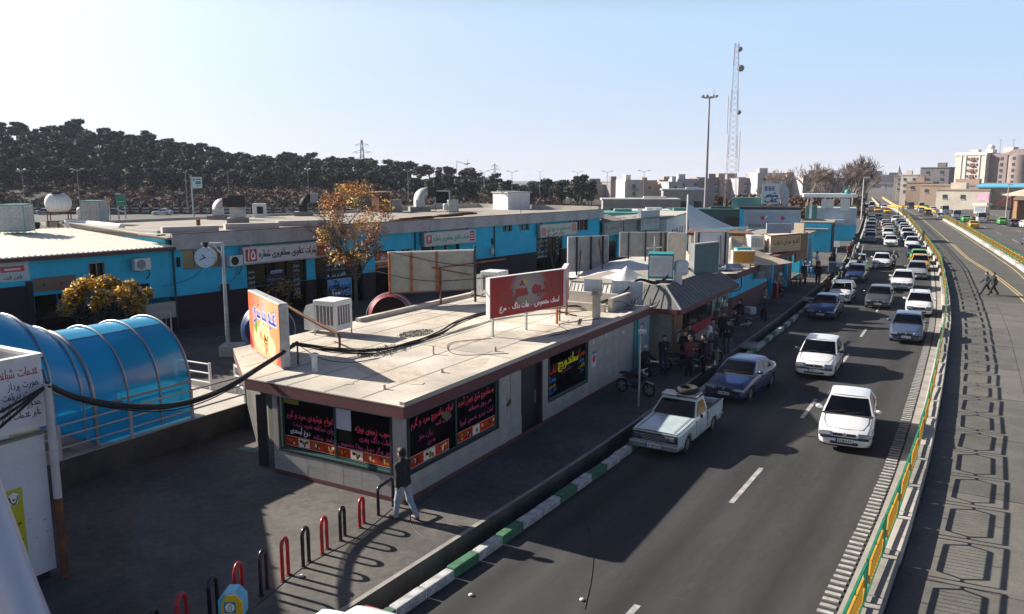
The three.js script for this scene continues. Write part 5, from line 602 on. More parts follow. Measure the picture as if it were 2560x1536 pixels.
// ---- row of kiosks along the pavement beyond the sandwich kiosk
function ribbed(name, parent, mat, len, wid, n, at, turn = 0, tilt = 0) { // standing corrugated panel: wid along x, len along y
  const g = [box(wid, len, 0.02)]; for (let i = 0; i < n; i++) g.push(box(wid / n * 0.45, len, 0.035, (i + 0.5) * wid / n - wid / 2, 0, 0.012)); const m = part(name, g, mat, parent); m.position.set(...at); m.rotation.order = 'YXZ'; m.rotation.y = turn; m.rotation.x = tilt; return m;
}
M.gateSheet = mottled(91, 2, [0.42, 0.48, 0.53], [0.33, 0.38, 0.43], 0.8, 0.1, { roughness: 0.5 });
{
  const g = thing('corrugated_gate', 'pale corrugated metal gate with a round red sign between two kiosks', 'gate', [-0.15, 0, -18.7]);
  ribbed('gate_sheet', g, M.gateSheet, 2.5, 1.9, 12, [0, 1.28, 0.6], Math.PI / 2); part('gate_post', [box(0.1, 2.7, 0.1, 0, 1.35, 1.6), box(0.1, 2.7, 0.1, 0, 1.35, -0.4)], M.tealBright, g); part('gate_spikes', Array.from({ length: 12 }, (_, i) => box(0.02, 0.18, 0.02, 0, 2.6, -0.3 + i * 0.165)), M.gateSheet, g);
  printPlate('round_sign', 0.62, 0.62, printMat(96, 96, (c) => { c.fillStyle = '#7c8a94'; c.fillRect(0, 0, 96, 96); c.fillStyle = '#d8d4d4'; c.beginPath(); c.arc(48, 48, 44, 0, 7); c.fill(); c.strokeStyle = '#b01c30'; c.lineWidth = 11; c.beginPath(); c.arc(48, 48, 39, 0, 7); c.stroke(); c.fillStyle = '#202028'; c.fillRect(44, 30, 8, 34); c.fillRect(36, 40, 24, 8); }), g, [0.05, 1.75, 0.75], Math.PI / 2);
}
{
  const k = thing('tin_roof_kiosk', 'kiosk with a grey sheet metal skirt roof, dark windows and a red counter band', 'kiosk', [0, 0, -19.6]);
  M.tin = mottled(93, 2, [0.17, 0.165, 0.155], [0.13, 0.125, 0.118], 0.9, 0.15, { roughness: 0.6, metalness: 0.2 });
  part('wall', [box(0.2, 2.5, 9.6, 0.75, 1.25, -4.9), box(5.6, 2.5, 0.2, -2.0, 1.25, -0.1), box(5.8, 2.5, 0.2, -2, 1.25, -9.7)], M.concrete, k);
  const w = new THREE.Group(); w.name = 'shop_window'; k.add(w); for (const [z, l] of [[-1.1, 1.2], [-2.9, 1.9], [-5.2, 2.2]]) { part('window_pane', box(0.05, 1.0, l, 0.862, 1.85, z), M.brownGlass ??= new THREE.MeshPhysicalMaterial({ color: 0x1a120a, roughness: 0.1 }), w); part('window_frame', [box(0.08, 1.06, 0.1, 0.87, 1.85, z - l / 2 - 0.06), box(0.08, 0.07, l, 0.87, 1.32, z)], M.darkBase, w); }
  part('ad_panel', box(0.05, 2.2, 1.3, 0.865, 1.2, -0.75 + 0.1), M.adBrown = mottled(94, 1, [0.24, 0.13, 0.06], [0.16, 0.09, 0.05], 0.9, 0.1), k); printPlate('ad_sheet', 0.5, 0.6, printMat(48, 64, (c) => { c.fillStyle = '#3aa0a8'; c.fillRect(0, 0, 48, 64); c.fillStyle = '#c8b090'; c.fillRect(0, 40, 48, 24); }), k, [0.9, 1.15, -0.7], Math.PI / 2);
  part('red_band', box(0.06, 0.5, 6.2, 0.87, 1.0, -4.2), M.red, k); part('goods_shelf', [box(0.3, 1.1, 2.2, 0.95, 0.9, -8.0)], M.darkConcrete, k);
  for (let i = 0; i < 7; i++) part('stock_box', box(0.2, rr(0.15, 0.4), rr(0.15, 0.35), 1.0, 1.45 + (i % 3) * 0.25, -7.2 - i * 0.28), [M.galv, M.teal, M.coolWhite, M.red][i % 4], k);
  part('eave_band', [box(0.12, 0.24, 10.9, 1.3, 2.47, -4.9), box(2.4, 0.24, 0.12, -0.0, 2.47, 0.56)], M.maroon, k);
  const roof = new THREE.Group(); roof.name = 'skirt_roof'; k.add(roof);
  const pitch = (a, b, c, d) => { const g = sheet((u, v) => [0, 1, 2].map((q) => lerp(lerp(a[q], b[q], u), lerp(d[q], c[q], u), v)), 1, 1); return g; };
  const Y0 = 2.58, Y1 = 3.5;
  for (let i = 0; i < 19; i++) { const z0 = 0.5 - i * 0.562, z1 = z0 - 0.555, t0 = Math.max(z0, -20), a = [1.36, Y0, z0], b = [1.36, Y0, z1], hi = (z) => [0.15, Y1, clamp(z, -9.4, -0.75)]; part('roof_sheet', [pitch(a, b, hi(z1), hi(z0)), beam([1.36, Y0 + 0.02, z0], [0.15, Y1 + 0.02, hi(z0)[2]], 0.03)], M.tin, roof); }
  for (let i = 0; i < 6; i++) { const x0 = 1.36 - i * 0.5, x1 = x0 - 0.494, hi = (x) => [clamp(x, -9, 0.15), Y1, -0.75]; part('roof_sheet', [pitch([x0, Y0, 0.5], [x1, Y0, 0.5], hi(x1), hi(x0)), beam([x0, Y0 + 0.02, 0.5], [hi(x0)[0], Y1 + 0.02, -0.75], 0.03)], M.tin, roof); }
  part('hip_cap', [beam([1.37, Y0 + 0.03, 0.51], [0.15, Y1 + 0.03, -0.75], 0.08, 0.03), beam([1.37, Y0 + 0.03, -10.1], [0.15, Y1 + 0.03, -9.4], 0.08, 0.03)], M.galv, roof);
  part('flat_top', box(5.0, 0.1, 8.7, -2.34, Y1 - 0.1, -5.07), M.oldRoof, roof);
}
// corrugated roof screens and tarpaulins between the kiosk roofs
{
  const s = thing('roof_screen', 'low white corrugated screen standing behind the sandwich kiosk roof', 'screen', [0, 0, 0]);
  for (let i = 0; i < 8; i++) ribbed('screen_sheet', s, M.whiteMetal, 1.0, 0.62, 3, [-6.6 + i * 0.64, 3.0 + (i % 2) * 0.03, -19.2 - i * 0.02], 0.0, -0.5);
  for (const [x, z, w, t] of [[-2.9, -19.0, 0.9, 0.2], [-1.2, -19.1, 1.5, 0.1]]) ribbed('screen_sheet', s, M.gateSheet, 1.1, w, 5, [x, 3.25, z + 0.25], t);
  const tarp = (label, cx, cz, r, y0, y1, mat, seed, tent = 1) => { const n = gnoise(seed, 6), o = tag(part('tarpaulin', [sheet((u, v) => { const a = u * Math.PI * 2, q = v * r * (1 + 0.22 * Math.cos(a * 4 + 0.6)), y = y1 - (y1 - y0) * Math.pow(v, tent) + (n(u, v) - 0.5) * 0.18 * v + 0.05 * Math.cos(a * 9) * v; return [cx + Math.cos(a) * q, y, cz + Math.sin(a) * q * 1.15]; }, 48, 12)], mat), label, 'tarpaulin'); o.material.side = THREE.DoubleSide; return o; };
  tarp('white tarpaulin pulled up to a peak beside the grey tin roof', -2.7, -22.6, 2.6, 2.85, 4.1, M.tarp, 5, 0.7);
  tarp('second pale tarpaulin spread in front of the boards on the kiosk roofs', -4.6, -28, 4.2, 2.9, 3.9, M.tarp, 8, 1.1);
  M.beigeTarp = mottled(97, 3, [0.55, 0.44, 0.33], [0.45, 0.36, 0.27], 0.8, 0.08);
  tarp('beige tarpaulin peaked over the roof of the blue and brown kiosk', -1.6, -39.5, 3.4, 2.9, 4.6, M.beigeTarp, 11, 0.75);
  const low = thing('kiosk_roofs', 'dusty flat roofs of the middle kiosks under the billboards', 'kiosk', [0, 0, 0]); part('kiosk_wall', [box(7, 2.6, 11, -5.6, 1.3, -26.5), box(8, 2.6, 14, -5, 1.3, -39.8)], M.darkConcrete, low); part('kiosk_roof', [box(7.3, 0.16, 11.3, -5.6, 2.7, -26.5), box(8.2, 0.16, 14.2, -5, 2.72, -39.8)], M.felt, low);
  part('tangled_wires', Array.from({ length: 12 }, () => { const x = rr(-1.6, 0), z = rr(-19.5, -17.5); return tube([[x, 3.3 + rnd() * 0.3, z], [x + rr(-0.6, 0.6), 2.85, z + rr(0.4, 1.4)], [x + rr(-1, 1), 2.8 + rnd() * 0.2, z + rr(1, 2.4)]], 0.014, 14, 4); }), M.cable, low);
}
tag(part('cable_bundle', Array.from({ length: 4 }, (_, i) => tube([[-1.2, 3.3, -18.4], [-0.9, 3.75, -19.6], [-0.4, 3.55, -20.4], [-0.2, 3.7, -21.5], [-0.6, 3.9, -23.5], [-0.3, 3.6, -27], [0.2, 3.5, -30]].map(([x, y, z]) => [x + rr(-0.04, 0.04), y + rr(-0.05, 0.05) + i * 0.02, z]), 0.03, 50, 5)), M.cable), 'black cable bundle draped along the top of the grey tin roof', 'cables');
function board(name, label, x, y, z, w, h, turn, front, opt = {}) { // board seen from behind unless opt.face; base y is the roof it stands on
  const b = thing(name, label, 'billboard', [x, y, z], turn); const l = opt.legs ?? 0.7;
  part('board_sheet', box(w, h, opt.t ?? 0.06, 0, l + h / 2, 0), front, b); part('board_frame', [box(w + 0.04, 0.06, 0.1 + (opt.t ?? 0), 0, l + h, 0), box(w + 0.04, 0.06, 0.08 + (opt.t ?? 0), 0, l, 0), box(0.05, h - 0.06, 0.1 + (opt.t ?? 0), -w / 2, l + h / 2, 0), box(0.05, h - 0.06, 0.1 + (opt.t ?? 0), w / 2, l + h / 2, 0)], opt.frame ?? M.galv, b);
  for (const k of opt.posts ?? [-0.3, 0.3]) part('board_post', box(0.09, h + l, 0.09, k * w, (h + l) / 2, 0.1), M.black, b);
  if (opt.brace) part('board_brace', [beam([-w * 0.4, l * 0.2, 0.8], [-w * 0.2, l + h * 0.6, 0.1], 0.06), beam([w * 0.1, 0.2, 1.3], [w * 0.25, l + h * 0.9, 0.1], 0.06), beam([w * 0.45, 0.1, 1.2], [w * 0.2, l * 0.9, 0.1], 0.05)], M.rust, b);
  return b;
}
M.boardGrey = mottled(98, 2, [0.27, 0.28, 0.28], [0.2, 0.21, 0.21], 0.8, 0.08);
board('roof_billboard', 'grey billboard back with dark posts and braces behind the white corrugated screen', -6.6, 2.75, -26.4, 2.7, 2.0, 0.95, M.boardGrey, { legs: 0.5, posts: [-0.3, 0.05, 0.35], brace: true });
board('roof_billboard', 'wide grey billboard back on four dark posts in front of the ticket block', -6.4, 2.75, -36, 3.9, 1.65, 0.55, M.boardGrey, { legs: 0.55, posts: [-0.35, -0.05, 0.22, 0.3] });
board('roof_billboard', 'tall narrow cream board with faded print beside the teal cooler', -3.4, 2.75, -33.0, 1.1, 2.3, 0.35, M.creamBoard = mottled(99, 0.9, [0.62, 0.52, 0.4], [0.5, 0.38, 0.3], 0.9, 0.1), { legs: 0.1, t: 0.3, posts: [] });
board('roof_billboard', 'grey green double faced board standing on the tin roof edge', 0.05, 3.3, -27.2, 2.6, 1.75, 1.32, mottled(100, 2, [0.13, 0.2, 0.2], [0.1, 0.16, 0.16], 0.8, 0.1), { legs: 0.02, t: 0.22, posts: [] });
board('roof_billboard', 'white open frame board behind the grey green board', -1.6, 2.8, -34.5, 2.2, 2.2, 0.6, M.white, { legs: 0.2, brace: true, posts: [-0.4, 0.4] });
M.cabTeal = mottled(102, 1, [0.015, 0.25, 0.26], [0.012, 0.2, 0.21], 0.7, 0.06, { roughness: 0.5 });
{
  const c = makeCooler('evaporative_cooler', 'teal evaporative cooler with a white duct hood on the grey tin roof', 'cooler', M.cabTeal, 1.25, 1.25, 1.25, { panel: M.coolWhite, pad: M.coolWhite, fin: M.coolWhite, bars: 4, solid: [Math.PI / 2] });
  c.position.set(-0.75, 3.42, -22.3); c.rotation.y = 0.32; part('duct_hood', [rbox(0.7, 0.75, 0.8, 1.0, 0.75, 0.15, 0.2), rbox(0.4, 0.9, 0.7, 0.85, 0.35, 0.15, 0.08), box(0.3, 0.02, 0.5, 1.2, 1.13, 0.15)], M.coolWhite, c);
  const a = thing('roof_antenna', 'thin cross shaped aerial above the teal cooler', 'antenna', [-2.6, 2.8, -26.5]); part('mast', bar([0, 0, 0], [0, 2.6, 0], 0.03), M.galv, a); part('crossbar', [bar([-0.45, 1.9, 0], [0.45, 2.0, 0], 0.025), bar([-0.3, 1.95, 0.1], [0.3, 1.95, -0.1], 0.02)], M.galv, a);
}
{ // blue and brown kiosk
  const k = thing('blue_brown_kiosk', 'kiosk with bright blue upper wall, brown base and rounded maroon fascia', 'kiosk');
  const o = [[-6, -31.4], [-0.6, -31.4], [0.55, -32.6], [0.65, -42.8], [-6, -42.8]], shrink = (d) => o.map(([x, z]) => [x - (x > -5 ? d : -d), z > -38 ? z - d : z + d]);
  part('blue_wall', prism(shrink(0.3), 1.302, 2.5), M.cyan, k); part('brown_base', prism(shrink(0.29), 0, 1.3), M.maroon, k); part('fascia', prism(o, 2.48, 2.84), M.maroon, k); part('roof_felt', prism(shrink(0.02), 2.842, 2.87), M.felt, k);
  part('awning_valance', [box(0.9, 0.9, 0.14, 0.9, 2.4, -38.6), cyl(0.4, 0.4, 0.5, 0.6, 1.95, -38.4)], M.boardGrey, k); part('drain', tube([[0.62, 2.5, -33.5], [0.62, 1.9, -33.5], [0.2, 1.8, -31.6], [-0.6, 1.75, -31.2]], 0.04, 24, 6), M.black, k);
  const s = thing('orange_sign', 'small orange sign in a white case on the blue and brown kiosk roof', 'sign', [0.1, 2.87, -36.2], 0.55); part('sign_case', rbox(1.5, 0.85, 0.35, 0, 0.65, -0.2, 0.03), M.coolWhite, s); part('sign_face', box(1.35, 0.7, 0.02, 0.02, 0.65, -0.012), M.orangeFace = flat([0.5, 0.22, 0.01], 0.4), s); part('sign_leg', [box(0.06, 0.3, 0.06, -0.4, 0.12, -0.2), box(0.06, 0.3, 0.06, 0.5, 0.12, -0.2)], M.black, s);
  const c = makeCooler('evaporative_cooler', 'small teal topped cooler behind the orange sign', 'cooler', M.cabTeal, 0.95, 0.9, 0.95, { panel: M.coolWhite, pad: M.galv, fin: M.galv }); c.position.set(-0.5, 2.87, -38.2); c.rotation.y = 0.5;
  for (const [x, z, label] of [[-0.9, -33.2, 'empty window frame lying on the kiosk roof corner'], [0.0, -33.9, 'second discarded frame lying at the roof edge']]) { const f = thing('discarded_frame', label, 'frame', [x, 2.9, z], 0.5 + x * 0.2); part('frame', [beam([-0.6, 0.05, 0], [0.6, 0.1, 0], 0.07), beam([-0.6, 0.25, -0.9], [0.6, 0.3, -0.9], 0.07), beam([-0.6, 0.05, 0], [-0.6, 0.25, -0.9], 0.07), beam([0.6, 0.1, 0], [0.6, 0.3, -0.9], 0.07)], M.galv, f); part('pane', box(1.1, 0.02, 0.9, 0, 0.17, -0.45, 0, 0.22), M.bluePane ??= new THREE.MeshPhysicalMaterial({ color: 0x8f9aa8, roughness: 0.15 }), f); }
}
{ // stall with stacked beige box signs
  const k = thing('box_sign_stall', 'stall with brown fascia, teal posts and dark open front', 'stall');
  part('stall_wall', [box(6, 2.6, 9, -3.2, 1.3, -49), box(0.3, 2.5, 0.4, 0.2, 1.25, -44.4), box(0.3, 2.5, 0.4, 0.2, 1.25, -50)], M.cyan, k); part('stall_front', box(0.2, 2.3, 8.6, -0.02, 1.15, -49), M.black, k); part('fascia', [box(1.0, 0.42, 9.4, 0.15, 2.75, -48.8), box(6.2, 0.42, 0.3, -2.9, 2.75, -44.2)], M.maroon, k); part('roof', box(6.2, 0.1, 9.2, -3.1, 2.99, -48.9), M.oldRoof, k);
  part('tan_panel', box(0.12, 2.2, 5.4, 0.55, 2.9, -54.5), M.adBrown, k);
  const s = thing('beige_box_sign', 'beige brick patterned box sign with dark script over the stall', 'sign', [-0.2, 3.05, -45.6], 1.2);
  part('sign_case', prism([[0, 0], [4.2, 0], [4.2, -1.2], [2.2, -2.0]], 0, 1.25), M.creamBoard, s); part('sign_trim', [box(4.3, 0.08, 0.1, 2.1, 1.27, 0.0), beam([0, 1.27, 0], [2.2, 1.27, -2], 0.08)], M.rust, s);
  printPlate('sign_face', 4.1, 1.2, printMat(256, 80, (c, w, h) => { c.fillStyle = '#b89a70'; c.fillRect(0, 0, w, h); c.strokeStyle = '#9a7c56'; for (let i = 1; i < 6; i++) { c.beginPath(); c.moveTo(0, i * 14); c.lineTo(w, i * 14); c.stroke(); } persianFit(c, 'اغذیه سرای دعوت', w - 10, 40, w - 30, 26, '#4a3020', 0.14); }), s, [2.1, 0.62, 0.01]);
  const c = makeCooler('evaporative_cooler', 'grey and white cooler beside the beige box sign', 'cooler', M.coolWhite, 1.1, 1.1, 1.1, { pad: M.panelOld, fin: M.panelOld }); c.position.set(-1.5, 3.0, -46.3); c.rotation.y = 0.6;
  const p = thing('pipe_frame_stall', 'blue metal shutters and awning of the last stall before the dark passage', 'stall'); part('shutter_wall', [box(5, 3.3, 7, -3, 1.65, -64)], M.cyan, p); for (let i = 0; i < 5; i++) part('shutter', box(0.08, 2.6, 1.1, -0.44, 1.5, -61.2 - i * 1.3), i % 2 ? M.tealDark : M.cyan, p); part('roof', [box(5.4, 0.2, 7.4, -3, 3.4, -64)], M.oldRoof, p); part('canvas_fin', [prism([[-1.2, -60.6], [-0.2, -60.6], [-0.3, -60.4]], 2.4, 4.6), ball(0.6, -0.9, 3.0, -60.2, 1, 1.1, 0.7)], M.beigeTarp, p);
  part('clutter', Array.from({ length: 26 }, () => box(rr(0.2, 0.7), rr(0.15, 0.5), rr(0.2, 0.7), rr(-5.5, -1), 3.1 + rnd() * 0.1, rr(-52, -46), rnd() * 3)), M.galv, k);
  const b = thing('striped_roof_stall', 'yellowish stall with dark roof edge behind the beige tarpaulin', 'stall', [-4.6, 0, -47.5], 0.3); part('stall_wall', box(4.5, 4.2, 3, 0, 2.1, 0), M.creamBoard, b); part('roof_edge', box(5, 0.22, 3.4, 0, 4.3, 0), M.rust, b);
  const w = thing('white_stall_sign', 'pale grey curved sign panel in front of the bookshop block', 'sign', [-2.2, 3.0, -58.8], 0.4); part('panel', box(2.2, 1.2, 0.2, 0, 1.0, 0), M.gateSheet, w); printPlate('panel_face', 2.1, 1.1, printMat(128, 56, (c, W, H) => { c.fillStyle = '#8f98a6'; c.fillRect(0, 0, W, H); c.strokeStyle = '#6a7280'; c.lineWidth = 2; c.beginPath(); c.ellipse(64, 34, 34, 20, 0, Math.PI, 0); c.stroke(); }), w, [0, 1.0, 0.11]);
}
{ // bookshop block, petrol station style canopy and the buildings of the passage
  const b = thing('bookshop_block', 'pale two storey bookshop block with red diamonds and lettering on its front', 'bookshop', [-8.6, 0, -86], 0.24);
  part('wall', [box(7.2, 4.9, 6, 0, 2.45, -3)], M.gateSheet, b); part('blue_strip', [box(0.5, 4.9, 0.1, -3.4, 2.45, 0.05), box(2.4, 0.55, 0.06, -0.2, 1.9, 0.05)], M.cyan, b); part('roof_edge', box(7.4, 0.3, 6.2, 0, 5.0, -3), M.black, b);
  printPlate('front_lettering', 6.3, 2.4, printMat(384, 146, (c, w, h) => { c.fillStyle = '#9c9aa2'; c.fillRect(0, 0, w, h); for (const [x, k] of [[120, '#b02a34'], [150, '#e0e0e0'], [190, '#4aa0c8'], [264, '#b02a34']]) { c.save(); c.translate(x, 42); c.rotate(Math.PI / 4); c.fillStyle = k; c.fillRect(-13, -13, k[1] === 'b' ? 26 : 10, 26); c.restore(); } c.fillStyle = '#5a4a4a'; c.font = 'bold 34px sans-serif'; c.fillText('BOOK CITY', 18, 112); persianFit(c, 'شهر کتاب', 300, 110, 76, 34, '#5a4a5a', 0.2); }), b, [0.3, 3.3, 0.02]);
  part('pipe_loop', tube([[-2.9, 0.4, 0.3], [-2.9, 2.0, 0.3], [-2.4, 2.3, 0.3], [3.0, 2.3, 0.3]], 0.09, 30, 6), M.white, b);
  const s = thing('tall_block_sign', 'white sign with blue block letters above the bookshop roof', 'sign', [-9.6, 5.1, -92], 0.24); part('panel', box(2.2, 2.7, 0.3, -0.3, 1.6, 0), M.coolWhite, s); printPlate('panel_face', 2.1, 2.6, printMat(84, 104, (c, w, h) => { c.fillStyle = '#c8d4d8'; c.fillRect(0, 0, w, h); c.fillStyle = '#22305a'; c.font = 'bold 30px sans-serif'; c.fillText('BBE', 8, 36); persianFit(c, 'شهر', 76, 66, 66, 22, '#22305a', 0.2); persianFit(c, 'کتاب', 76, 94, 66, 22, '#22305a', 0.2); }), s, [-0.3, 1.6, 0.16]); part('arrow_fin', slab([[0, 0], [0.5, -0.5], [1.0, 0.2], [1.0, 1.6], [0.4, 2.6], [0, 2.8]], 0.2).translate(1.0, 0.4, -0.1), M.gateSheet, s); part('sign_leg', [box(0.12, 1.2, 0.12, -1, -0.3, -0.2), box(0.12, 1.2, 0.12, 0.5, -0.3, -0.2)], M.tealDark, s); part('green_hut', box(4, 1.4, 2, -3.2, 0.4, -1.5), M.greenTrim, s);
  const c = thing('station_canopy', 'flat pale canopy on posts beyond the bookshop block', 'canopy', [-7, 0, -112], 0.2); part('canopy_roof', [box(7.4, 0.5, 6, 1.5, 6.2, 0)], M.coolWhite, c); part('canopy_post', [box(0.5, 6, 0.5, 3.6, 3, 1), box(0.3, 6, 0.3, -1, 3, 1)], M.galv, c); part('back_wall', [box(6, 4.6, 0.4, 1.4, 2.3, -2.5)], M.greenTrim, c); part('roof_ball', ball(0.45, 4, 6.7, 1), M.cabTeal, c);
  const d = thing('passage_block', 'grey and teal block with billboards beside the dark passage', 'building', [-3.6, 0, -104], 0.15); part('wall', [box(5.2, 4.6, 8, 0.4, 2.3, -4)], M.gateSheet, d); part('teal_base', box(5.3, 2.2, 8.1, 0.4, 1.1, -4), M.cyan, d); part('roof_sign', [box(1.6, 1.2, 0.2, -0.9, 5.2, 0), box(1.2, 1.6, 0.2, 1.4, 5.1, 0.2)], M.coolWhite, d); part('drum', cyl(1.1, 1.1, 0.5, 0.4, 2.5, 0.6, 20), M.gateSheet, d);
  const e = thing('teal_corner_shop', 'teal walled shop with a dark brown side at the pavement', 'shop', [-3.2, 0, -88], 0.1); part('wall', box(3.4, 3.4, 8, 0, 1.7, 0), M.cyan, e); part('dark_side', box(0.1, 3.2, 7.8, 1.76, 1.6, 0), M.darkBase, e); part('roof', box(3.8, 0.15, 8.3, 0, 3.48, 0), M.oldRoof, e); part('awning', prism([[-1.4, 4.1], [1.4, 4.1], [1.4, 5.6], [-1.4, 5.6]], 2.7, 2.85), M.boardGrey, e);
}
{ // white sail, floodlight mast, lattice tower
  const s = thing('shade_sail', 'large white shade sail pulled up to a point over the taxi yard', 'shade sail');
  const pk = [-13.4, 6.0, -67.4], A = [-7.7, 3.6, -70.6], B = [-11.6, 3.55, -62.6], C = [-16.6, 4.4, -71.5];
  const tri = (p, q, r) => sheet((u, v) => { const w = 1 - v; return [0, 1, 2].map((k) => p[k] * v * v + lerp(q[k], r[k], u) * (1 - v * v) - (k === 1 ? 2.6 * v * w : 0)); }, 18, 14);
  M.sail = mottled(105, 3, [0.66, 0.64, 0.62], [0.6, 0.58, 0.56], 0.6, 0.04, { side: THREE.DoubleSide }); part('sail_cloth', [tri(pk, A, B)], M.sail, s); part('sail_mast', bar([pk[0], 0, pk[2]], [pk[0], 6.95, pk[2]], 0.1), M.white, s); part('sail_post', bar([A[0], 0, A[2]], A, 0.07), M.white, s); part('sail_post', bar([B[0], 0, B[2]], B, 0.07), M.white, s);
  const [mx, mz] = far(0.243, 168), m = thing('floodlight_mast', 'tall dark floodlight mast with a ring of lamps', 'light mast', [mx, 0, mz]); part('mast_shaft', cyl(0.36, 0.16, 25.4, 0, 0, 0, 14), M.grey, m); part('lamp_ring', [new THREE.TorusGeometry(1.35, 0.07, 6, 28).rotateX(Math.PI / 2).translate(0, 25.3, 0), bar([-1.35, 25.3, 0], [1.35, 25.3, 0], 0.05), bar([0, 25.3, -1.35], [0, 25.3, 1.35], 0.05), bar([0.9, 25.5, 0], [0.9, 27.2, 0], 0.03)], M.grey, m);
  for (let i = 0; i < 8; i++) { const a = i / 8 * 6.283, l = part('flood_lamp', rbox(0.55, 0.4, 0.35, 0, 0, 0, 0.06), M.grey, m); l.position.set(Math.cos(a) * 1.5, 25.55, Math.sin(a) * 1.5); l.rotation.y = -a; }
  const [tx, tz] = far(0.274, 152), t = thing('lattice_tower', 'slender grey lattice antenna tower with small dishes near its top', 'antenna tower', [tx, 0, tz]); const H = 33.5, wAt = (y) => lerp(1.15, 0.34, Math.min(1, y / H)), secs = 8; M.towerRed = flat([0.3, 0.2, 0.2], 0.6); M.towerWhite = flat([0.5, 0.5, 0.5], 0.6);
  for (let k = 0; k < secs; k++) { const g = [], y0 = H * k / secs, y1 = H * (k + 1) / secs - 0.02, n = 4; for (const [a, b] of [[-1, -1], [1, -1], [1, 1], [-1, 1]]) g.push(beam([a * wAt(y0), y0, b * wAt(y0)], [a * wAt(y1), y1, b * wAt(y1)], 0.05)); for (let q = 0; q < n; q++) { const u = lerp(y0, y1, q / n), v = lerp(y0, y1, (q + 1) / n); for (const [p, r] of [[[-1, -1], [1, -1]], [[1, -1], [1, 1]], [[1, 1], [-1, 1]], [[-1, 1], [-1, -1]]]) { g.push(beam([p[0] * wAt(u), u, p[1] * wAt(u)], [r[0] * wAt(v), v, r[1] * wAt(v)], 0.024), beam([r[0] * wAt(u), u, r[1] * wAt(u)], [p[0] * wAt(v), v, p[1] * wAt(v)], 0.024)); } } part('tower_section', g, k % 2 ? M.towerRed : M.towerWhite, t); }
  for (const [y, r, x] of [[32.4, 0.45, 0.6], [29, 0.62, 0.9], [21, 0.42, 0.9]]) part('dish_antenna', [new THREE.SphereGeometry(r, 18, 10, 0, 6.29, 0, 1.2).rotateX(Math.PI / 2).translate(x, y, 0), new THREE.CylinderGeometry(r, r, 0.25, 18).rotateX(Math.PI / 2).translate(x, y, -0.1)], M.grey, t);
  part('whip_antenna', [bar([-1.1, 17, 0], [-1.1, 24, 0], 0.05), bar([1.3, 10, 0], [1.3, 17.5, 0], 0.05)], M.grey, t); t.rotation.y = 0.4;
  const [lx, lz] = far(0.44, 172), l = thing('yard_lamp', 'tall street lamp with square heads among the bare trees', 'street lamp', [lx, 0, lz]); part('lamp_post', cyl(0.12, 0.08, 9, 0, 0, 0, 8), M.coolWhite, l); part('lamp_head', box(1.3, 0.4, 0.5, 0.5, 9, 0), M.galv, l);
}
// low roofs of the bus yard seen between the hall and the bookshop
[[0.125, 125, 9, 3.6, 8, 'greenTrim', 'low teal green shed left of the white sail'], [0.165, 138, 9, 3.4, 9, 'coolWhite', 'long low white shed roof behind the company boards'], [0.2, 118, 6, 4.0, 7, 'greenTrim', 'small green shed with a pale roof near the sail'], [0.16, 172, 16, 4.6, 6, 'tarp', 'white sheeted structure at the back of the bus yard'], [0.245, 150, 14, 3.2, 8, 'tealDark', 'dark green bus shelter roof behind the mast'], [0.215, 190, 10, 6.4, 7, 'gateSheet', 'grey yard office with a dark board behind the sail']].forEach(([t, d, w, h, dp, mat, label], i) => {
  const [x, z] = far(t, d), b = thing('yard_shed', label, 'shed', [x, 0, z], faceBridge(x, z) + 0.1); part('wall', box(w, h - 0.3, dp, 0, (h - 0.3) / 2, 0), i % 2 ? M.concrete : M[mat], b); part('roof', [box(w + 0.6, 0.3, dp + 0.6, 0, h - 0.15, 0), box(w * 0.3, 0.4, 1.2, w * 0.2, h + 0.2, 0)], M[mat], b); for (let k = 0; k < 3; k++) part('door_opening', box(w * 0.18, h * 0.55, 0.1, w * (k - 1) * 0.3, h * 0.28, dp / 2 + 0.02), M.black, b);
});
for (const [t, d, label] of [[0.283, 158, 'red bus parked left of the lattice tower'], [0.3, 152, 'red bus parked right of the lattice tower']]) { const [x, z] = far(t, d), b = thing('parked_bus', label, 'bus', [x, 0, z], faceBridge(x, z) + 1.2); part('bus_body', rbox(2.5, 2.7, 11, 0, 1.75, 0, 0.25), M.busRed ??= flat([0.45, 0.03, 0.03], 0.4), b); part('bus_window', [box(2.52, 0.8, 9.6, 0, 2.35, 0)], M.glass, b); for (const [a, z2] of [[-1, 3.4], [1, 3.4], [-1, -3.2], [1, -3.2]]) part('wheel', new THREE.CylinderGeometry(0.5, 0.5, 0.3, 18).rotateZ(Math.PI / 2).translate(a * 1.1, 0.5, z2), M.rubber, b); }

// ---- vehicles: front towards +z, origin on the road between the wheels
M.tyre = M.rubber; M.rim = mottled(111, 1, [0.35, 0.35, 0.36], [0.25, 0.25, 0.26], 0.8, 0.1, { roughness: 0.35, metalness: 0.6 }); M.lampGlass = new THREE.MeshPhysicalMaterial({ color: new THREE.Color().setRGB(0.2, 0.22, 0.25), roughness: 0.1, metalness: 0.55 }); M.tailRed = flat([0.3, 0.01, 0.01], 0.25); M.trim = flat([0.02, 0.02, 0.022], 0.6);
M.plate = printMat(96, 24, (c) => { c.fillStyle = '#c9c9c4'; c.fillRect(0, 0, 96, 24); c.fillStyle = '#1c3a90'; c.fillRect(0, 0, 9, 24); c.fillStyle = '#20202a'; for (const [x, w] of [[16, 5], [26, 4], [38, 10], [52, 5], [62, 4], [72, 6], [84, 5]]) c.fillRect(x, 6, w, 13); });
const paints = {};
const paint = (key, rgb, dirt = 0.12) => paints[key] ??= mottledPaint(key, rgb, dirt);
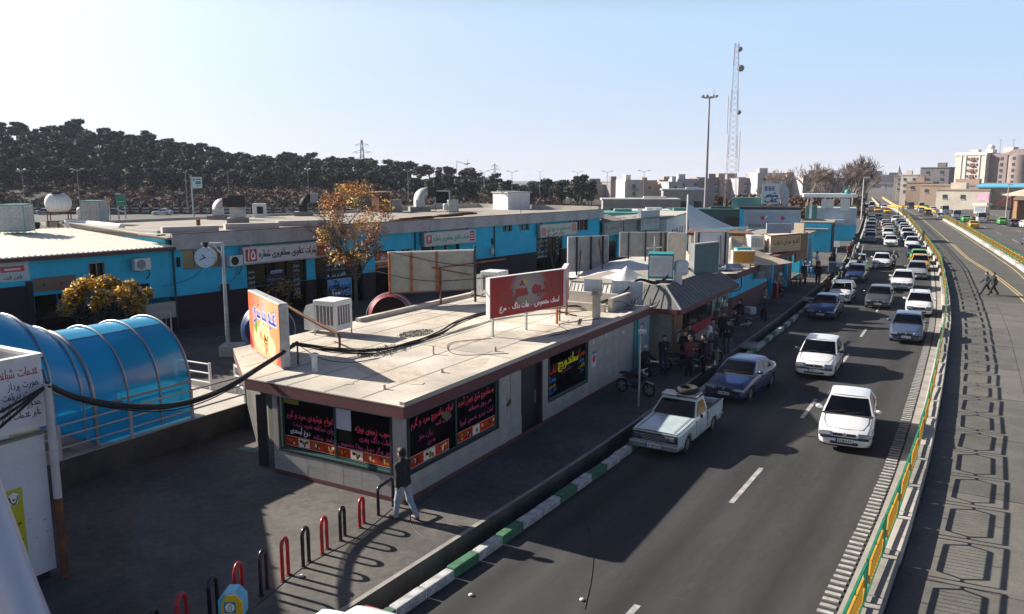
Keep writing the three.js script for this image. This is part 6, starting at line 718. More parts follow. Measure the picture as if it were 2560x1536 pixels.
function mottledPaint(key, rgb, dirt) { const m = mottled(key.length * 3, 2.2, rgb, rgb.map((x) => x * (dirt > 0.13 ? 0.8 : 0.9)), 1, 0.1); return new THREE.MeshPhysicalMaterial({ map: m.map, color: m.color, roughness: 0.32, clearcoat: 0.6, clearcoatRoughness: 0.15 }); }
const wheelG = metres(new THREE.LatheGeometry([[0.2, -0.09], [0.27, -0.1], [0.3, -0.07], [0.305, 0], [0.3, 0.07], [0.27, 0.1], [0.2, 0.09]].map((p) => new THREE.Vector2(...p)), 22).rotateZ(Math.PI / 2));
const rimG = metres(join([new THREE.CylinderGeometry(0.2, 0.2, 0.13, 18).rotateZ(Math.PI / 2), ...[0, 1, 2, 3, 4].map((i) => box(0.15, 0.16, 0.05, 0, 0.1, 0).rotateX(i * 1.2566)), new THREE.CylinderGeometry(0.05, 0.05, 0.17, 10).rotateZ(Math.PI / 2)]));
function makeCar(o, body, name, label, category = 'car') {
  const t = thing(name, label, category), L = o.L, W = o.W / 2, yb = 0.2, prof = (z) => { const T = o.top; let i = 1; while (i < T.length - 1 && T[i][0] < z) i++; const [a, p] = T[i - 1], [b, q] = T[i]; return lerp(p, q, clamp((z - a) / (b - a), 0, 1)); };
  const half = (z) => { const k = Math.abs(z) / (L / 2); return W * (1 - 0.14 * Math.pow(k, 7) - 0.025 * k * k); };
  const arch = (z) => Math.max(0, ...[o.zf, o.zr].map((c) => { const q = 0.36 * 0.36 - (z - c) * (z - c); return q > 0 ? Math.sqrt(q) + 0.31 : 0; }));
  const ring = (z, s = 1) => { const w = half(z) * s, yt = prof(z), b = yb + (s < 1 ? 0.05 : 0), a = Math.max(b, arch(z)), h = yt - b; return [[0, a], [w * 0.72, a], [w * 0.96, Math.max(b + 0.03, a)], [w * 0.99, Math.max(b + 0.12, a + 0.001)], [w, Math.max(b + h * 0.5, a + 0.02)], [w * 0.985, Math.max(b + h * 0.72, a + 0.03)], [w * 0.945, Math.max(b + h * 0.9, a + 0.035)], [w * 0.87, yt - 0.012], [w * 0.5, yt + 0.02], [0, yt + 0.03]]; };
  const zs = [[-L / 2, 0.93], [-L / 2 + 0.03, 1]]; const N = 54; for (let i = 1; i < N; i++) zs.push([lerp(-L / 2 + 0.03, L / 2 - 0.1, i / N), 1]); zs.push([L / 2 - 0.1, 0.995], [L / 2 - 0.05, 0.98], [L / 2 - 0.015, 0.95], [L / 2, 0.9]);
  const rings = zs.map(([z, s]) => { const r = ring(z, s); return [...r, ...r.slice(1, -1).reverse().map(([x, y]) => [-x, y]), r[0]].map(([x, y]) => [x, y, z]); }), n = rings[0].length - 1;
  const shell = sheet((u, v) => rings[Math.round(v * (zs.length - 1))][Math.round(u * n)], n, zs.length - 1);
  const cap = (k, sgn) => { const r = rings[k].slice(0, -1), c = [0, (r[0][1] + r[9][1]) / 2, r[0][2] + sgn * 0.015], pos = [], id = []; pos.push(...c); r.forEach((p) => pos.push(...p)); for (let i = 0; i < r.length; i++) { const a = 1 + i, b = 1 + (i + 1) % r.length; sgn > 0 ? id.push(0, a, b) : id.push(0, b, a); } const g = new THREE.BufferGeometry(); g.setAttribute('position', new THREE.Float32BufferAttribute(pos, 3)); g.setIndex(id); g.computeVertexNormals(); return g; };
  const painted = (m) => { m.userData.paint = true; return m; };
  painted(part('body', [shell, cap(0, -1), cap(zs.length - 1, 1)], body, t));
  // cabin
  const c = o.cab, wb = W * 0.93, wt = W * (o.tumble ?? 0.72), yB = c.yB, yR = c.yR, wAt = (v) => lerp(wb, wt, v), wind = (s, v, d = 0) => [s * wAt(v), lerp(yB, yR - 0.03, v) + d * 0.5, lerp(c.zc, c.zwt, v) + 0.07 * (1 - s * s) + d * 0.86], rear = (s, v, d = 0) => [s * wAt(v), lerp(yB, yR - 0.03, v) + d * 0.5, lerp(c.zrb, c.zrt, v) - 0.06 * (1 - s * s) - d * 0.86], side = (sg) => (r, v, d = 0) => [sg * (wAt(v) + d), lerp(yB, yR - 0.03, v), lerp(lerp(c.zc, c.zwt, v), lerp(c.zrb, c.zrt, v), r)];
  const patch = (f, a0, a1, b0, b1, d, na, nb, flip) => { const g = sheet((u, v) => f(lerp(a0, a1, flip ? 1 - u : u), lerp(b0, b1, v), d), na, nb); return g; };
  const roofF = (s, v) => { const z = lerp(c.zwt, c.zrt, v), e = 1 - s * s, q = Math.sin(v * Math.PI); return [s * wt, yR - 0.03 + 0.05 * Math.pow(e, 0.4) * (0.55 + 0.45 * Math.pow(q, 0.4)), z + (v < 0.5 ? 0.07 : -0.06) * e * (Math.abs(v - 0.5) * 2)]; };
  painted(part('roof', [patch(wind, -1, 1, 0, 1, 0, 8, 4, false), patch(rear, -1, 1, 0, 1, 0, 8, 4, true), patch(side(1), 0, 1, 0, 1, 0, 4, 3, false), patch(side(-1), 0, 1, 0, 1, 0, 4, 3, true), sheet((u, v) => roofF(2 * u - 1, v), 10, 6)], body, t));
  part('windshield', patch(wind, -0.93, 0.93, 0.04, 0.93, 0.012, 8, 3, false), M.glass, t);
  part('rear_window', patch(rear, -0.88, 0.88, 0.1, 0.9, 0.012, 6, 2, true), M.glass, t);
  for (const sg of [1, -1]) for (const [a, b] of o.sideWin) part('side_window', patch(side(sg), a, b, 0.08, 0.9, 0.01, 2, 2, sg < 0), M.glass, t);
  // front and rear details
  const fz = L / 2, hy = prof(fz - 0.1) - o.lampDrop, F = (x) => fz - (W * W * 0.0 + 0.16 * Math.pow(Math.abs(x) / W, 4));
  for (const sg of [1, -1]) { const m = part('headlight', rbox(o.lampW, o.lampH, 0.12, 0, 0, 0, 0.035), M.lampGlass, t); m.position.set(sg * W * 0.68, hy, F(W * 0.68) - 0.02); m.rotation.y = sg * 0.22; m.rotation.x = -0.25; const tl = part('tail_lamp', rbox(o.lampW * 0.9, o.lampH, 0.1, 0, 0, 0, 0.03), M.tailRed, t); tl.position.set(sg * W * 0.52, prof(-fz + 0.15) - 0.16, -fz + 0.035); }
  part('grille', o.grille === 2 ? [rbox(0.3, 0.09, 0.05, -0.2, hy + 0.01, fz - 0.005, 0.02), rbox(0.3, 0.09, 0.05, 0.2, hy + 0.01, fz - 0.005, 0.02)].slice(0, 2) : rbox(o.grilleW ?? 0.7, 0.11, 0.05, 0, hy, fz - 0.005, 0.02), M.trim, t);
  part('badge', new THREE.CylinderGeometry(0.05, 0.05, 0.03, 12).rotateX(Math.PI / 2).translate(0, hy + 0.03, fz + 0.02), M.steel, t);
  part('bumper_strip', [rbox(o.W * 0.86, 0.07, 0.06, 0, 0.5, fz - 0.012, 0.02)], o.bumper ?? M.trim, t); part('rear_bumper_strip', rbox(o.W * 0.86, 0.08, 0.06, 0, 0.5, -fz + 0.012, 0.02), o.bumper ?? M.trim, t);
  part('air_intake', rbox(0.85, 0.1, 0.04, 0, 0.33, fz - 0.003, 0.02), M.trim, t); for (const sg of [1, -1]) part('fog_lamp', new THREE.CylinderGeometry(0.06, 0.06, 0.03, 12).rotateX(Math.PI / 2).translate(sg * 0.6, 0.33, fz - 0.03), M.lampGlass, t);
  printPlate('number_plate', 0.5, 0.12, M.plate, t, [0, 0.42, fz + 0.022]); printPlate('number_plate', 0.5, 0.12, M.plate, t, [0, 0.62, -fz - 0.02], Math.PI);
  for (const sg of [1, -1]) { painted(part('wing_mirror', [ball(0.1, sg * (W + 0.08), yB + 0.09, c.zc - 0.38, 1.1, 0.75, 0.6, 10, 8), bar([sg * W * 0.9, yB + 0.04, c.zc - 0.4], [sg * (W + 0.04), yB + 0.07, c.zc - 0.38], 0.025)], o.darkMirror ? M.trim : body, t)); for (const r of [0.36, 0.72]) part('door_handle', box(0.03, 0.035, 0.16, sg * (half(0) * 0.985), yB - 0.16, lerp(c.zc, c.zrb, r)), M.trim, t); part('side_strip', box(0.025, 0.06, L * 0.5, sg * (W * 0.998), 0.58, 0), M.trim, t); }
  for (const sg of [1, -1]) for (const z of [o.zf, o.zr]) { const w = new THREE.Group(); w.name = 'wheel'; w.position.set(sg * (W - 0.13), 0.305, z); t.add(w); const a = new THREE.Mesh(wheelG, M.tyre); a.name = 'tyre'; const b = new THREE.Mesh(rimG, M.rim); b.name = 'rim'; w.add(a, b); }
  part('bonnet_seam', [1, -1].map((s) => tube([[s * W * 0.8, prof(c.zc - 0.05) + 0.008, c.zc - 0.05], [s * W * 0.77, prof(lerp(c.zc, fz, 0.5)) + 0.006, lerp(c.zc, fz, 0.5)], [s * W * 0.62, prof(fz - 0.22) + 0.012, fz - 0.22]], 0.008, 14, 4)).concat([tube([[-W * 0.62, prof(fz - 0.22) + 0.012, fz - 0.22], [0, prof(fz - 0.16) + 0.026, fz - 0.16], [W * 0.62, prof(fz - 0.22) + 0.012, fz - 0.22]], 0.008, 12, 4)]), M.trim, t);
  part('cowl', sheet((u, v) => wind(2 * u - 1, -0.05 + v * 0.09, 0.014), 10, 1), M.trim, t); part('wiper', [beam([-0.1, yB + 0.05, c.zc + 0.06], [0.5, yB + 0.12, c.zc - 0.03], 0.02), beam([-0.6, yB + 0.05, c.zc + 0.02], [-0.05, yB + 0.13, c.zc + 0.0], 0.02)], M.trim, t);
  part('underbody', box(o.W * 0.7, 0.1, L * 0.86, 0, 0.25, 0), M.trim, t);
  return t;
}
const T_ = { // body types
  pars: { L: 4.5, W: 1.72, zf: 1.33, zr: -1.34, top: [[-2.25, 0.86], [-2.1, 1.0], [-1.5, 1.02], [-0.9, 0.98], [0.9, 0.94], [1.4, 0.87], [1.8, 0.78], [2.1, 0.68], [2.25, 0.54]], cab: { yB: 0.95, yR: 1.41, zc: 0.98, zwt: 0.2, zrt: -0.98, zrb: -1.62 }, sideWin: [[0.16, 0.5], [0.53, 0.86]], lampW: 0.42, lampH: 0.13, lampDrop: 0.06, grilleW: 0.55 },
  samand: { L: 4.5, W: 1.72, zf: 1.33, zr: -1.34, top: [[-2.25, 0.9], [-2.1, 1.06], [-1.5, 1.08], [-0.9, 1.02], [0.9, 0.98], [1.4, 0.92], [1.8, 0.84], [2.1, 0.73], [2.25, 0.58]], cab: { yB: 0.98, yR: 1.47, zc: 1.08, zwt: 0.26, zrt: -0.92, zrb: -1.66 }, sideWin: [[0.17, 0.5], [0.53, 0.86]], lampW: 0.4, lampH: 0.16, lampDrop: 0.08, grille: 2 },
  logan: { L: 4.25, W: 1.74, zf: 1.32, zr: -1.3, top: [[-2.12, 0.92], [-2.0, 1.08], [-1.5, 1.1], [-0.9, 1.05], [0.9, 1.02], [1.35, 0.96], [1.75, 0.87], [2.0, 0.76], [2.12, 0.62]], cab: { yB: 1.0, yR: 1.54, zc: 1.05, zwt: 0.3, zrt: -0.98, zrb: -1.5 }, sideWin: [[0.16, 0.5], [0.53, 0.88]], lampW: 0.38, lampH: 0.2, lampDrop: 0.1, tumble: 0.76, darkMirror: true },
  pride: { L: 3.94, W: 1.6, zf: 1.15, zr: -1.18, top: [[-1.97, 0.9], [-1.85, 0.98], [-1.3, 1.0], [0.9, 0.95], [1.5, 0.86], [1.85, 0.75], [1.97, 0.62]], cab: { yB: 0.94, yR: 1.45, zc: 0.9, zwt: 0.25, zrt: -1.05, zrb: -1.5 }, sideWin: [[0.16, 0.5], [0.53, 0.88]], lampW: 0.34, lampH: 0.16, lampDrop: 0.08, tumble: 0.76, darkMirror: true },
  hatch: { L: 3.84, W: 1.65, zf: 1.2, zr: -1.22, top: [[-1.92, 0.92], [-1.8, 1.02], [-1.2, 1.02], [0.9, 1.0], [1.45, 0.88], [1.8, 0.72], [1.92, 0.56]], cab: { yB: 0.96, yR: 1.45, zc: 1.1, zwt: 0.25, zrt: -1.2, zrb: -1.78 }, sideWin: [[0.18, 0.5], [0.53, 0.86]], lampW: 0.36, lampH: 0.2, lampDrop: 0.1, tumble: 0.72 },
  van: { L: 4.9, W: 1.85, zf: 1.6, zr: -1.5, top: [[-2.45, 1.1], [-2.35, 1.2], [1.9, 1.16], [2.3, 1.0], [2.45, 0.75]], cab: { yB: 1.1, yR: 2.25, zc: 2.1, zwt: 1.3, zrt: -2.3, zrb: -2.42 }, sideWin: [[0.1, 0.28], [0.32, 0.62], [0.66, 0.94]], lampW: 0.3, lampH: 0.26, lampDrop: 0.14, tumble: 0.85, darkMirror: true },
};
const WHITE = paint('white', [0.7, 0.7, 0.71], 0.1), NAVY = paint('navy', [0.018, 0.035, 0.105], 0.12), BLUEGREY = paint('bluegrey', [0.06, 0.085, 0.15], 0.15), GUN = paint('gunmetal', [0.06, 0.062, 0.068], 0.15), SILVER = paint('silver', [0.3, 0.31, 0.33], 0.15), YELLOW = paint('taxi yellow', [0.72, 0.36, 0.02], 0.1), GREEN = paint('taxi green', [0.09, 0.42, 0.09], 0.1), DARK = paint('dark blue', [0.02, 0.026, 0.045], 0.15), BEIGE = paint('beige car', [0.42, 0.36, 0.27], 0.12), REDC = paint('red cars', [0.3, 0.04, 0.04], 0.12);
const protoCars = {};
function car(type, colour, label, x, z, turn, cat = 'car', name = { pars: 'saloon_car', samand: 'saloon_car', logan: 'saloon_car', pride: 'small_car', hatch: 'hatchback_car', van: 'van' }[type], group) {
  let c; if (!protoCars[type]) { c = makeCar(T_[type], colour, name, label, cat); protoCars[type] = c; } else { c = protoCars[type].clone(); c.name = numbered(name); c.userData = { label, category: cat }; scene.add(c); c.traverse((m) => { if (m.userData.paint) m.material = colour; }); }
  if (group) c.userData.group = group;
  c.position.set(x, RY + 0.004 + dip(-z), z); c.rotation.y = turn; return c;
}
const onRoad = (s, lane, toward = true) => [Fs(s) + lane, -s, -heading(s) + (toward ? 0 : Math.PI)];
// near carriageway, traffic coming towards the bridge; each place is the car's centre
const DX = 2.2;
car('samand', WHITE, 'white saloon car nearest the bridge, in the lane beside the yellow fence', 9.35, -13.2, 0.06);
car('logan', WHITE, 'tall white saloon with black bumper strip ahead of the dark blue car', 7.0, -22.7, 0.02);
car('pars', NAVY, 'dark blue saloon just behind the white pickup beside the kerb', 4.75, -17.1, -0.1);
car('pars', BLUEGREY, 'blue grey saloon in the lane beside the fence, headlamps bright', 10.05, -33.3, 0.02);
car('pars', NAVY, 'dark blue saloon beside the kerb in front of the white car with the open door', 4.95, -38.8, -0.02);
const prideCar = car('pride', WHITE, 'small white car stopped by the kerb with its front door open', 5.0, -46.3, 0.0);
car('pars', GUN, 'charcoal saloon in the middle lane left of the white hatchback', 7.6, -45.2, 0.02);
const hatchCar = car('hatch', WHITE, 'white hatchback in the fence lane behind the blue grey saloon', 10.2, -43.0, 0.04);
car('samand', WHITE, 'white saloon in the middle lane behind the charcoal saloon', 8.4, -56.2, 0.03);
car('samand', SILVER, 'silver grey saloon in the fence lane in front of the yellow taxi', 9.0, -64.8, 0.06);
car('samand', YELLOW, 'yellow taxi in the queue between the silver car and the green taxi', 8.9, -72.5, 0.08, 'taxi', 'taxi_car');
car('pars', GREEN, 'green taxi in the fence lane queue behind the yellow taxi', 8.5, -79.5, 0.09, 'taxi', 'taxi_car');
car('pars', DARK, 'dark saloon in the fence lane behind the green taxi', 7.7, -86.5, 0.1);
car('pride', NAVY, 'dark navy car at the kerb beside the motorcyclist with boxes', 4.55, -59.5, -0.02);
car('pars', WHITE, 'white saloon in the middle lane behind the motorcycle rider', 5.4, -73.0, 0.08);
car('pride', SILVER, 'pale silver car at the kerb partly hidden by the motorcyclist', 3.5, -70.0, 0.05);
{
  const spec = [[100, -4.4, 'pars', WHITE, 'white saloon heading the next queue in the middle lane'], [98, -1.9, 'samand', WHITE, 'white saloon at the head of the fence lane beyond the empty stretch'], [106, -7.0, 'pride', SILVER, 'grey car leading the kerb lane queue'], [113, -7.1, 'pars', GUN, 'dull dark car second in the kerb lane queue'], [108, -2.0, 'pars', BLUEGREY, 'dark teal car hidden behind the white saloon in the fence lane'], [117, -4.6, 'pride', WHITE, 'white small car leading the second group of the middle lane'], [124, -4.5, 'pars', WHITE, 'second white car in the far group of the middle lane'], [118, -2.0, 'logan', WHITE, 'white car with dark windscreen in the fence lane, fourth in line'], [127, -2.1, 'pars', SILVER, 'silver car in the fence lane behind the fourth white car'], [125, -7.2, 'pars', BLUEGREY, 'pale blue grey car in the kerb lane beside the handcarts'], [131, -4.6, 'samand', BEIGE, 'beige car in the middle lane of the far queue'], [135, -2.0, 'pride', WHITE, 'small white car hugging the fence in the far queue'], [137, -7.2, 'samand', DARK, 'dark car in the kerb lane by the stalls'], [140, -4.7, 'pars', REDC, 'dull red car in the middle lane of the far queue'], [144, -2.1, 'samand', BLUEGREY, 'blue car along the fence in the far queue'], [147, -4.8, 'pride', WHITE, 'white car in the middle lane, second from the back of the queue'], [151, -7.1, 'hatch', WHITE, 'white hatchback far back in the kerb lane'], [153, -2.2, 'pars', SILVER, 'silver car close to the fence far back'], [157, -5.0, 'pars', GUN, 'grey car at the back of the middle lane queue'], [163, -7.2, 'pride', BLUEGREY, 'small blue car at the back of the kerb lane'], [166, -2.6, 'pars', WHITE, 'white car at the very back of the fence lane queue'], [172, -6.0, 'samand', DARK, 'dark car alone behind the far queue'], [216, -3.2, 'pars', YELLOW, 'right one of the two far yellow taxis side by side'], [224, -5.4, 'pars', YELLOW, 'left one of the two far yellow taxis side by side'], [252, -3.0, 'logan', WHITE, 'far white car beyond the yellow taxis'], [282, -3.0, 'samand', SILVER, 'far silver car near the vanishing point of the avenue'], [300, -5.8, 'logan', WHITE, 'distant white car in the left lanes near the vanishing point']];
  for (const [s, lane, type, col, label] of spec) { const [x, z, r] = onRoad(s + DX, lane); car(type, col, label, x, z, r + rr(-0.03, 0.03), col === YELLOW ? 'taxi' : 'car', col === YELLOW ? 'taxi_car' : undefined); }
  for (const [s, lane, col, label] of [[228, -8.6, WHITE, 'white minibus stopped at the far kerb'], [270, -6.2, WHITE, 'far white van in the kerb lane with a dark windscreen'], [245, -8.4, SILVER, 'silver van parked at the far kerb behind the minibus'], [262, -8.8, BLUEGREY, 'blue van parked far off at the kerb']]) { const [x, z, r] = onRoad(s, lane); car('van', col, label, x, z, r); }
  // far carriageway, driving away: [s, lane offset from F, type, colour, label, towards?]
  const away = [[153, 9.9, 'pars', YELLOW, 'yellow taxi driving away alone on the far carriageway'], [178, 11.0, 'pars', GREEN, 'bright green taxi behind the white van on the far carriageway'], [176, 13.6, 'van', WHITE, 'white van beside the bright green taxi'], [189, 10.1, 'van', WHITE, 'white van with dark rear window on the far carriageway'], [187, 6.9, 'logan', WHITE, 'white car close to the fence on the far carriageway'], [163, 17.6, 'pars', DARK, 'dark car pulling out by the brick wall on the right'], [170, 16.6, 'pars', GREEN, 'green taxi parked at the far right kerb'], [186, 15.0, 'pars', YELLOW, 'orange yellow taxi parked among the vans on the right'], [213, 6.0, 'pars', GUN, 'grey car near the fence of the far carriageway, second back'], [226, 5.4, 'pride', SILVER, 'silver car near the fence of the far carriageway, third back'], [222, 10.5, 'van', WHITE, 'white van half hidden further along the far carriageway'], [232, 8.6, 'logan', WHITE, 'white car left of the half hidden van'], [270, 5.2, 'van', BLUEGREY, 'blue minibus far along the right carriageway'], [264, 9.2, 'pars', GREEN, 'green taxi far along the right carriageway'], [285, 5.8, 'samand', DARK, 'dark car far along the right carriageway'], [288, 9.5, 'van', WHITE, 'white van far along the right kerb'], [113, 13.0, 'pars', BLUEGREY, 'blue saloon at the right edge of the view'], [148, 19.0, 'logan', WHITE, 'white car entering at the right edge by the brick wall'], [159, 18.9, 'hatch', WHITE, 'low white car front peeping out by the brick wall']];
  for (const [s, lane, type, col, label] of away) { const [x, z, r] = onRoad(s, lane, false); car(type, col, label, x, z, r + rr(-0.04, 0.04), col === YELLOW || col === GREEN ? 'taxi' : 'car', col === YELLOW || col === GREEN ? 'taxi_car' : undefined); }
  [[0.237, 112], [0.258, 114], [0.276, 116], [0.292, 118]].forEach(([t, d], i) => { const [x, z] = far(t, d), c = car('pars', YELLOW, `yellow taxi waiting under the white sail, ${['leftmost', 'second from the left', 'third from the left', 'rightmost'][i]} of the four`, x, z, 2.2, 'taxi', 'taxi_car'); c.position.y = 0; });
  car('logan', WHITE, 'white car roof entering at the bottom edge by the painted kerb', 3.95, 7.45, 0.06);
}
{ // open door of the small white car, ornaments
  const d = new THREE.Group(); d.name = 'open_door'; d.position.set(-0.78, 0.3, 0.78); d.rotation.y = -2.05 + Math.PI / 2 - 1.0; prideCar.add(d);
  const p = part('door_skin', [rbox(0.07, 0.62, 1.0, 0, 0.3, -0.5, 0.03), box(0.05, 0.5, 0.05, 0, 0.85, -0.98), box(0.05, 0.05, 0.75, 0, 1.09, -0.62), beam([0, 0.62, -0.03], [0, 1.09, -0.28], 0.05)], WHITE, d); p.userData.paint = true; part('door_glass', box(0.02, 0.46, 0.7, 0, 0.84, -0.62), M.glass, d);
  part('roof_rail', [beam([-0.5, 1.52, 0.1], [-0.5, 1.52, -1.1], 0.04), beam([0.5, 1.52, 0.1], [0.5, 1.52, -1.1], 0.04)], M.steel, hatchCar);
}
{ // pickup with an old square front, roof rack and open bed
  const L = 4.5, t = thing('pickup_truck', 'pale old square fronted pickup in the kiosk shadow with a bundle on its roof rack', 'pickup', [4.35, RY + 0.004, -9.75], -0.04), P = paint('pickup white', [0.5, 0.58, 0.6], 0.25);
  const W = 0.82, top = (z) => (z > 0.55 ? lerp(0.97, 0.88, (z - 0.55) / 1.65) : z > 2.2 ? 0.88 : 0.98), arch = (z) => Math.max(0, ...[1.3, -1.35].map((c) => { const q = 0.37 * 0.37 - (z - c) ** 2; return q > 0 ? Math.sqrt(q) + 0.3 : 0; }));
  const zs = []; for (let i = 0; i <= 50; i++) zs.push(lerp(-L / 2, L / 2, i / 50)); const ring = (z) => { const w = W * (1 - 0.05 * Math.pow(Math.abs(z) / 2.25, 8)), yt = z < -0.5 ? 0.62 : top(z), a = Math.max(0.28, arch(z)); return [[0, a], [w * 0.9, a], [w * 0.985, Math.max(a, 0.32)], [w, Math.max(0.55, a + 0.01)], [w, Math.max(0.6, Math.min(0.76, yt - 0.04))], [w * 0.97, yt - 0.03], [w * 0.9, yt], [0, yt + 0.015]]; };
  const rings = zs.map((z) => { const r = ring(z); return [...r, ...r.slice(1, -1).reverse().map(([x, y]) => [-x, y]), r[0]].map(([x, y]) => [x, y, z]); }), n = rings[0].length - 1;
  part('body', [sheet((u, v) => rings[Math.round(v * 50)][Math.round(u * n)], n, 50), box(1.5, 0.54, 0.05, 0, 0.58, L / 2 - 0.028)], P, t);
  part('front_mask', box(1.52, 0.26, 0.05, 0, 0.68, L / 2 + 0.012), M.trim, t); part('grille', [0.6, 0.65, 0.7, 0.75].map((y) => box(0.78, 0.015, 0.02, 0, y, L / 2 + 0.045)), M.grey, t); for (const s of [1, -1]) { part('headlight', [rbox(0.17, 0.15, 0.05, s * 0.6, 0.69, L / 2 + 0.04, 0.03)], M.lampGlass, t); part('headlight', rbox(0.14, 0.13, 0.05, s * 0.43, 0.69, L / 2 + 0.04, 0.03), M.lampGlass, t); }
  part('bumper', [rbox(1.66, 0.14, 0.14, 0, 0.44, L / 2 + 0.05, 0.04), rbox(0.12, 0.13, 0.4, 0.78, 0.44, L / 2 - 0.12, 0.04), rbox(0.12, 0.13, 0.4, -0.78, 0.44, L / 2 - 0.12, 0.04)], M.rim, t); printPlate('number_plate', 0.5, 0.12, M.plate, t, [0, 0.43, L / 2 + 0.124]);
  part('bonnet_seam', [box(0.012, 0.01, 1.6, 0.62, 0.945, 1.4, 0, 0.055), box(0.012, 0.01, 1.6, -0.62, 0.945, 1.4, 0, 0.055)], M.trim, t);
  const cab = { zc: 0.62, zt: 0.05, zr: -0.62, yB: 0.95, yR: 1.44, wb: 0.78, wt: 0.62 };
  const q4 = (a, b, c, d) => sheet((u, v) => [0, 1, 2].map((k) => lerp(lerp(a[k], b[k], u), lerp(d[k], c[k], u), v)), 2, 2), c = cab;
  part('cab', [q4([-c.wb, c.yB, c.zc], [c.wb, c.yB, c.zc], [c.wt, c.yR, c.zt], [-c.wt, c.yR, c.zt]), q4([c.wb, c.yB, -0.66], [-c.wb, c.yB, -0.66], [-c.wt, c.yR, c.zr], [c.wt, c.yR, c.zr]), q4([c.wb, c.yB, c.zc], [c.wb, c.yB, -0.66], [c.wt, c.yR, c.zr], [c.wt, c.yR, c.zt]), q4([-c.wb, c.yB, -0.66], [-c.wb, c.yB, c.zc], [-c.wt, c.yR, c.zt], [-c.wt, c.yR, c.zr]), rbox(1.26, 0.06, 0.74, 0, 1.445, -0.28, 0.03), box(1.6, 0.4, 0.06, 0, 0.8, -0.62)], P, t);
  part('windshield', q4([-0.72, 0.985, 0.592], [0.72, 0.985, 0.592], [0.585, 1.4, 0.11], [-0.585, 1.4, 0.11]).translate(0, 0.008, 0.014), M.glass, t); for (const s of [1, -1]) { part('side_window', q4([s * 0.776, 1.0, 0.46], [s * 0.776, 1.0, -0.5], [s * 0.637, 1.4, -0.48], [s * 0.637, 1.4, 0.04]).translate(s * 0.012, 0, 0), M.brownGlass, t); part('wing_mirror', [rbox(0.1, 0.12, 0.06, s * 0.92, 1.05, 0.42, 0.02)], M.trim, t); part('door_seam', [box(0.012, 0.5, 0.012, s * (W + 0.001), 0.68, -0.56), box(0.012, 0.5, 0.012, s * (W + 0.001), 0.68, 0.6)], M.trim, t); part('bed_side', [box(0.06, 0.36, 1.6, s * 0.785, 0.79, -1.43), box(0.1, 0.04, 1.62, s * 0.785, 0.985, -1.43)], P, t); part('bed_capping', box(0.06, 0.03, 1.6, s * 0.77, 1.02, -1.43), M.trim, t); }
  part('tailgate', box(1.54, 0.36, 0.06, 0, 0.79, -2.21), P, t); part('rear_bumper', rbox(1.6, 0.14, 0.12, 0, 0.45, -2.3, 0.03), M.rim, t); part('bed_load', [box(0.7, 0.2, 0.9, -0.3, 0.74, -1.4), ball(0.3, 0.35, 0.75, -1.2, 1, 0.6, 1.2), box(0.5, 0.15, 0.5, 0.3, 0.72, -1.9)], M.darkConcrete, t);
  part('roof_rack', [0.42, 0, -0.42].map((z) => bar([-0.66, 1.55, z - 0.28], [0.66, 1.55, z - 0.28], 0.02)).concat([-0.64, 0.64].map((x) => bar([x, 1.55, 0.2], [x, 1.55, -0.74], 0.02))), M.trim, t); part('rack_bundle', [new THREE.TorusGeometry(0.3, 0.11, 10, 24).rotateX(Math.PI / 2).scale(1, 1, 1.1).translate(0.15, 1.68, -0.3)], M.rubber, t); part('rack_sheet', [box(0.5, 0.05, 0.5, -0.3, 1.6, 0.0), box(0.25, 0.06, 0.3, 0.5, 1.6, -0.35)], M.cloth, t);
  for (const s of [1, -1]) for (const z of [1.3, -1.35]) { const w = new THREE.Group(); w.name = 'wheel'; w.position.set(s * (W - 0.12), 0.305, z); t.add(w); const a = new THREE.Mesh(wheelG, M.tyre); a.name = 'tyre'; const b = new THREE.Mesh(rimG, M.rim); b.name = 'rim'; w.add(a, b); }
}
function motorbike(label, x, z, turn, y = 0, box_ = false) {
  const t = thing('motorcycle', label, 'motorcycle', [x, y, z], turn);
  for (const wz of [0.62, -0.62]) { const w = new THREE.Group(); w.name = 'wheel'; w.position.set(0, 0.29, wz); t.add(w); part('tyre', new THREE.TorusGeometry(0.25, 0.045, 8, 22).rotateY(Math.PI / 2), M.rubber, w); part('rim', [new THREE.CylinderGeometry(0.06, 0.06, 0.1, 10).rotateZ(Math.PI / 2), ...[0, 1, 2].map((i) => box(0.02, 0.48, 0.03).rotateX(i * 1.047))], M.rim, w); }
  part('frame', [beam([0, 0.8, 0.42], [0, 0.3, 0.62], 0.06), beam([0, 0.75, 0.4], [0, 0.35, 0.05], 0.06), beam([0, 0.3, -0.62], [0, 0.35, 0.05], 0.05), beam([0, 0.68, -0.6], [0, 0.7, 0.3], 0.06), box(0.22, 0.26, 0.34, 0, 0.4, 0.05)], M.trim, t); part('fuel_tank', ball(0.2, 0, 0.82, 0.2, 0.8, 0.7, 1.3), M.bikeDark ??= flat([0.03, 0.012, 0.016], 0.3), t); part('seat', rbox(0.24, 0.1, 0.72, 0, 0.82, -0.34, 0.04), M.black, t); part('handlebar', [bar([-0.36, 1.06, 0.32], [0.36, 1.06, 0.32], 0.018), bar([0, 0.8, 0.42], [0, 1.06, 0.34], 0.025)], M.steel, t); part('headlight', [ball(0.09, 0, 0.9, 0.5, 1, 1, 0.8)], M.lampGlass, t); part('mudguard', [box(0.12, 0.02, 0.4, 0, 0.6, 0.62, 0, 0.2), box(0.14, 0.02, 0.4, 0, 0.6, -0.66, 0, -0.2)], M.steel, t); part('exhaust', bar([0.14, 0.28, 0.1], [0.16, 0.34, -0.7], 0.04), M.steel, t);
  if (box_) part('carrier_box', rbox(0.5, 0.42, 0.45, 0, 1.05, -0.72, 0.03), M.bluePane, t); return t;
}
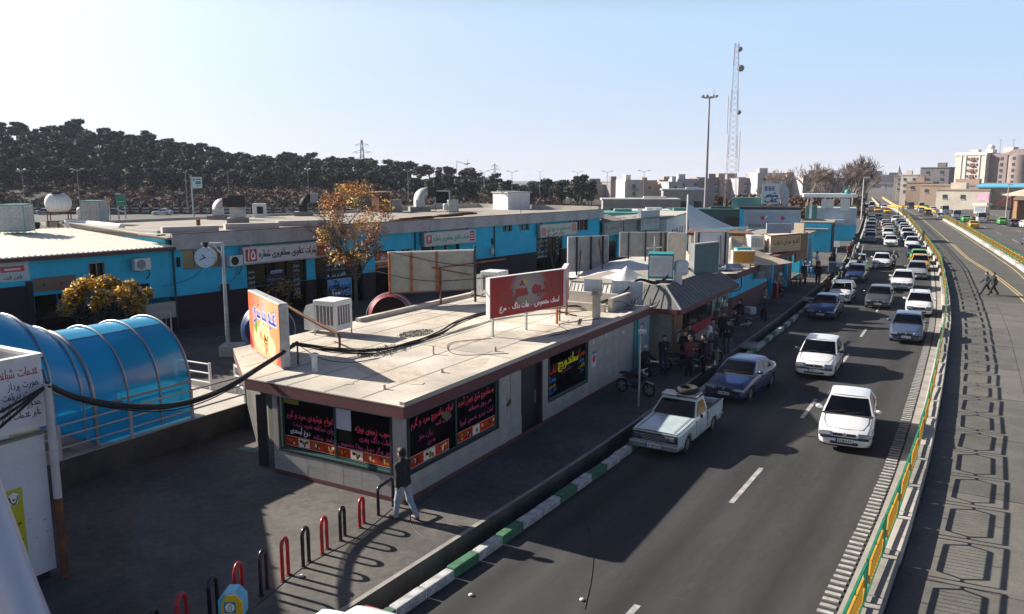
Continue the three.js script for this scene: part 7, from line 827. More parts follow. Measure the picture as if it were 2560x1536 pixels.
motorbike('motorcycle parked nearest the tin roof kiosk among the waiting men', 1.75, -17.9, 1.9); motorbike('motorcycle at the dark end of the sandwich kiosk', 1.4, -13.3, 1.4); motorbike('motorcycle behind the veiled woman by the kerb', 2.15, -20.8, 1.2); motorbike('motorcycle parked with its screen up beside the sign post', 1.6, -29.6, -0.6, 0, true); motorbike('motorcycle by the teal stall post with a rider in white', 0.85, -44.3, 0.5); motorbike('motorcycle carrying a box beside the dark navy car', 3.3, -58.6, 0.3, 0, true);
motorbike('motorcycle riding in the traffic between the white saloons', 6.6, -71.8, 0.05, RY);  motorbike('motorcycle in the kerb lane laden behind its rider', 4.3, -63.6, 0.1, RY, true);

// ---- wooded hill, expressway, distant city
const hillTop = (t) => { const P = [[-1.1, 46], [-0.75, 35], [-0.62, 27], [-0.52, 24], [-0.43, 20], [-0.36, 15], [-0.28, 12], [-0.2, 10.5], [-0.12, 8], [-0.06, 5], [0, 2.6], [0.06, 1.2], [0.1, 0.2]]; let i = 1; while (i < P.length - 1 && P[i][0] < t) i++; const [a, p] = P[i - 1], [b, q] = P[i]; return lerp(p, q, clamp((t - a) / (b - a), 0, 1)); };
const hn = gnoise(301, 24), hn2 = gnoise(302, 60);
const hillY = (t, d) => { const k = smooth(225, 395, d), top = hillTop(t), steps = 0.6 * k + 0.4 * (Math.floor(k * 5) / 5 + smooth(0.5, 1, (k * 5) % 1) / 5); return -0.7 + top * steps * (d > 395 ? 1 - 0.3 * smooth(395, 700, d) : 1) + (hn((t + 1.2) / 1.5, d / 700) - 0.5) * 2.2 * k; };
M.hillEarth = mottled(121, 60, [0.04, 0.034, 0.023], [0.024, 0.021, 0.017], 1, 0.4, { roughness: 1 }, 512, [5, 17, 61]);
struct('wooded_hill', sheet((u, v) => { const t = lerp(-1.15, 0.12, u), d = lerp(200, 720, v * v * 0.6 + v * 0.4), [x, z] = far(t, d); return [x, hillY(t, d) - (v > 0.98 ? 30 : 0), z]; }, 110, 60), M.hillEarth);
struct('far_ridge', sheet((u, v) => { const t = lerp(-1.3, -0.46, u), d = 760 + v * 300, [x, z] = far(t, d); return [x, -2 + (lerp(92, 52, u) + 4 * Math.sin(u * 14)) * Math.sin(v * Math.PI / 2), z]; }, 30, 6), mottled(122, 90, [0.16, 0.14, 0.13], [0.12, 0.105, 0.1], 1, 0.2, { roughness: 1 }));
M.grass = mottled(123, 8, [0.12, 0.115, 0.035], [0.07, 0.068, 0.026], 1, 0.3, { roughness: 1 }); M.dryGrass = mottled(124, 8, [0.13, 0.1, 0.055], [0.08, 0.063, 0.038], 1, 0.3, { roughness: 1 });
for (const [t0, t1, d0, d1, w, mat] of [[-0.72, -0.46, 256, 252, 4, 'grass'], [-0.5, -0.38, 262, 258, 4, 'grass'], [-0.6, -0.42, 246, 244, 2.5, 'grass'], [-0.36, -0.24, 271, 267, 5, 'grass'], [-0.3, -0.13, 285, 285, 9, 'dryGrass'], [-0.26, -0.06, 247, 246, 12, 'dryGrass'], [-0.2, -0.1, 265, 265, 7, 'grass'], [-0.05, 0.05, 255, 255, 8, 'dryGrass']]) struct('grass_terrace', sheet((u, v) => { const t = lerp(t0, t1, u), d = lerp(d0, d1, u) + (v - 0.5) * w * (0.5 + 0.5 * Math.sin(u * Math.PI)), [x, z] = far(t, d); return [x, hillY(t, d) + 0.35 + hn2(u, v) * 0.3, z]; }, 40, 5), M[mat]);
struct('expressway', sheet((u, v) => { const t = lerp(-1.0, 0.09, u), d = 150 + v * 34, [x, z] = far(t, d); return [x, 0.6, z]; }, 40, 1), M.roadFar);
// trees: crown of many small leaf faces gathered in clumps, tapered trunk with limbs
function crownGeo(seed, clumps, perClump, rad, leaf, flatY = 0.8) {
  seedV = seed; const pos = [], nor = [];
  for (const [cx, cy, cz, r] of clumps) for (let i = 0; i < perClump; i++) {
    const d = V3(rr(-1, 1), rr(-1, 1), rr(-1, 1)).normalize().multiplyScalar(Math.pow(rnd(), 0.4) * r), p = V3(cx + d.x, cy + d.y * flatY, cz + d.z), s = leaf * rr(0.6, 1.4);
    const a = V3(rr(-1, 1), rr(-0.6, 0.6), rr(-1, 1)).normalize(), b = V3(rr(-1, 1), rr(-1, 1), rr(-1, 1)).cross(a).normalize(); const q = [p.clone().addScaledVector(a, s), p.clone().addScaledVector(a, -s * 0.5).addScaledVector(b, s * 0.7), p.clone().addScaledVector(a, -s * 0.5).addScaledVector(b, -s * 0.7)];
    for (const w of q) { pos.push(w.x, w.y, w.z); const nn = V3(w.x - cx, w.y - cy + 0.3 * r, w.z - cz).normalize(); nor.push(nn.x, nn.y, nn.z); }
  }
  const g = new THREE.BufferGeometry(); g.setAttribute('position', new THREE.Float32BufferAttribute(pos, 3)); g.setAttribute('normal', new THREE.Float32BufferAttribute(nor, 3)); return metres(g);
}
const leafMat = (seed, a, b, tr = 0.25) => { const m = mottled(seed, 2.5, a, b, 1, 0.3); return new THREE.MeshPhysicalMaterial({ map: m.map, color: m.color, roughness: 0.9, side: THREE.DoubleSide, transmission: tr, thickness: 0 }); };
M.pineLeaf = [mottled(131, 3, [0.042, 0.07, 0.046], [0.026, 0.046, 0.034], 1, 0.3, { side: THREE.DoubleSide }), mottled(132, 3, [0.034, 0.06, 0.05], [0.022, 0.04, 0.036], 1, 0.3, { side: THREE.DoubleSide }), mottled(133, 3, [0.062, 0.07, 0.042], [0.04, 0.048, 0.03], 1, 0.3, { side: THREE.DoubleSide })]; M.bark = mottled(134, 0.6, [0.12, 0.095, 0.075], [0.08, 0.062, 0.05], 1, 0.3); M.paleBark = mottled(135, 0.8, [0.36, 0.31, 0.26], [0.22, 0.19, 0.16], 1, 0.3);
const pines = [];
for (let v = 0; v < 6; v++) {
  seedV = 900 + v * 37; const h = 7.5, cl = []; const n = 15 + v * 2, ox = rr(-0.5, 0.5), low = rr(0.32, 0.5); for (let i = 0; i < n; i++) { const a = rr(0, 6.28), k = rnd(), r = rr(0.5, 1.5), q = rr(0.2, 2.9) * (1 - k * 0.4); cl.push([Math.cos(a) * q + ox * k, h * (low + (0.98 - low) * k), Math.sin(a) * q, r]); } cl.push([0, h * 0.93, 0, 1.3]);
  const trunk = join([tube([[0, -1, 0], [rr(-0.2, 0.2), 2.5, 0.1], [rr(-0.3, 0.3), 6, 0]], 0.2, 8, 6), ...cl.slice(0, 5).map((c) => bar([0, 3.2, 0], [c[0], c[1], c[2]], 0.09, 0.03, 5))]);
  pines.push([crownGeo(700 + v, cl, 100, 1.2, 0.38, 0.7), metres(trunk)]);
}
let pineN = 0; const pinePlaces = [['high on the skyline of the hill', 'skyline'], ['on the middle of the hillside', 'slope'], ['at the foot of the wood', 'foot'], ['in the low belt of wood right of the hill', 'belt']];
function pine(t, d, s, zone, label) {
  const [x, z] = far(t, d), k = (pineN * 5 + (rnd() * 6 | 0)) % 6, o = thing('pine_tree', label ?? `dark green pine tree ${['high on the skyline of the wooded hill', 'in the mass of the wooded hillside', 'at the lower edge of the hillside wood', 'in the low belt of wood that ends the hill'][zone]}`, 'tree', [x, hillY(t, d) - 0.2, z], rnd() * 6.28, ['pines on the skyline of the hill', 'pines on the hillside', 'pines along the lower edge of the wood', 'pines in the low belt at the end of the hill'][zone]);
  if (label) delete o.userData.group; o.scale.set(s * rr(0.95, 1.25), s, s * rr(0.95, 1.25)); part('crown', pines[k][0], M.pineLeaf[(pineN * 7 + k) % 3], o, true); part('trunk', pines[k][1], M.bark, o, true); pineN++;
}
seedV = 4242;
pine(-0.54, 392, 1.75, 0, 'tall round pine standing well above the others on the hill crest'); pine(-0.505, 390, 1.4, 0, 'round topped pine right of the tallest tree on the crest'); pine(-0.455, 388, 1.5, 0, 'broad pine on the crest where the hill begins to fall'); pine(0.1, 262, 1.2, 3, 'last dark pine at the right end of the belt of wood'); pine(0.086, 258, 1.35, 3, 'large dense pine next to the right end of the wood');
for (let i = 0; i < 72; i++) { const t = -0.72 + i * 0.0098; pine(t + rr(-0.004, 0.004), rr(372, 398), rr(0.85, 1.35), 0); }
for (let r = 1; r < 3; r++) for (let i = 0; i < 20; i++) { const t = -0.72 + (i + (r % 2) * 0.5) * 0.0175 + rr(-0.006, 0.006); if (t < -0.36 - r * 0.0) pine(t, 268 + r * 14 + rr(-5, 5), rr(0.8, 1.15), 1); }
for (let r = 0; r < 5; r++) for (let i = 0; i < 34; i++) { const t = -0.72 + (i + (r % 2) * 0.5) * 0.0175 + rr(-0.006, 0.006); if (t < -0.13) pine(t, 308 + r * 15 + rr(-6, 6), rr(0.85, 1.25), 1); }
for (let i = 0; i < 38; i++) { const t = -0.36 + i * 0.0075; pine(t + rr(-0.004, 0.004), rr(293, 310), rr(0.8, 1.1), 2); }
for (let i = 0; i < 46; i++) { const t = -0.1 + i * 0.0043; pine(t + rr(-0.003, 0.003), rr(258, 330), rr(0.75, 1.2), 3); }
{ // brown scrub on the lower slopes: nobody could count it
  seedV = 77; const cl = []; for (let i = 0; i < 9; i++) cl.push([rr(-1.2, 1.2), rr(0.4, 1.6), rr(-1.2, 1.2), rr(0.5, 0.9)]); const g = crownGeo(55, cl, 60, 1, 0.2);
  const make = (name, label, mat, list) => { const im = new THREE.InstancedMesh(g, mat, list.length), q = new THREE.Matrix4(); list.forEach(([x, y, z, s], i) => im.setMatrixAt(i, q.compose(V3(x, y, z), new THREE.Quaternion().setFromAxisAngle(V3(0, 1, 0), rnd() * 6.28), V3(s, s * rr(0.7, 1.2), s)))); im.name = name; im.castShadow = im.receiveShadow = true; tag(im, label, 'scrub', null, 'stuff'); scene.add(im); };
  const put = (n, t0, t1, d0, d1, s0, s1) => Array.from({ length: n }, () => { const t = rr(t0, t1), d = rr(d0, d1), [x, z] = far(t, d); return [x, hillY(t, d) - 0.2, z, rr(s0, s1)]; });
  make('brown_scrub', 'reddish brown leafless scrub covering the lower slopes of the hill', mottled(141, 2, [0.13, 0.075, 0.06], [0.085, 0.05, 0.042], 1, 0.3, { side: THREE.DoubleSide }), [...put(520, -0.36, 0.06, 246, 294, 0.9, 2), ...put(420, -0.75, -0.3, 240, 300, 0.7, 1.6)]);
  make('dark_scrub', 'dark thicket at the foot of the hill behind the expressway', mottled(142, 2, [0.035, 0.035, 0.03], [0.022, 0.024, 0.02], 1, 0.3, { side: THREE.DoubleSide }), [...put(620, -0.78, -0.08, 216, 250, 0.9, 1.7), ...put(120, -0.1, 0.09, 228, 250, 0.8, 1.4), ...put(620, -0.78, -0.1, 290, 400, 0.9, 1.6)]);
  make('orange_undergrowth', 'orange brown undergrowth below the bare trees', mottled(143, 2, [0.17, 0.085, 0.045], [0.11, 0.06, 0.035], 1, 0.3, { side: THREE.DoubleSide }), Array.from({ length: 200 }, () => { const [x, z] = far(rr(0.27, 0.43), rr(178, 262)); return [x, -0.6, z, rr(1.2, 2.4)]; }));
}
{ // expressway parapet with brick posts, lamps, signs
  const e = thing('expressway_barrier', 'expressway barrier with brown posts and two rails behind the hall roof', 'barrier'); const P = []; for (let t = -0.8; t < 0.02; t += 0.0128) P.push(far(t, 188)); const pg = metres(box(0.7, 1.7, 0.5)); P.forEach(([x, z]) => { const m = new THREE.Mesh(pg, M.rust); m.name = 'barrier_post'; m.position.set(x, 1.3, z); m.rotation.y = 0.52; m.castShadow = true; e.add(m); });
  part('barrier_rail', P.slice(1).flatMap(([x, z], i) => [beam([P[i][0], 1.9, P[i][1]], [x, 1.9, z], 0.12, 0.22), beam([P[i][0], 1.2, P[i][1]], [x, 1.2, z], 0.12, 0.22)]), M.panelOld, e); part('barrier_wall', P.slice(1).map(([x, z], i) => beam([P[i][0], 0.3, P[i][1]], [x, 0.3, z], 0.3, 1.0)), M.tealDark, e);
  const cars = [[-0.585, 182, 'SILVER'], [-0.44, 181, 'WHITE'], [-0.5, 183, 'GUN'], [-0.27, 181, 'DARK'], [-0.16, 182, 'WHITE'], [-0.205, 183, 'BEIGE']]; cars.forEach(([t, d, k], i) => { const [x, z] = far(t, d); const c = car('pars', { SILVER, WHITE, GUN, DARK, BEIGE }[k], `${{ SILVER: 'silver', WHITE: 'white', GUN: 'grey', DARK: 'dark', BEIGE: 'beige' }[k]} car on the expressway behind the roofs, ${['far left', 'left of the water tank sign', 'between tank and far left car', 'behind the roof ducts', 'right of the orange tree', 'left of the orange tree'][i]}`, x, z, 0.52 + Math.PI / 2 + 3.14 * (i % 2)); c.position.y = 0.6; });
  const lamp0 = thing('expressway_lamp', 'twin headed expressway lamp at the far left under the hill', 'street lamp'); part('lamp_post', cyl(0.14, 0.07, 11.5, 0, 0, 0, 8), M.grey, lamp0); part('lamp_arm', [bar([0, 11.4, 0], [-1.2, 11.9, 0], 0.05), bar([0, 11.4, 0], [1.2, 11.9, 0], 0.05)], M.grey, lamp0); part('lamp_head', rbox(0.9, 0.22, 0.3, -1.5, 11.95, 0, 0.08), M.coolWhite, lamp0); part('lamp_head', rbox(0.9, 0.22, 0.3, 1.5, 11.95, 0, 0.08), M.coolWhite, lamp0);
  [[-0.612, 210, 'x'], [-0.543, 205, 'second twin headed expressway lamp from the left'], [-0.408, 215, 'twin lamp rising left of the white road sign'], [-0.355, 230, 'twin lamp against the wood right of the white road sign'], [-0.255, 260, 'twin lamp in front of the middle of the wood'], [-0.13, 255, 'twin lamp just right of the orange tree top'], [-0.098, 255, 'second twin lamp right of the orange tree'], [-0.035, 262, 'twin lamp above the fan frame on the roof'], [0.0, 262, 'twin lamp before the dark belt of wood'], [0.035, 268, 'twin lamp near the white roof hut'], [0.082, 275, 'twin lamp before the last pines'], [0.119, 262, 'twin headed lamp standing alone right of the wood'], [0.165, 240, 'twin lamp in front of the distant flats']].forEach(([t, d, l], i) => { const [x, z] = far(t, d), y = t < 0.09 ? hillY(t, d) : -0.6; if (!i) lamp0.position.set(x, y, z); else copyOf(lamp0, l, [x, y, z], rr(-0.4, 0.9)); });
  const sign = (t, d, y, w, h, label, draw, two) => { const [x, z] = far(t, d), s = thing('road_sign', label, 'road sign', [x, 0, z], faceBridge(x, z)); part('sign_post', [cyl(0.14, 0.12, y + h / 2 + 0.3, -w * (two ? 0.35 : 0.55), 0, -0.15, 8)].concat(two ? [cyl(0.1, 0.1, y + h / 2, w * 0.35, 0, -0.15, 8)] : [bar([-w * 0.55, y - h * 0.3, -0.12], [w * 0.3, y - h * 0.3, -0.12], 0.08)]), M.galv, s); part('sign_plate', box(w, h, 0.1, 0, y, -0.06), M.coolWhite, s); printPlate('sign_face', w - 0.04, h - 0.04, printMat(64, 80, draw), s, [0, y, 0.004]); return s; };
  sign(-0.394, 150, 8.0, 1.75, 2.1, 'white road sign with a green patch on a cantilever post', (c) => { c.fillStyle = '#d8dcd8'; c.fillRect(0, 0, 64, 80); c.fillStyle = '#2a8a70'; c.fillRect(22, 30, 34, 22); c.fillStyle = '#30364a'; c.fillRect(8, 12, 8, 14); c.fillRect(24, 14, 34, 6); c.fillRect(28, 60, 12, 6); });
  sign(-0.491, 150, 4.7, 1.65, 2.2, 'green direction sign above the barrier with a white band', (c) => { c.fillStyle = '#2a8a68'; c.fillRect(0, 0, 64, 80); c.fillStyle = '#182028'; c.fillRect(8, 36, 48, 7); c.fillStyle = '#cfe0d8'; c.fillRect(8, 44, 48, 4); }, true);
  sign(-0.5085, 151, 4.4, 0.8, 1.5, 'small pink orange sign left of the green direction sign', (c) => { c.fillStyle = '#c87a68'; c.fillRect(0, 0, 64, 80); c.fillStyle = '#d8b0a0'; c.fillRect(12, 20, 40, 30); }, true);
  const pylon = (t, d, h, label) => { const [x, z] = far(t, d), p = thing('power_pylon', label, 'pylon', [x, d < 500 ? hillY(t, d) : 0, z], 0.5); const w = (k) => lerp(h * 0.1, h * 0.012, Math.pow(k, 0.7)), g = [], n = 8; for (let i = 0; i < n; i++) { const a = i / n, b = (i + 1) / n; for (const [sx, sz, tx, tz] of [[-1, -1, 1, -1], [1, -1, 1, 1], [1, 1, -1, 1], [-1, 1, -1, -1]]) { g.push(beam([sx * w(a), h * a, sz * w(a)], [sx * w(b), h * b, sz * w(b)], 0.3), beam([sx * w(a), h * a, sz * w(a)], [tx * w(b), h * b, tz * w(b)], 0.16), beam([tx * w(a), h * a, tz * w(a)], [sx * w(b), h * b, sz * w(b)], 0.16)); } } part('pylon_tower', g, M.grey, p); for (const [k, l] of [[0.62, 0.15], [0.76, 0.18], [0.9, 0.13]]) part('cross_arm', [beam([-h * l, h * k, 0], [h * l, h * k, 0], 0.25), beam([-h * l, h * k, 0], [0, h * (k + 0.05), 0], 0.18), beam([h * l, h * k, 0], [0, h * (k + 0.05), 0], 0.18), ...[-1, -0.6, 0.6, 1].map((q) => bar([h * l * q, h * k, 0], [h * l * q, h * k - 1.6, 0], 0.1))], M.grey, p); return p; };
  pylon(-0.1865, 600, 38, 'large power pylon on the ridge above the wood'); pylon(-0.0215, 760, 24, 'small distant power pylon right of the ridge');
  const hh = thing('hill_aerial', 'bent aerial and pole on the skyline left of the small pylon', 'antenna', [...far(-0.07, 420)].reduce((a, v, i) => (i ? [a[0], 8, v] : [v]), [])); part('aerial', [bar([0, 0, 0], [0.6, 10.5, 0], 0.14), bar([0.6, 10, 0], [5.8, 8.6, 0], 0.12), bar([6, 0, 0], [6, 11, 0], 0.12), bar([4.6, 8.6, 0], [7.4, 9, 0], 0.3)], M.grey, hh); hh.rotation.y = 0.5;
}
// bare trees and their twigs
function branchy(seed, h, spread, depth, minR = 0.012, k0 = 0.016) { // returns [trunk+limbs geometry, twig geometry]
  seedV = seed; const thick = [], thin = []; const grow = (p, dir, len, r, lv) => { const e = p.clone().addScaledVector(dir, len); (lv < 2 ? thick : thin).push(bar(p.toArray(), e.toArray(), Math.max(r, minR), Math.max(r * 0.62, minR * 0.7), lv < 2 ? 6 : lv < 4 ? 4 : 3)); if (lv >= depth) return; const n = lv === 0 ? 5 : lv < 3 ? 4 : 3; for (let i = 0; i < n; i++) { const a = rr(0, 6.283), k = spread * rr(0.5, 1.1), d = dir.clone().addScaledVector(V3(Math.cos(a), rr(0.05, 0.5), Math.sin(a)), k).normalize(); grow(p.clone().addScaledVector(dir, len * rr(0.55, 1)), d, len * rr(0.52, 0.78), r * 0.55, lv + 1); } };
  grow(V3(0, 0, 0), V3(rr(-0.05, 0.05), 1, rr(-0.05, 0.05)).normalize(), h * 0.36, h * k0, 0); return [join(thick), join(thin)];
}
{
  const A = branchy(11, 15, 0.66, 5, 0.04, 0.018).map(metres), B = branchy(29, 14.5, 0.74, 5, 0.04, 0.018).map(metres); M.twig = mottled(151, 1, [0.25, 0.195, 0.165], [0.18, 0.14, 0.12], 1, 0.3);
  [[0.338, 205, 0.95, 0, 'bare tree above the bookshop sign, leftmost of the row'], [0.372, 190, 1.15, 1, 'tall bare tree with pale trunk behind the station canopy'], [0.394, 200, 0.95, 0, 'thin bare tree between the two tall ones'], [0.413, 188, 1.15, 1, 'bare tree left in the dense clump by the avenue'], [0.428, 192, 1.2, 0, 'bare tree in the middle of the dense clump by the avenue'], [0.439, 200, 1.05, 1, 'rightmost bare tree of the dense clump by the avenue'], [0.42, 205, 1.1, 0, 'bare tree at the back of the dense clump'], [0.31, 260, 0.6, 1, 'small bare tree in front of the distant flats'], [0.155, 330, 0.55, 0, 'small bare tree left of the cream block in the distance']].forEach(([t, d, s, k, label]) => { const [x, z] = far(t, d), g = k ? B : A, o = thing('bare_tree', label, 'tree', [x, -0.5, z], rnd() * 6.28); o.scale.setScalar(s); part('trunk', g[0], M.paleBark, o, true); part('twigs', g[1], M.twig, o, true); });
  // autumn tree before the hall
  const [tr, tw] = branchy(47, 9.6, 0.72, 5).map(metres), o = thing('autumn_tree', 'orange leaved autumn tree in front of the blue terminal hall', 'tree', [-20.9, 0, -22.4], 0.4); o.scale.setScalar(0.86); part('trunk', tr, M.bark, o, true); part('branches', tw, M.bark, o, true);
  seedV = 81; const cl = []; for (let i = 0; i < 50; i++) { const a = rr(0, 6.283), r = Math.sqrt(rnd()) * 3.3, y = rr(4.0, 9.4); cl.push([Math.cos(a) * r * (1 - Math.abs(y - 6.4) * 0.13), y, Math.sin(a) * r * (1 - Math.abs(y - 6.4) * 0.13), rr(0.45, 0.85)]); }
  M.orangeLeaf = [leafMat(152, [0.62, 0.25, 0.05], [0.42, 0.13, 0.03]), leafMat(153, [0.6, 0.42, 0.1], [0.5, 0.26, 0.06]), leafMat(154, [0.4, 0.15, 0.05], [0.26, 0.1, 0.04])]; [0, 1, 2].forEach((k) => part('leaves', crownGeo(90 + k, cl.filter((_, i) => i % 3 === k), 150, 1, 0.075, 1), M.orangeLeaf[k], o, true));
  // yellow shrub by the canopy and smaller plants
  const s = thing('yellow_shrub', 'yellow leaved shrub with drooping tufts behind the blue canopy', 'shrub', onHall(-5.5, 0.9, 3.8)); s.scale.set(0.95, 0.86, 0.95); part('stems', Array.from({ length: 9 }, (_, i) => bar([0, 0, 0], [Math.cos(i * 0.7) * 1.5, 2.6 + (i % 3) * 0.3, Math.sin(i * 0.7) * 1.2], 0.04, 0.015, 5)), M.bark, s); const yc = []; for (let i = 0; i < 46; i++) { const a = rr(0, 6.283), r = Math.sqrt(rnd()) * 2.2; yc.push([Math.cos(a) * r, 3.4 - r * 0.62 + rr(-0.3, 0.35) + 0.3 * Math.sin(a * 5), Math.sin(a) * r, rr(0.28, 0.5)]); } M.yellowLeaf = [leafMat(155, [0.72, 0.4, 0.02], [0.55, 0.27, 0.015]), leafMat(156, [0.5, 0.3, 0.03], [0.34, 0.2, 0.02])]; [0, 1].forEach((k) => part('leaves', crownGeo(190 + k, yc.filter((_, i) => i % 2 === k), 230, 1, 0.075, 1), M.yellowLeaf[k], s, true)); part('dark_leaves', crownGeo(195, yc.map(([x, y, z, r]) => [x * 0.8, y * 0.6 - 0.2, z * 0.8, r * 1.2]), 24, 1, 0.1, 1), M.pineLeaf[0], s, true);
  [[-21.8, -17.2, 1.5, 'scrubby plant with a few orange leaves against the blue wall by the clock post', 1], [-20.0, -19.6, 1.3, 'dark shrub beside the number 15 shop front', 0], [-18.4, -45.5, 2.6, 'spindly leafless shrub before the far blue wall', 2], [-25.0, -9.0, 0.9, 'low dark plant by the white planter wall', 0], [-32.5, -9.2, 1.1, 'low plant below the shop window on the left', 0]].forEach(([x, z, h, label, k], i) => { const p = thing('shrub', label, 'shrub', [x, 0.6, z]); seedV = 300 + i; part('stems', Array.from({ length: 12 }, () => { const a = rr(0, 6.28); return tube([[0, 0, 0], [Math.cos(a) * 0.3, h * 0.6, Math.sin(a) * 0.3], [Math.cos(a) * rr(0.4, 0.9), h * rr(1, 1.5), Math.sin(a) * rr(0.4, 0.9)]], 0.018, 6, 4); }), M.bark, p); part('leaves', crownGeo(310 + i, Array.from({ length: 12 }, () => [rr(-0.8, 0.8), rr(h * 0.5, h * 1.4), rr(-0.7, 0.7), 0.3]), k === 2 ? 8 : 30, 1, 0.07, 1), k === 1 ? M.yellowLeaf[1] : M.pineLeaf[1], p, true); });
}
// distant flats along the horizon and the buildings on the right
const cityMats = { a: mottled(161, 12, [0.33, 0.28, 0.25], [0.26, 0.22, 0.2], 0.8, 0.1), b: mottled(162, 12, [0.24, 0.21, 0.21], [0.19, 0.165, 0.17], 0.8, 0.1), c: mottled(163, 12, [0.62, 0.55, 0.45], [0.52, 0.46, 0.38], 0.6, 0.08), d: mottled(164, 12, [0.4, 0.29, 0.22], [0.32, 0.23, 0.18], 0.8, 0.1), e: mottled(165, 12, [0.42, 0.4, 0.42], [0.34, 0.325, 0.34], 0.8, 0.1) };
M.farWindow = flat([0.05, 0.055, 0.065], 0.3); M.farFrame = flat([0.6, 0.58, 0.55], 0.6);
const winG = metres(box(1.3, 1.4, 0.2)), winF = metres(box(1.6, 0.16, 0.3));
function block(t, d, wpx, ytop, mat, label, opt = {}) { // wpx = width as a tangent, ytop = height in metres
  const [x, z] = far(t, d), w = wpx * d, b = thing(opt.name ?? 'block_of_flats', label, opt.cat ?? 'building', [x, -0.8, z], faceBridge(x, z) + (opt.turn ?? 0.35)); const dp = opt.dp ?? 12, h = ytop + 0.8;
  part('wall', box(w, h + 7, dp, 0, h / 2 - 3.5, -dp / 2), cityMats[mat], b); part('roof_edge', box(w + 0.4, 0.5, dp + 0.4, 0, h + 0.1, -dp / 2), cityMats[opt.edge ?? mat], b); if (opt.pent !== false) part('roof_hut', box(w * 0.3, 2.2, 3, w * (rnd() - 0.5) * 0.5, h + 1.3, -dp / 2), cityMats[mat], b);
  if (opt.sunny) part('sunlit_tone_gable', box(0.3, h - 0.3, dp - 0.2, -w / 2 - 0.15, h / 2, -dp / 2), cityMats.e, b);  // paler colour stands in for sunlight on the left-hand gable
  const nx = Math.max(1, Math.floor(w / 4.2)), ny = Math.max(1, Math.floor((h - 2) / 3.2)); for (let i = 0; i < nx; i++) for (let j = 0; j < ny; j++) { const m = new THREE.Mesh(winG, M.farWindow); m.name = 'window'; m.position.set((i + 0.5) * w / nx - w / 2 + (opt.jit ?? 0.3) * (rnd() - 0.5), h - 2.2 - j * 3.2, 0.02); b.add(m); const f = new THREE.Mesh(winF, M.farFrame); f.name = 'sill'; f.position.y = -0.8; m.add(f); }
  return b;
}
seedV = 555;
[[0.085, 360, 0.03, 5.6, 'd'], [0.112, 350, 0.028, 6.2, 'a'], [0.135, 345, 0.024, 7.6, 'b'], [0.153, 330, 0.022, 8.2, 'c'], [0.172, 350, 0.022, 7.2, 'd'], [0.19, 360, 0.018, 6.2, 'a'], [0.205, 340, 0.018, 7.4, 'e'], [0.222, 350, 0.03, 8.6, 'e'], [0.248, 350, 0.03, 8.8, 'b'], [0.275, 350, 0.03, 8.6, 'a'], [0.3, 340, 0.032, 9.0, 'b'], [0.325, 330, 0.036, 11, 'e'], [0.352, 340, 0.03, 9.4, 'd'], [0.38, 320, 0.03, 10, 'b'], [0.41, 330, 0.034, 9, 'a'], [0.436, 340, 0.02, 8, 'b'], [0.1, 430, 0.05, 6.8, 'd'], [0.19, 440, 0.06, 8, 'd'], [0.27, 430, 0.08, 9.6, 'd']].forEach(([t, d, w, h, m], i) => block(t, d, w, h, m, `${{ a: 'tan', b: 'grey brown', c: 'cream sunlit', d: 'brick brown', e: 'pale grey' }[m]} block of flats in the distant skyline, ${['far left beside the wood', 'second from the wood', 'third from the wood', 'brightest of the row', 'just right of the brightest block', 'low one left of the mast', 'slim one left of the mast', 'directly left of the floodlight mast', 'directly right of the floodlight mast', 'behind the lattice tower', 'right of the lattice tower', 'tallest before the bare trees', 'behind the leftmost bare tree', 'behind the tall bare tree', 'behind the dense clump of bare trees', 'at the avenue end of the row', 'back row at the left', 'back row in the middle', 'back row at the tower'][i]}`, { sunny: i % 3 === 1 || i === 3 }));
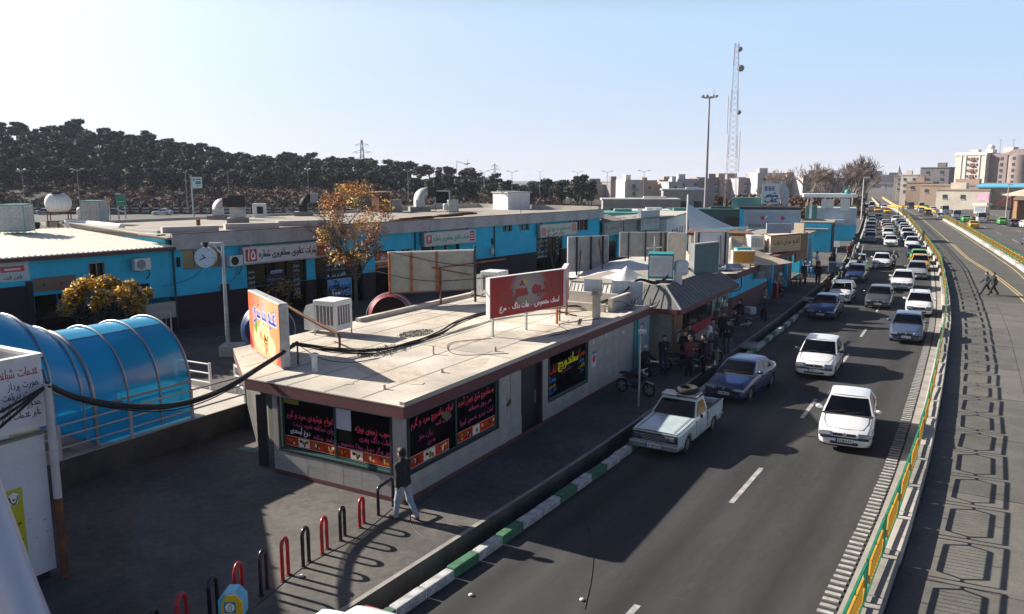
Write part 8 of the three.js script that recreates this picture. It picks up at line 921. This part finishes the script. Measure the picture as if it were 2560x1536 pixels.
{
  const [x, z] = far(0.6, 420), b = thing('apartment_tower', 'tall sunlit apartment block with white bands and a grey curved wing on the right', 'apartment block', [x, -0.8, z], faceBridge(x, z) - 0.5);
  const H = 23.5; M.aptPink = mottled(171, 10, [0.6, 0.48, 0.41], [0.52, 0.41, 0.345], 0.7, 0.08); M.aptGrey = mottled(172, 10, [0.26, 0.2, 0.19], [0.2, 0.16, 0.155], 0.8, 0.1);
  part('front_wall', box(16.5, H, 13, -12, H / 2, -6.5), M.aptPink, b); part('white_band', [box(17, 1.5, 0.5, -12, H - 0.4, 0.2), ...[-17, -14.6, -7.2, -4].map((q) => box(0.5, H - 1, 0.4, q, H / 2 - 0.5, 0.18))], M.farFrame, b); part('rear_wing', [box(9, H - 0.6, 12, 0.8, H / 2 - 0.3, -9)], M.aptGrey, b);
  part('curved_wing', [cyl(6, 6, H - 1.5, 10.5, 0, -7, 28), slab([[-5.6, 0], [5.6, 0], [4.4, 1.6], [2, 2.8], [0, 3.1], [-2, 2.8], [-4.4, 1.6]], 10).translate(10.5, H - 1.6, -12)], M.aptGrey, b);
  part('roof_tank', [ball(1.7, -4.5, H + 2.6, -5), box(4, 1.6, 4, -4.5, H + 0.8, -5)], M.white, b); part('roof_hut', [box(5, 2.6, 5, 5, H + 1.3, -6), box(4, 2.2, 3, -13, H + 0.8, -6)], M.aptPink, b); part('aerial', [bar([0, H, -5], [0, H + 7, -5], 0.14), bar([-1, H + 6, -5], [1, H + 6.4, -5], 0.1), bar([6, H + 2, -6], [6, H + 7, -6], 0.14), bar([5, H + 6, -6], [7, H + 6.2, -6], 0.1)], M.grey, b);
  for (let j = 0; j < 7; j++) { const y = H - 3.2 - j * 3.05; for (const q of [-13.3, -8.4]) { const w = new THREE.Mesh(winG, M.farWindow); w.name = 'window'; w.position.set(q, y, 0.02); b.add(w); const f = new THREE.Mesh(winF, M.farFrame); f.name = 'sill'; f.position.set(0.2, -0.8, 0.05); w.add(f); } part('balcony', [box(2.4, 1.7, 0.3, -10.9, y, 0.05), box(2.5, 0.7, 0.9, -10.9, y - 0.6, 0.5)], M.maroon, b); part('wing_window', box(1.2, 1.5, 0.3, 9.5, y, -0.98), M.farWindow, b); part('wing_window', box(1.2, 1.5, 0.3, 2.5, y, -2.9), M.farWindow, b); }
  block(0.528, 370, 0.032, 14, 'b', 'dark grey block with a gable toned pale as if sunlit, left of the apartment tower', { sunny: true, turn: -0.2 }); block(0.497, 420, 0.02, 11, 'c', 'cream low block left of the dark grey block', { turn: -0.2 }); block(0.51, 330, 0.03, 7.5, 'd', 'brown low building at the foot of the dark grey block', { turn: -0.2 }); block(0.484, 520, 0.012, 11, 'a', 'slim tan building by the end of the avenue', { turn: -0.2 }); block(0.479, 980, 0.0145, 17, 'b', 'distant tower with a small spire at the end of the avenue', { name: 'spire_tower', pent: false, turn: 0 });
  const [sx, sz] = far(0.4835, 978), sp = part('tower_spire', new THREE.ConeGeometry(2.4, 10, 8).translate(0, 0, 0), cityMats.b); sp.position.set(4, 22.5, -4); sp.name = 'spire'; scene.children.find((o) => o.name === 'spire_tower').add(sp);
  block(0.565, 262, 0.06, 5.2, 'c', 'cream arcaded house with columns on the right side of the avenue', { turn: -0.25, dp: 14, edge: 'd', name: 'house' }); block(0.56, 300, 0.09, 6.5, 'd', 'long low tan building behind the cream arcaded house', { turn: -0.25, name: 'house' });
  block(0.625, 300, 0.1, 7, 'd', 'brown building under the blue roof on the right', { turn: -0.25, pent: false, name: 'house' });
  for (const [t, d, w, h, label] of [[0.47, 1150, 0.05, 12, 'low dim block far down the avenue'], [0.44, 900, 0.04, 18, 'dim block left of the avenue end'], [0.46, 1500, 0.07, 16, 'most distant block across the avenue end']]) block(t, d, w, h, 'b', label, { turn: 0 });
  // right roadside: wall, gate booth, pavilion roof, blue roof
  const r = thing('brick_wall', 'brown brick wall with piers along the right pavement', 'wall'); for (let i = 0; i < 12; i++) { const s = 128 + i * 5.2, [px, pz, pr] = onRoad(s, 23.6); const m = part('wall_bay', [box(0.3, 2.6, 5.1, 0, 1.2, 0), box(0.5, 3.0, 0.5, 0, 1.4, 2.4)], i % 2 ? cityMats.d : M.adBrown, r); m.position.set(px, 0, pz); m.rotation.y = pr; }
  const bl = thing('blue_roof_shed', 'long shed with a bright blue metal roof below the apartment tower', 'shed', [...far(0.625, 255)].reduce((a, v, i) => (i ? [a[0], 0, v] : [v]), []), -0.15); part('wall', box(26, 6, 8, 4, 3, -4), cityMats.d, bl); part('roof', [box(28, 0.4, 9.5, 4, 6.6, -4, 0, 0.08)], M.boxBlue, bl);
  const pv = thing('pavilion', 'open pavilion with a wide tan pyramid roof at the right edge', 'pavilion', [...far(0.655, 175)].reduce((a, v, i) => (i ? [a[0], 0, v] : [v]), []), 0.1); part('roof', new THREE.ConeGeometry(10.5, 2.6, 4).rotateY(Math.PI / 4).scale(1, 1, 0.8).translate(2, 6.4, 0), M.beigeTarp, pv); part('post', [-4.5, 2, 8].map((q) => box(0.4, 5.4, 0.4, q, 2.7, 3)), M.rust, pv); part('dark_store', box(12, 4, 5, 3, 2, -2), M.adBrown, pv); part('red_mast', [beam([-7, 3, 0], [4, 9.4, 1], 0.4), box(0.8, 2, 0.8, 4.4, 10, 1)], M.busRed, pv);
  const gb = thing('gate_booth', 'white gate booth with a pink board on top by the brick wall', 'booth', [...far(0.591, 176)].reduce((a, v, i) => (i ? [a[0], 0, v] : [v]), []), -0.4); part('booth_wall', box(2.4, 1.4, 2.2, 0, 1.9, 0), M.white, gb); part('booth_window', box(2.0, 1.0, 0.1, 0, 2.1, 1.08), M.bluePane, gb); part('roof_slab', [box(3, 0.5, 2.8, 0, 3.2, 0)], M.coolWhite, gb); part('pink_board', box(2.2, 1.5, 0.3, 0.1, 4.8, 0), flat([0.7, 0.3, 0.42], 0.6), gb); part('booth_base', box(2.4, 1.2, 2.2, 0, 0.6, 0), M.adBrown, gb);
  for (const [t, d, label] of [[0.622, 168, 'lamp post before the slatted brown fence on the right'], [0.482, 330, 'lamp post on the median far down the avenue']]) { const [lx, lz] = far(t, d), l = thing('street_lamp', label, 'street lamp', [lx, 0, lz]); part('lamp_post', cyl(0.12, 0.08, 7.5, 0, 0, 0, 8), M.paleConcrete, l); part('lamp_head', box(0.9, 0.18, 0.3, 0.3, 7.5, 0), M.galv, l); }
  const fb = thing('far_footbridge', 'low footbridge crossing the avenue far away', 'footbridge', [...far(0.468, 620)].reduce((a, v, i) => (i ? [a[0], 0, v] : [v]), []), -0.1); part('bridge_deck', box(70, 1.2, 3, 0, 6, 0), cityMats.b, fb); part('bridge_pier', [-30, 0, 30].map((q) => box(1.2, 6, 1.2, q, 3, 0)), cityMats.b, fb);
}
scene.fog = new THREE.FogExp2(new THREE.Color().setRGB(0.62, 0.68, 0.8), 0.00013);

// ---- people: bodies meshed from smoothly joined tapered bones
const mcMat = new THREE.MeshStandardMaterial();
function meshField(bones, res, k = 0.035, grow = 0, cut = null) { // bones: [ax, ay, az, bx, by, bz, ra, rb]
  let lo = [9, 9, 9], hi = [-9, -9, -9]; for (const b of bones) for (let i = 0; i < 3; i++) { lo[i] = Math.min(lo[i], b[i] - b[6] - 0.07, b[i + 3] - b[7] - 0.07); hi[i] = Math.max(hi[i], b[i] + b[6] + 0.07, b[i + 3] + b[7] + 0.07); }
  const c = [0, 1, 2].map((i) => (lo[i] + hi[i]) / 2), half = Math.max(...[0, 1, 2].map((i) => (hi[i] - lo[i]) / 2)) + grow, mc = new MarchingCubes(res, mcMat, false, false, 60000); mc.isolation = 0;
  let q = 0; for (let z = 0; z < res; z++) for (let y = 0; y < res; y++) for (let x = 0; x < res; x++, q++) {
    const p = [x, y, z].map((v, i) => c[i] + ((v - res / 2) / (res / 2)) * half); let d = 1e3;
    if (p[0] < lo[0] - grow || p[0] > hi[0] + grow || p[1] < lo[1] - grow || p[1] > hi[1] + grow || p[2] < lo[2] - grow || p[2] > hi[2] + grow) { mc.field[q] = -1; continue; }
    for (const b of bones) { const ux = b[3] - b[0], uy = b[4] - b[1], uz = b[5] - b[2], wx = p[0] - b[0], wy = p[1] - b[1], wz = p[2] - b[2], L = ux * ux + uy * uy + uz * uz || 1e-9, h = Math.min(1, Math.max(0, (wx * ux + wy * uy + wz * uz) / L)), e = Math.hypot(wx - ux * h, wy - uy * h, wz - uz * h) - (b[6] + (b[7] - b[6]) * h) - grow; if (d > 900) d = e; else { const m = Math.max(k - Math.abs(d - e), 0) / k; d = Math.min(d, e) - m * m * k * 0.25; } }
    if (cut) d = Math.max(d, cut(p)); mc.field[q] = -d;
  }
  mc.update(); const n = mc.count, P = new Float32Array(n * 3), N = new Float32Array(n * 3); for (let i = 0; i < n; i++) for (let a = 0; a < 3; a++) { P[3 * i + a] = mc.positionArray[3 * i + a] * half + c[a]; N[3 * i + a] = mc.normalArray[3 * i + a]; }
  const g = new THREE.BufferGeometry(); g.setAttribute('position', new THREE.BufferAttribute(P, 3)); g.setAttribute('normal', new THREE.BufferAttribute(N, 3)); g.computeVertexNormals(); return metres(g);
}
function skeleton(o) { // facing +z; angles in radians, forward positive
  const hipY = o.hipY ?? 0.93, lean = o.lean ?? 0.03, sh = [0, hipY + 0.5 * Math.cos(lean), 0.5 * Math.sin(lean)], J = { hip: [0, hipY, 0], chest: [0, hipY + 0.36, 0.36 * Math.sin(lean) + 0.01], neck: [0, sh[1] + 0.06, sh[2]], head: [0, sh[1] + 0.2, sh[2] + 0.035 + (o.bow ?? 0)] };
  for (const s of ['L', 'R']) { const x = s === 'L' ? 1 : -1, [a, kn] = o['leg' + s], [b, el, out = 0.12] = o['arm' + s]; const k = [x * 0.11, hipY - 0.02 - 0.43 * Math.cos(a), 0.43 * Math.sin(a)], f = a - kn, an = [x * 0.11, k[1] - 0.43 * Math.cos(f), k[2] + 0.43 * Math.sin(f)], S = [x * 0.185, sh[1] - 0.02, sh[2]], e = [S[0] + x * 0.27 * Math.sin(out), S[1] - 0.27 * Math.cos(b) * Math.cos(out), S[2] + 0.27 * Math.sin(b)], g = b + el, w = [e[0] - x * 0.06 * (o.inward ?? 0.3), e[1] - 0.25 * Math.cos(g), e[2] + 0.25 * Math.sin(g)]; Object.assign(J, { ['h' + s]: [x * 0.1, hipY - 0.02, 0], ['k' + s]: k, ['a' + s]: an, ['s' + s]: S, ['e' + s]: e, ['w' + s]: w, ['g' + s]: g, ['f' + s]: f }); }
  return J;
}
const B = (a, b, r, q = r) => [...a, ...b, r, q], add = (a, x, y, z) => [a[0] + x, a[1] + y, a[2] + z];
function personGeo(o, fine) {
  const J = skeleton(o), legs = ['L', 'R'].flatMap((s) => [B(J['h' + s], J['k' + s], 0.085, 0.058), B(J['k' + s], J['a' + s], 0.055, 0.038)]), arms = ['L', 'R'].flatMap((s) => [B(J['s' + s], J['e' + s], 0.048, 0.04), B(J['e' + s], J['w' + s], 0.04, 0.028)]);
  const torso = [B(add(J.hip, -0.08, 0, 0), add(J.hip, 0.08, 0, 0), 0.105), B(add(J.hip, -0.06, 0.12, 0), add(J.chest, -0.085, 0, 0), 0.1, 0.11), B(add(J.hip, 0.06, 0.12, 0), add(J.chest, 0.085, 0, 0), 0.1, 0.11), B(add(J.sL, -0.03, -0.01, 0), add(J.sR, 0.03, -0.01, 0), 0.065)], neck = [B(add(J.neck, 0, -0.06, 0), J.head, 0.052)];
  const h = J.head, headB = [B(add(h, 0, 0.055, -0.012), add(h, 0, 0.035, -0.02), 0.088), B(add(h, 0, 0.04, 0.015), add(h, 0, -0.045, 0.03), 0.068, 0.05), B(add(h, 0, 0.02, 0.085), add(h, 0, -0.015, 0.1), 0.012, 0.016), B(add(h, 0.085, 0.02, 0), add(h, 0.087, -0.02, 0), 0.016), B(add(h, -0.085, 0.02, 0), add(h, -0.087, -0.02, 0), 0.016), B(add(h, -0.02, -0.05, 0.078), add(h, 0.02, -0.05, 0.078), 0.012)];
  const hands = ['L', 'R'].map((s) => { const x = s === 'L' ? 1 : -1, w = J['w' + s], g = J['g' + s] + 0.15, d = (q, a = 0) => [0, -Math.cos(g + a) * q, Math.sin(g + a) * q], at = (v, px, fz = 0) => [w[0] + px, w[1] + v[1] + Math.sin(g) * fz, w[2] + v[2] + Math.cos(g) * fz], o2 = [B(at(d(0.0), 0), at(d(0.075), 0), 0.022, 0.026)]; [-0.03, -0.01, 0.01, 0.03].forEach((fz, i) => { const L = [0.065, 0.08, 0.075, 0.06][i]; const p0 = at(d(0.085), 0, fz), p1 = at(d(0.085 + L * 0.5, 0.12), -x * 0.006, fz * 1.1), p2 = at(d(0.085 + L, 0.3), -x * 0.02, fz * 1.1); o2.push(B(p0, p1, 0.0105, 0.0095), B(p1, p2, 0.0095, 0.0075)); }); o2.push(B(at(d(0.03), -x * 0.01, -0.02), at(d(0.075), -x * 0.03, -0.045), 0.0125, 0.009)); return o2; });
  const res = fine ? 96 : 52, parts = {};
  parts.body = join([meshField([...torso, ...legs, ...arms, ...neck, ...headB.slice(0, 2)], res, 0.04), meshField(headB, fine ? 64 : 30, 0.02), ...hands.map((q) => meshField(q, fine ? 48 : 26, 0.008))]);
  parts.jacket = meshField([...torso.map((b) => b.slice()), ...arms, B(add(J.neck, 0, -0.05, 0), add(J.neck, 0, 0.01, 0), 0.05)], res, 0.045, 0.026, (p) => Math.max((o.hem ?? J.hip[1] - 0.1) - p[1], 0) * 4 + (p[1] < (o.hem ?? J.hip[1] - 0.1) ? 0.02 : -1));
  parts.trousers = meshField([B(add(J.hip, -0.07, 0, 0), add(J.hip, 0.07, 0, 0), 0.105), ...legs.map((b) => b.map((v, i) => (i > 5 ? v + 0.006 : v)))], res, 0.04, 0.018);
  parts.shoe = ['L', 'R'].map((s) => { const a = J['a' + s], t = J['f' + s], c = Math.cos(t), q = Math.sin(t); return meshField([B(add(a, 0, -0.03, 0), [a[0], a[1] - 0.055 * c, a[2] - 0.02], 0.045), B([a[0], a[1] - 0.055, a[2] - 0.02], [a[0] + (s === 'L' ? 0.015 : -0.015), a[1] - 0.06 + 0.17 * Math.max(0, q) * 0.4, a[2] + 0.17], 0.042, 0.034)], 28, 0.02); });
  parts.hair = meshField([B(add(h, 0, 0.075, -0.025), add(h, 0, 0.03, -0.04), 0.086), B(add(h, 0, 0.1, 0.03), add(h, 0, 0.09, -0.02), 0.062, 0.07)], fine ? 44 : 24, 0.03, 0.012, (p) => (p[2] - h[2] > 0.03 + (p[1] - h[1] - 0.06) * 1.2 ? 0.02 : -1));
  parts.eyes = [-1, 1].map((s) => ball(0.011, h[0] + s * 0.032, h[1] + 0.012, h[2] + 0.077, 1, 0.7, 0.6, 8, 6)); return parts;
}
M.skin = flat([0.42, 0.25, 0.17], 0.6); M.hair = flat([0.014, 0.011, 0.01], 0.7); M.eye = flat([0.03, 0.02, 0.02], 0.2); M.shoe = flat([0.03, 0.018, 0.018], 0.5);
const C_ = { black: mottled(181, 0.6, [0.016, 0.016, 0.018], [0.01, 0.01, 0.012], 1, 0.3), jeans: mottled(182, 0.5, [0.3, 0.34, 0.42], [0.2, 0.23, 0.3], 1, 0.2), maroon: mottled(183, 0.5, [0.14, 0.03, 0.035], [0.1, 0.02, 0.025], 1, 0.2), navy: mottled(184, 0.5, [0.03, 0.035, 0.06], [0.02, 0.024, 0.045], 1, 0.2), grey: mottled(185, 0.5, [0.14, 0.14, 0.15], [0.1, 0.1, 0.11], 1, 0.2), white: mottled(186, 0.5, [0.6, 0.6, 0.58], [0.5, 0.5, 0.49], 1, 0.1), khaki: mottled(187, 0.5, [0.26, 0.25, 0.17], [0.2, 0.19, 0.13], 1, 0.2), blue: mottled(188, 0.5, [0.18, 0.23, 0.34], [0.14, 0.18, 0.27], 1, 0.2) };
const poses = { walk: { legL: [0.26, 0.08], legR: [-0.2, 0.36], armL: [-0.2, 0.35], armR: [0.2, 0.5], lean: 0.05 }, stride: { legL: [0.5, 0.08], legR: [-0.42, 0.25], armL: [-0.4, 0.35], armR: [0.4, 0.4], lean: 0.08 }, stand: { legL: [0.03, 0.02], legR: [-0.03, 0.02], armL: [0.05, 0.25], armR: [0.35, 1.2], lean: 0.02 }, fold: { legL: [0.06, 0.06], legR: [0.0, 0.02], armL: [0.35, 1.5], armR: [0.35, 1.45], inward: 2.0, lean: 0.05 }, ride: { hipY: 0.86, legL: [1.15, 1.2], legR: [1.15, 1.2], armL: [0.9, 0.35], armR: [0.9, 0.35], lean: 0.16 } };
const geoCache = {};
function person(pose, label, x, z, turn, top, low, opt = {}) {
  const g = geoCache[pose + (opt.fine ? 'f' : '')] ??= personGeo(poses[pose], opt.fine), t = thing('person', label, 'person', [x, opt.y ?? 0, z], turn); t.scale.setScalar(opt.s ?? 1);
  part('body', g.body, M.skin, t); part('jacket', g.jacket, C_[top], t); part('trousers', g.trousers, C_[low], t); g.shoe.forEach((s) => part('shoe', s, opt.shoe ?? M.shoe, t)); part('hair', g.hair, opt.hairMat ?? M.hair, t); g.eyes.forEach((e) => part('eye', e, M.eye, t));
  if (opt.pack) part('backpack', rbox(0.3, 0.42, 0.18, 0, 1.22, -0.2, 0.06), C_.black, t); if (opt.helmet) part('helmet', [ball(0.15, 0, (poses[pose].hipY ?? 0.93) + 0.76, 0.1, 1, 1.05, 1.1, 16, 12)], opt.helmet, t); if (opt.bag) part('shoulder_bag', [rbox(0.28, 0.3, 0.12, 0.3, 0.85, 0, 0.04)], C_.black, t); return t;
}
function veiled(label, x, z, turn, top, low, s = 1) { // long coat with a headscarf over the shoulders
  const t = thing('person', label, 'person', [x, 0, z], turn); t.scale.setScalar(s);
  const g = geoCache.veil ??= { body: meshField([B([0, 1.42, 0.02], [0, 1.6, 0.03], 0.05, 0.07), B([0, 1.54, 0.06], [0, 1.6, 0.05], 0.06, 0.07), B([-0.08, 0.95, 0], [0.08, 0.95, 0], 0.1), B([0, 1.3, 0], [0, 0.95, 0], 0.1), B([0.09, 0.9, 0], [0.09, 0.1, 0], 0.07, 0.04), B([-0.09, 0.9, 0], [-0.09, 0.1, 0], 0.07, 0.04)], 40, 0.04), coat: meshField([B([-0.1, 1.3, 0], [-0.12, 0.35, 0], 0.12, 0.13), B([0.1, 1.3, 0], [0.12, 0.35, 0], 0.12, 0.13), B([0.18, 1.36, 0], [0.24, 1.1, 0.02], 0.06, 0.06), B([0.24, 1.1, 0.02], [0.1, 1.0, 0.2], 0.055, 0.045), B([-0.18, 1.36, 0], [-0.24, 1.1, 0.02], 0.06, 0.06), B([-0.24, 1.1, 0.02], [-0.1, 1.0, 0.2], 0.055, 0.045)], 48, 0.06), scarf: meshField([B([0, 1.62, 0], [0, 1.58, -0.02], 0.115), B([0, 1.55, -0.02], [0, 1.36, 0], 0.11, 0.17), B([0, 1.4, 0.05], [0, 1.2, 0.08], 0.12, 0.1)], 44, 0.05, 0, (p) => 0.075 - Math.hypot(p[0] / 1.0, (p[1] - 1.58) / 1.25, (p[2] - 0.13) / 1.0)), shoes: [-0.09, 0.09].map((q) => meshField([B([q, 0.06, -0.03], [q, 0.045, 0.13], 0.045, 0.035)], 22, 0.02)) };
  part('body', g.body, M.skin, t); part('coat', g.coat, C_[low], t); part('headscarf', g.scarf, C_[top], t); g.shoes.forEach((q) => part('shoe', q, M.shoe, t)); return t;
}
const P2 = Math.PI / 2;
person('walk', 'man in black jacket and pale jeans walking past the corner of the sandwich kiosk', 0.55, 0.72, -P2 - 0.1, 'black', 'jeans', { fine: true, s: 1.04, shoe: flat([0.12, 0.02, 0.02], 0.5) });
person('stride', 'front one of two dark clothed men striding across the busway lane', 14.3, -55.1, -P2 + 0.3, 'navy', 'black', { y: RY }); person('stride', 'rear one of two men crossing the busway, in dark brown clothes', 14.75, -54.6, -P2 + 0.5, 'black', 'black', { y: RY, s: 1.02 });
person('stand', 'man in black jacket standing nearest the red counter of the tin roof kiosk', 1.75, -18.6, 0.2, 'black', 'black'); person('fold', 'man in maroon jacket with a backpack beside the motorcycles', 2.35, -17.3, 0.9, 'maroon', 'black', { pack: true, s: 1.03 }); veiled('woman in a pale grey headscarf and dark coat facing the counter by the motorcycles', 2.3, -20.6, -0.6, 'white', 'grey'); person('stand', 'man in a dark vest with pale blue sleeves leaning by the parked dark blue car', 2.95, -19.6, -1.2, 'navy', 'khaki'); person('fold', 'dark dressed man standing furthest back behind the maroon jacket', 2.0, -22.2, 0.4, 'grey', 'black');
person('ride', 'man in a dark coat and white cap crouching by the kiosk end post', 0.55, -16.5, 1.2, 'black', 'black', { hairMat: C_.white, y: -0.35 }); person('ride', 'person sitting on the motorcycle with a raised screen near the pavement edge', 1.6, -29.7, -0.6, 'black', 'black', { y: 0.02 }); person('ride', 'rider with a silver helmet and pale coat on the motorcycle by the teal post', 0.86, -44.35, 0.5, 'khaki', 'navy', { y: 0.02, helmet: M.coolWhite });
person('stand', 'man in a white shirt seen from the side before the blue shutters', 0.55, -63.6, -1.3, 'white', 'maroon'); veiled('woman in a black chador coming out of the dark passage', 1.6, -66.5, 0.3, 'black', 'black'); person('walk', 'man in grey jacket walking beside the channel near the navy car', 3.3, -69.0, 0.1, 'grey', 'black', { s: 0.98 }); person('walk', 'man in dark clothes at the stall with brown fascia', 1.2, -52.5, 0.6, 'black', 'navy'); person('fold', 'man with a pale shirt by the water bottles', 0.75, -55.8, 1.0, 'blue', 'black');
person('ride', 'helmeted rider on the motorcycle between the white saloons', 6.6, -71.85, 0.05, 'grey', 'black', { y: RY + 0.02, helmet: C_.grey }); person('ride', 'rider in black with a patterned cap on the laden motorcycle in the kerb lane', 4.3, -63.6, 0.1, 'black', 'black', { y: RY + 0.02, helmet: C_.khaki }); person('stand', 'man getting out of the small white car with the open door', 3.95, -46.3, 0.4, 'maroon', 'black', { y: RY });
[[0.2575, 103, 'white', 'man in a white shirt under the sail, left of a pair by the taxis'], [0.285, 104, 'white', 'man in a white shirt under the sail, right of a pair by the taxis'], [0.255, 99, 'black', 'dark dressed person among the things below the white sail']].forEach(([t, d, c, label]) => { const [x, z] = far(t, d); person('stand', label, x, z, 0.4, c, 'black'); });
[[1.6, -82, 'black', 'black dressed pedestrian on the pavement beyond the passage'], [0.9, -90, 'grey', 'grey dressed pedestrian beside the teal shop'], [0.2, -98, 'navy', 'navy dressed pedestrian farther along the pavement'], [1.9, -76, 'maroon', 'pedestrian in reddish clothes near the handcart']].forEach(([x, z, c, label]) => person('walk', label, x, z, rr(-0.5, 0.5), c, 'black'));
[['fold', 1.3, -17.0, 0.7, 'black', 'navy', 'dark dressed man at the back of the group by the gate'], ['stand', 2.75, -18.2, -0.9, 'black', 'black', 'black dressed man with his back to the road between the motorcycles'], ['stand', 1.5, -20.0, 0.5, 'navy', 'black', 'navy jacketed man by the red counter beside the veiled woman'], ['fold', 2.7, -22.6, 0.1, 'black', 'grey', 'dark man in grey trousers nearest the channel behind the group'], ['walk', 1.9, -24.6, 0.3, 'black', 'black', 'man in black walking towards the group from the blue and brown kiosk'], ['walk', 2.3, -32.5, 0.2, 'navy', 'black', 'man in navy walking past the blue and brown kiosk'], ['stand', 1.7, -35.4, 1.2, 'grey', 'black', 'grey jacketed man standing by the brown base of the kiosk'], ['walk', 2.4, -52.0, 0.1, 'black', 'black', 'dark walker near the channel before the water bottles'], ['stand', 2.0, -62.2, 0.4, 'black', 'navy', 'dark man standing beside the small white plate post']].forEach(([p, x, z, r, a, b, l]) => person(p, l, x, z, r, a, b, { s: rr(0.95, 1.04) }));
{ const [x, z] = far(0.487, 178); person('stride', 'dark figure crossing the busway far away', x, z, -P2, 'black', 'black', { y: RY }); }
// pavement clutter
{
  const p = thing('sign_post', 'bare rusty sign post at the pavement edge beyond the sandwich kiosk', 'post', [2.15, 0, -11.7]); part('post', cyl(0.04, 0.035, 2.95, 0, 0, 0, 8), M.galv, p); part('bent_plate', box(0.3, 0.16, 0.03, 0.08, 2.9, 0, 0.4), M.gateSheet, p);
  const q = thing('parking_sign', 'thin post with a small white plate on the pavement before the dark passage', 'post', [2.6, 0, -60.5]); part('post', cyl(0.04, 0.035, 2.9, 0, 0, 0, 8), M.galv, q); part('plate', box(0.5, 0.55, 0.03, 0, 2.8, 0.03), M.coolWhite, q);
  const c = thing('handcart', 'dark blue boxed handcart standing on the pavement by the navy car', 'handcart', [2.75, 0, -60.2], 0.1); part('cart_box', rbox(1.4, 0.9, 0.9, 0, 0.75, 0, 0.03), M.cartBlue = flat([0.06, 0.09, 0.14], 0.6), c); part('wheel', new THREE.TorusGeometry(0.26, 0.05, 8, 20).rotateY(P2).translate(0.74, 0.3, 0), M.rubber, c); part('wheel', new THREE.TorusGeometry(0.26, 0.05, 8, 20).rotateY(P2).translate(-0.74, 0.3, 0), M.rubber, c);
  M.bottle = new THREE.MeshPhysicalMaterial({ color: new THREE.Color().setRGB(0.12, 0.3, 0.5), roughness: 0.12, transmission: 0.3, thickness: 0 }); const bg = metres(new THREE.LatheGeometry([[0, 0], [0.14, 0], [0.14, 0.34], [0.13, 0.4], [0.05, 0.46], [0.04, 0.5], [0, 0.5]].map((v) => new THREE.Vector2(...v)), 14));
  let i = 0; for (let r = 0; r < 3; r++) for (let k = 0; k < 4 - r; k++) { const row = ['bottom', 'middle', 'top'][r], o = thing('water_bottle', `large blue water bottle in the ${row} row of the stack, ${['nearest the kerb', 'second from the kerb', 'third from the kerb', 'nearest the wall'][k]}`, 'water bottle', [1.25 - k * 0.3 - r * 0.15, r * 0.5, -57.2 + (r % 2) * 0.05], 0, 'stacked water bottles'); part('bottle', bg, M.bottle, o); }
  for (const [x, z, l] of [[0.95, -42.9, 'tall red gas cylinder against the blue post'], [0.7, -43.5, 'second red gas cylinder behind the first'], [1.0, -61.8, 'red gas cylinder beside the man in the white shirt']]) { const o = thing('gas_cylinder', l, 'gas cylinder', [x, 0, z]); part('cylinder', [cyl(0.14, 0.14, 1.0, 0, 0, 0, 14), ball(0.14, 0, 1.0, 0, 1, 0.7, 1)], M.red, o); part('valve', cyl(0.04, 0.03, 0.18, 0, 1.08, 0, 8), M.steel, o); }
  const h = thing('pavement_ladder', 'folded white trestle leaning by the dark passage', 'trestle', [2.0, 0, -77.5], 0.3); part('trestle', [beam([0, 0, 0], [0.3, 1.5, 0], 0.06), beam([0.9, 0, 0], [1.2, 1.5, 0], 0.06), beam([0.3, 1.5, 0], [1.2, 1.5, 0], 0.06), beam([0.1, 0.5, 0], [1.0, 0.5, 0], 0.05)], M.white, h);
  for (const [x, z, turn, label] of [[-14.2, -17.5, 0.6, 'round red hooped play arch behind the billboard'], [-17.0, -11.4, 0.9, 'round blue phone shelter behind the food sign']]) { const o = thing('hood_shelter', label, 'shelter', [x, 0, z], turn), red = label.includes('red'); part('hood', sheet((u, v) => { const a = lerp(-0.25, 1.25, u) * Math.PI; return [Math.cos(a) * (1.25 - 0.25 * v), 1.25 + Math.sin(a) * (1.25 - 0.15 * v), (v - 0.5) * 0.9]; }, 24, 3), red ? (M.redHood ??= flat([0.16, 0.008, 0.02], 0.5, 0, { side: THREE.DoubleSide })) : (M.blueHood ??= flat([0.015, 0.04, 0.13], 0.35, 0, { side: THREE.DoubleSide })), o); part('hood_rim', new THREE.TubeGeometry(new THREE.CatmullRomCurve3(Array.from({ length: 20 }, (_, k) => { const a = lerp(-0.25, 1.25, k / 19) * Math.PI; return V3(Math.cos(a) * 1.26, 1.25 + Math.sin(a) * 1.26, 0.46); })), 40, 0.025, 6), M.galv, o); part('hood_back', new THREE.CircleGeometry(1.16, 24).translate(0, 1.25, -0.44), red ? M.darkBase : M.blueHood, o); part('stand', bar([0, 0, -0.4], [0, 1.0, -0.4], 0.06), M.galv, o); }
  const cart = thing('fruit_stall', 'long table of wares at the foot of the stall with brown fascia', 'stall table', [1.3, 0, -49.5], 0.02); part('table_top', box(0.8, 0.06, 2.6, 0, 0.8, 0), M.adBrown, cart); part('table_leg', [box(0.06, 0.8, 0.06, 0.3, 0.4, 1.2), box(0.06, 0.8, 0.06, -0.3, 0.4, 1.2), box(0.06, 0.8, 0.06, 0.3, 0.4, -1.2), box(0.06, 0.8, 0.06, -0.3, 0.4, -1.2)], M.rust, cart); for (let k = 0; k < 14; k++) part('ware', rbox(rr(0.12, 0.25), rr(0.1, 0.3), rr(0.12, 0.25), rr(-0.25, 0.25), 0.95, -1.1 + k * 0.17, 0.02), [M.red, M.boxYellow, M.coolWhite, M.cabTeal, M.orangeFace][k % 5], cart);
}

renderer.render(scene, camera);
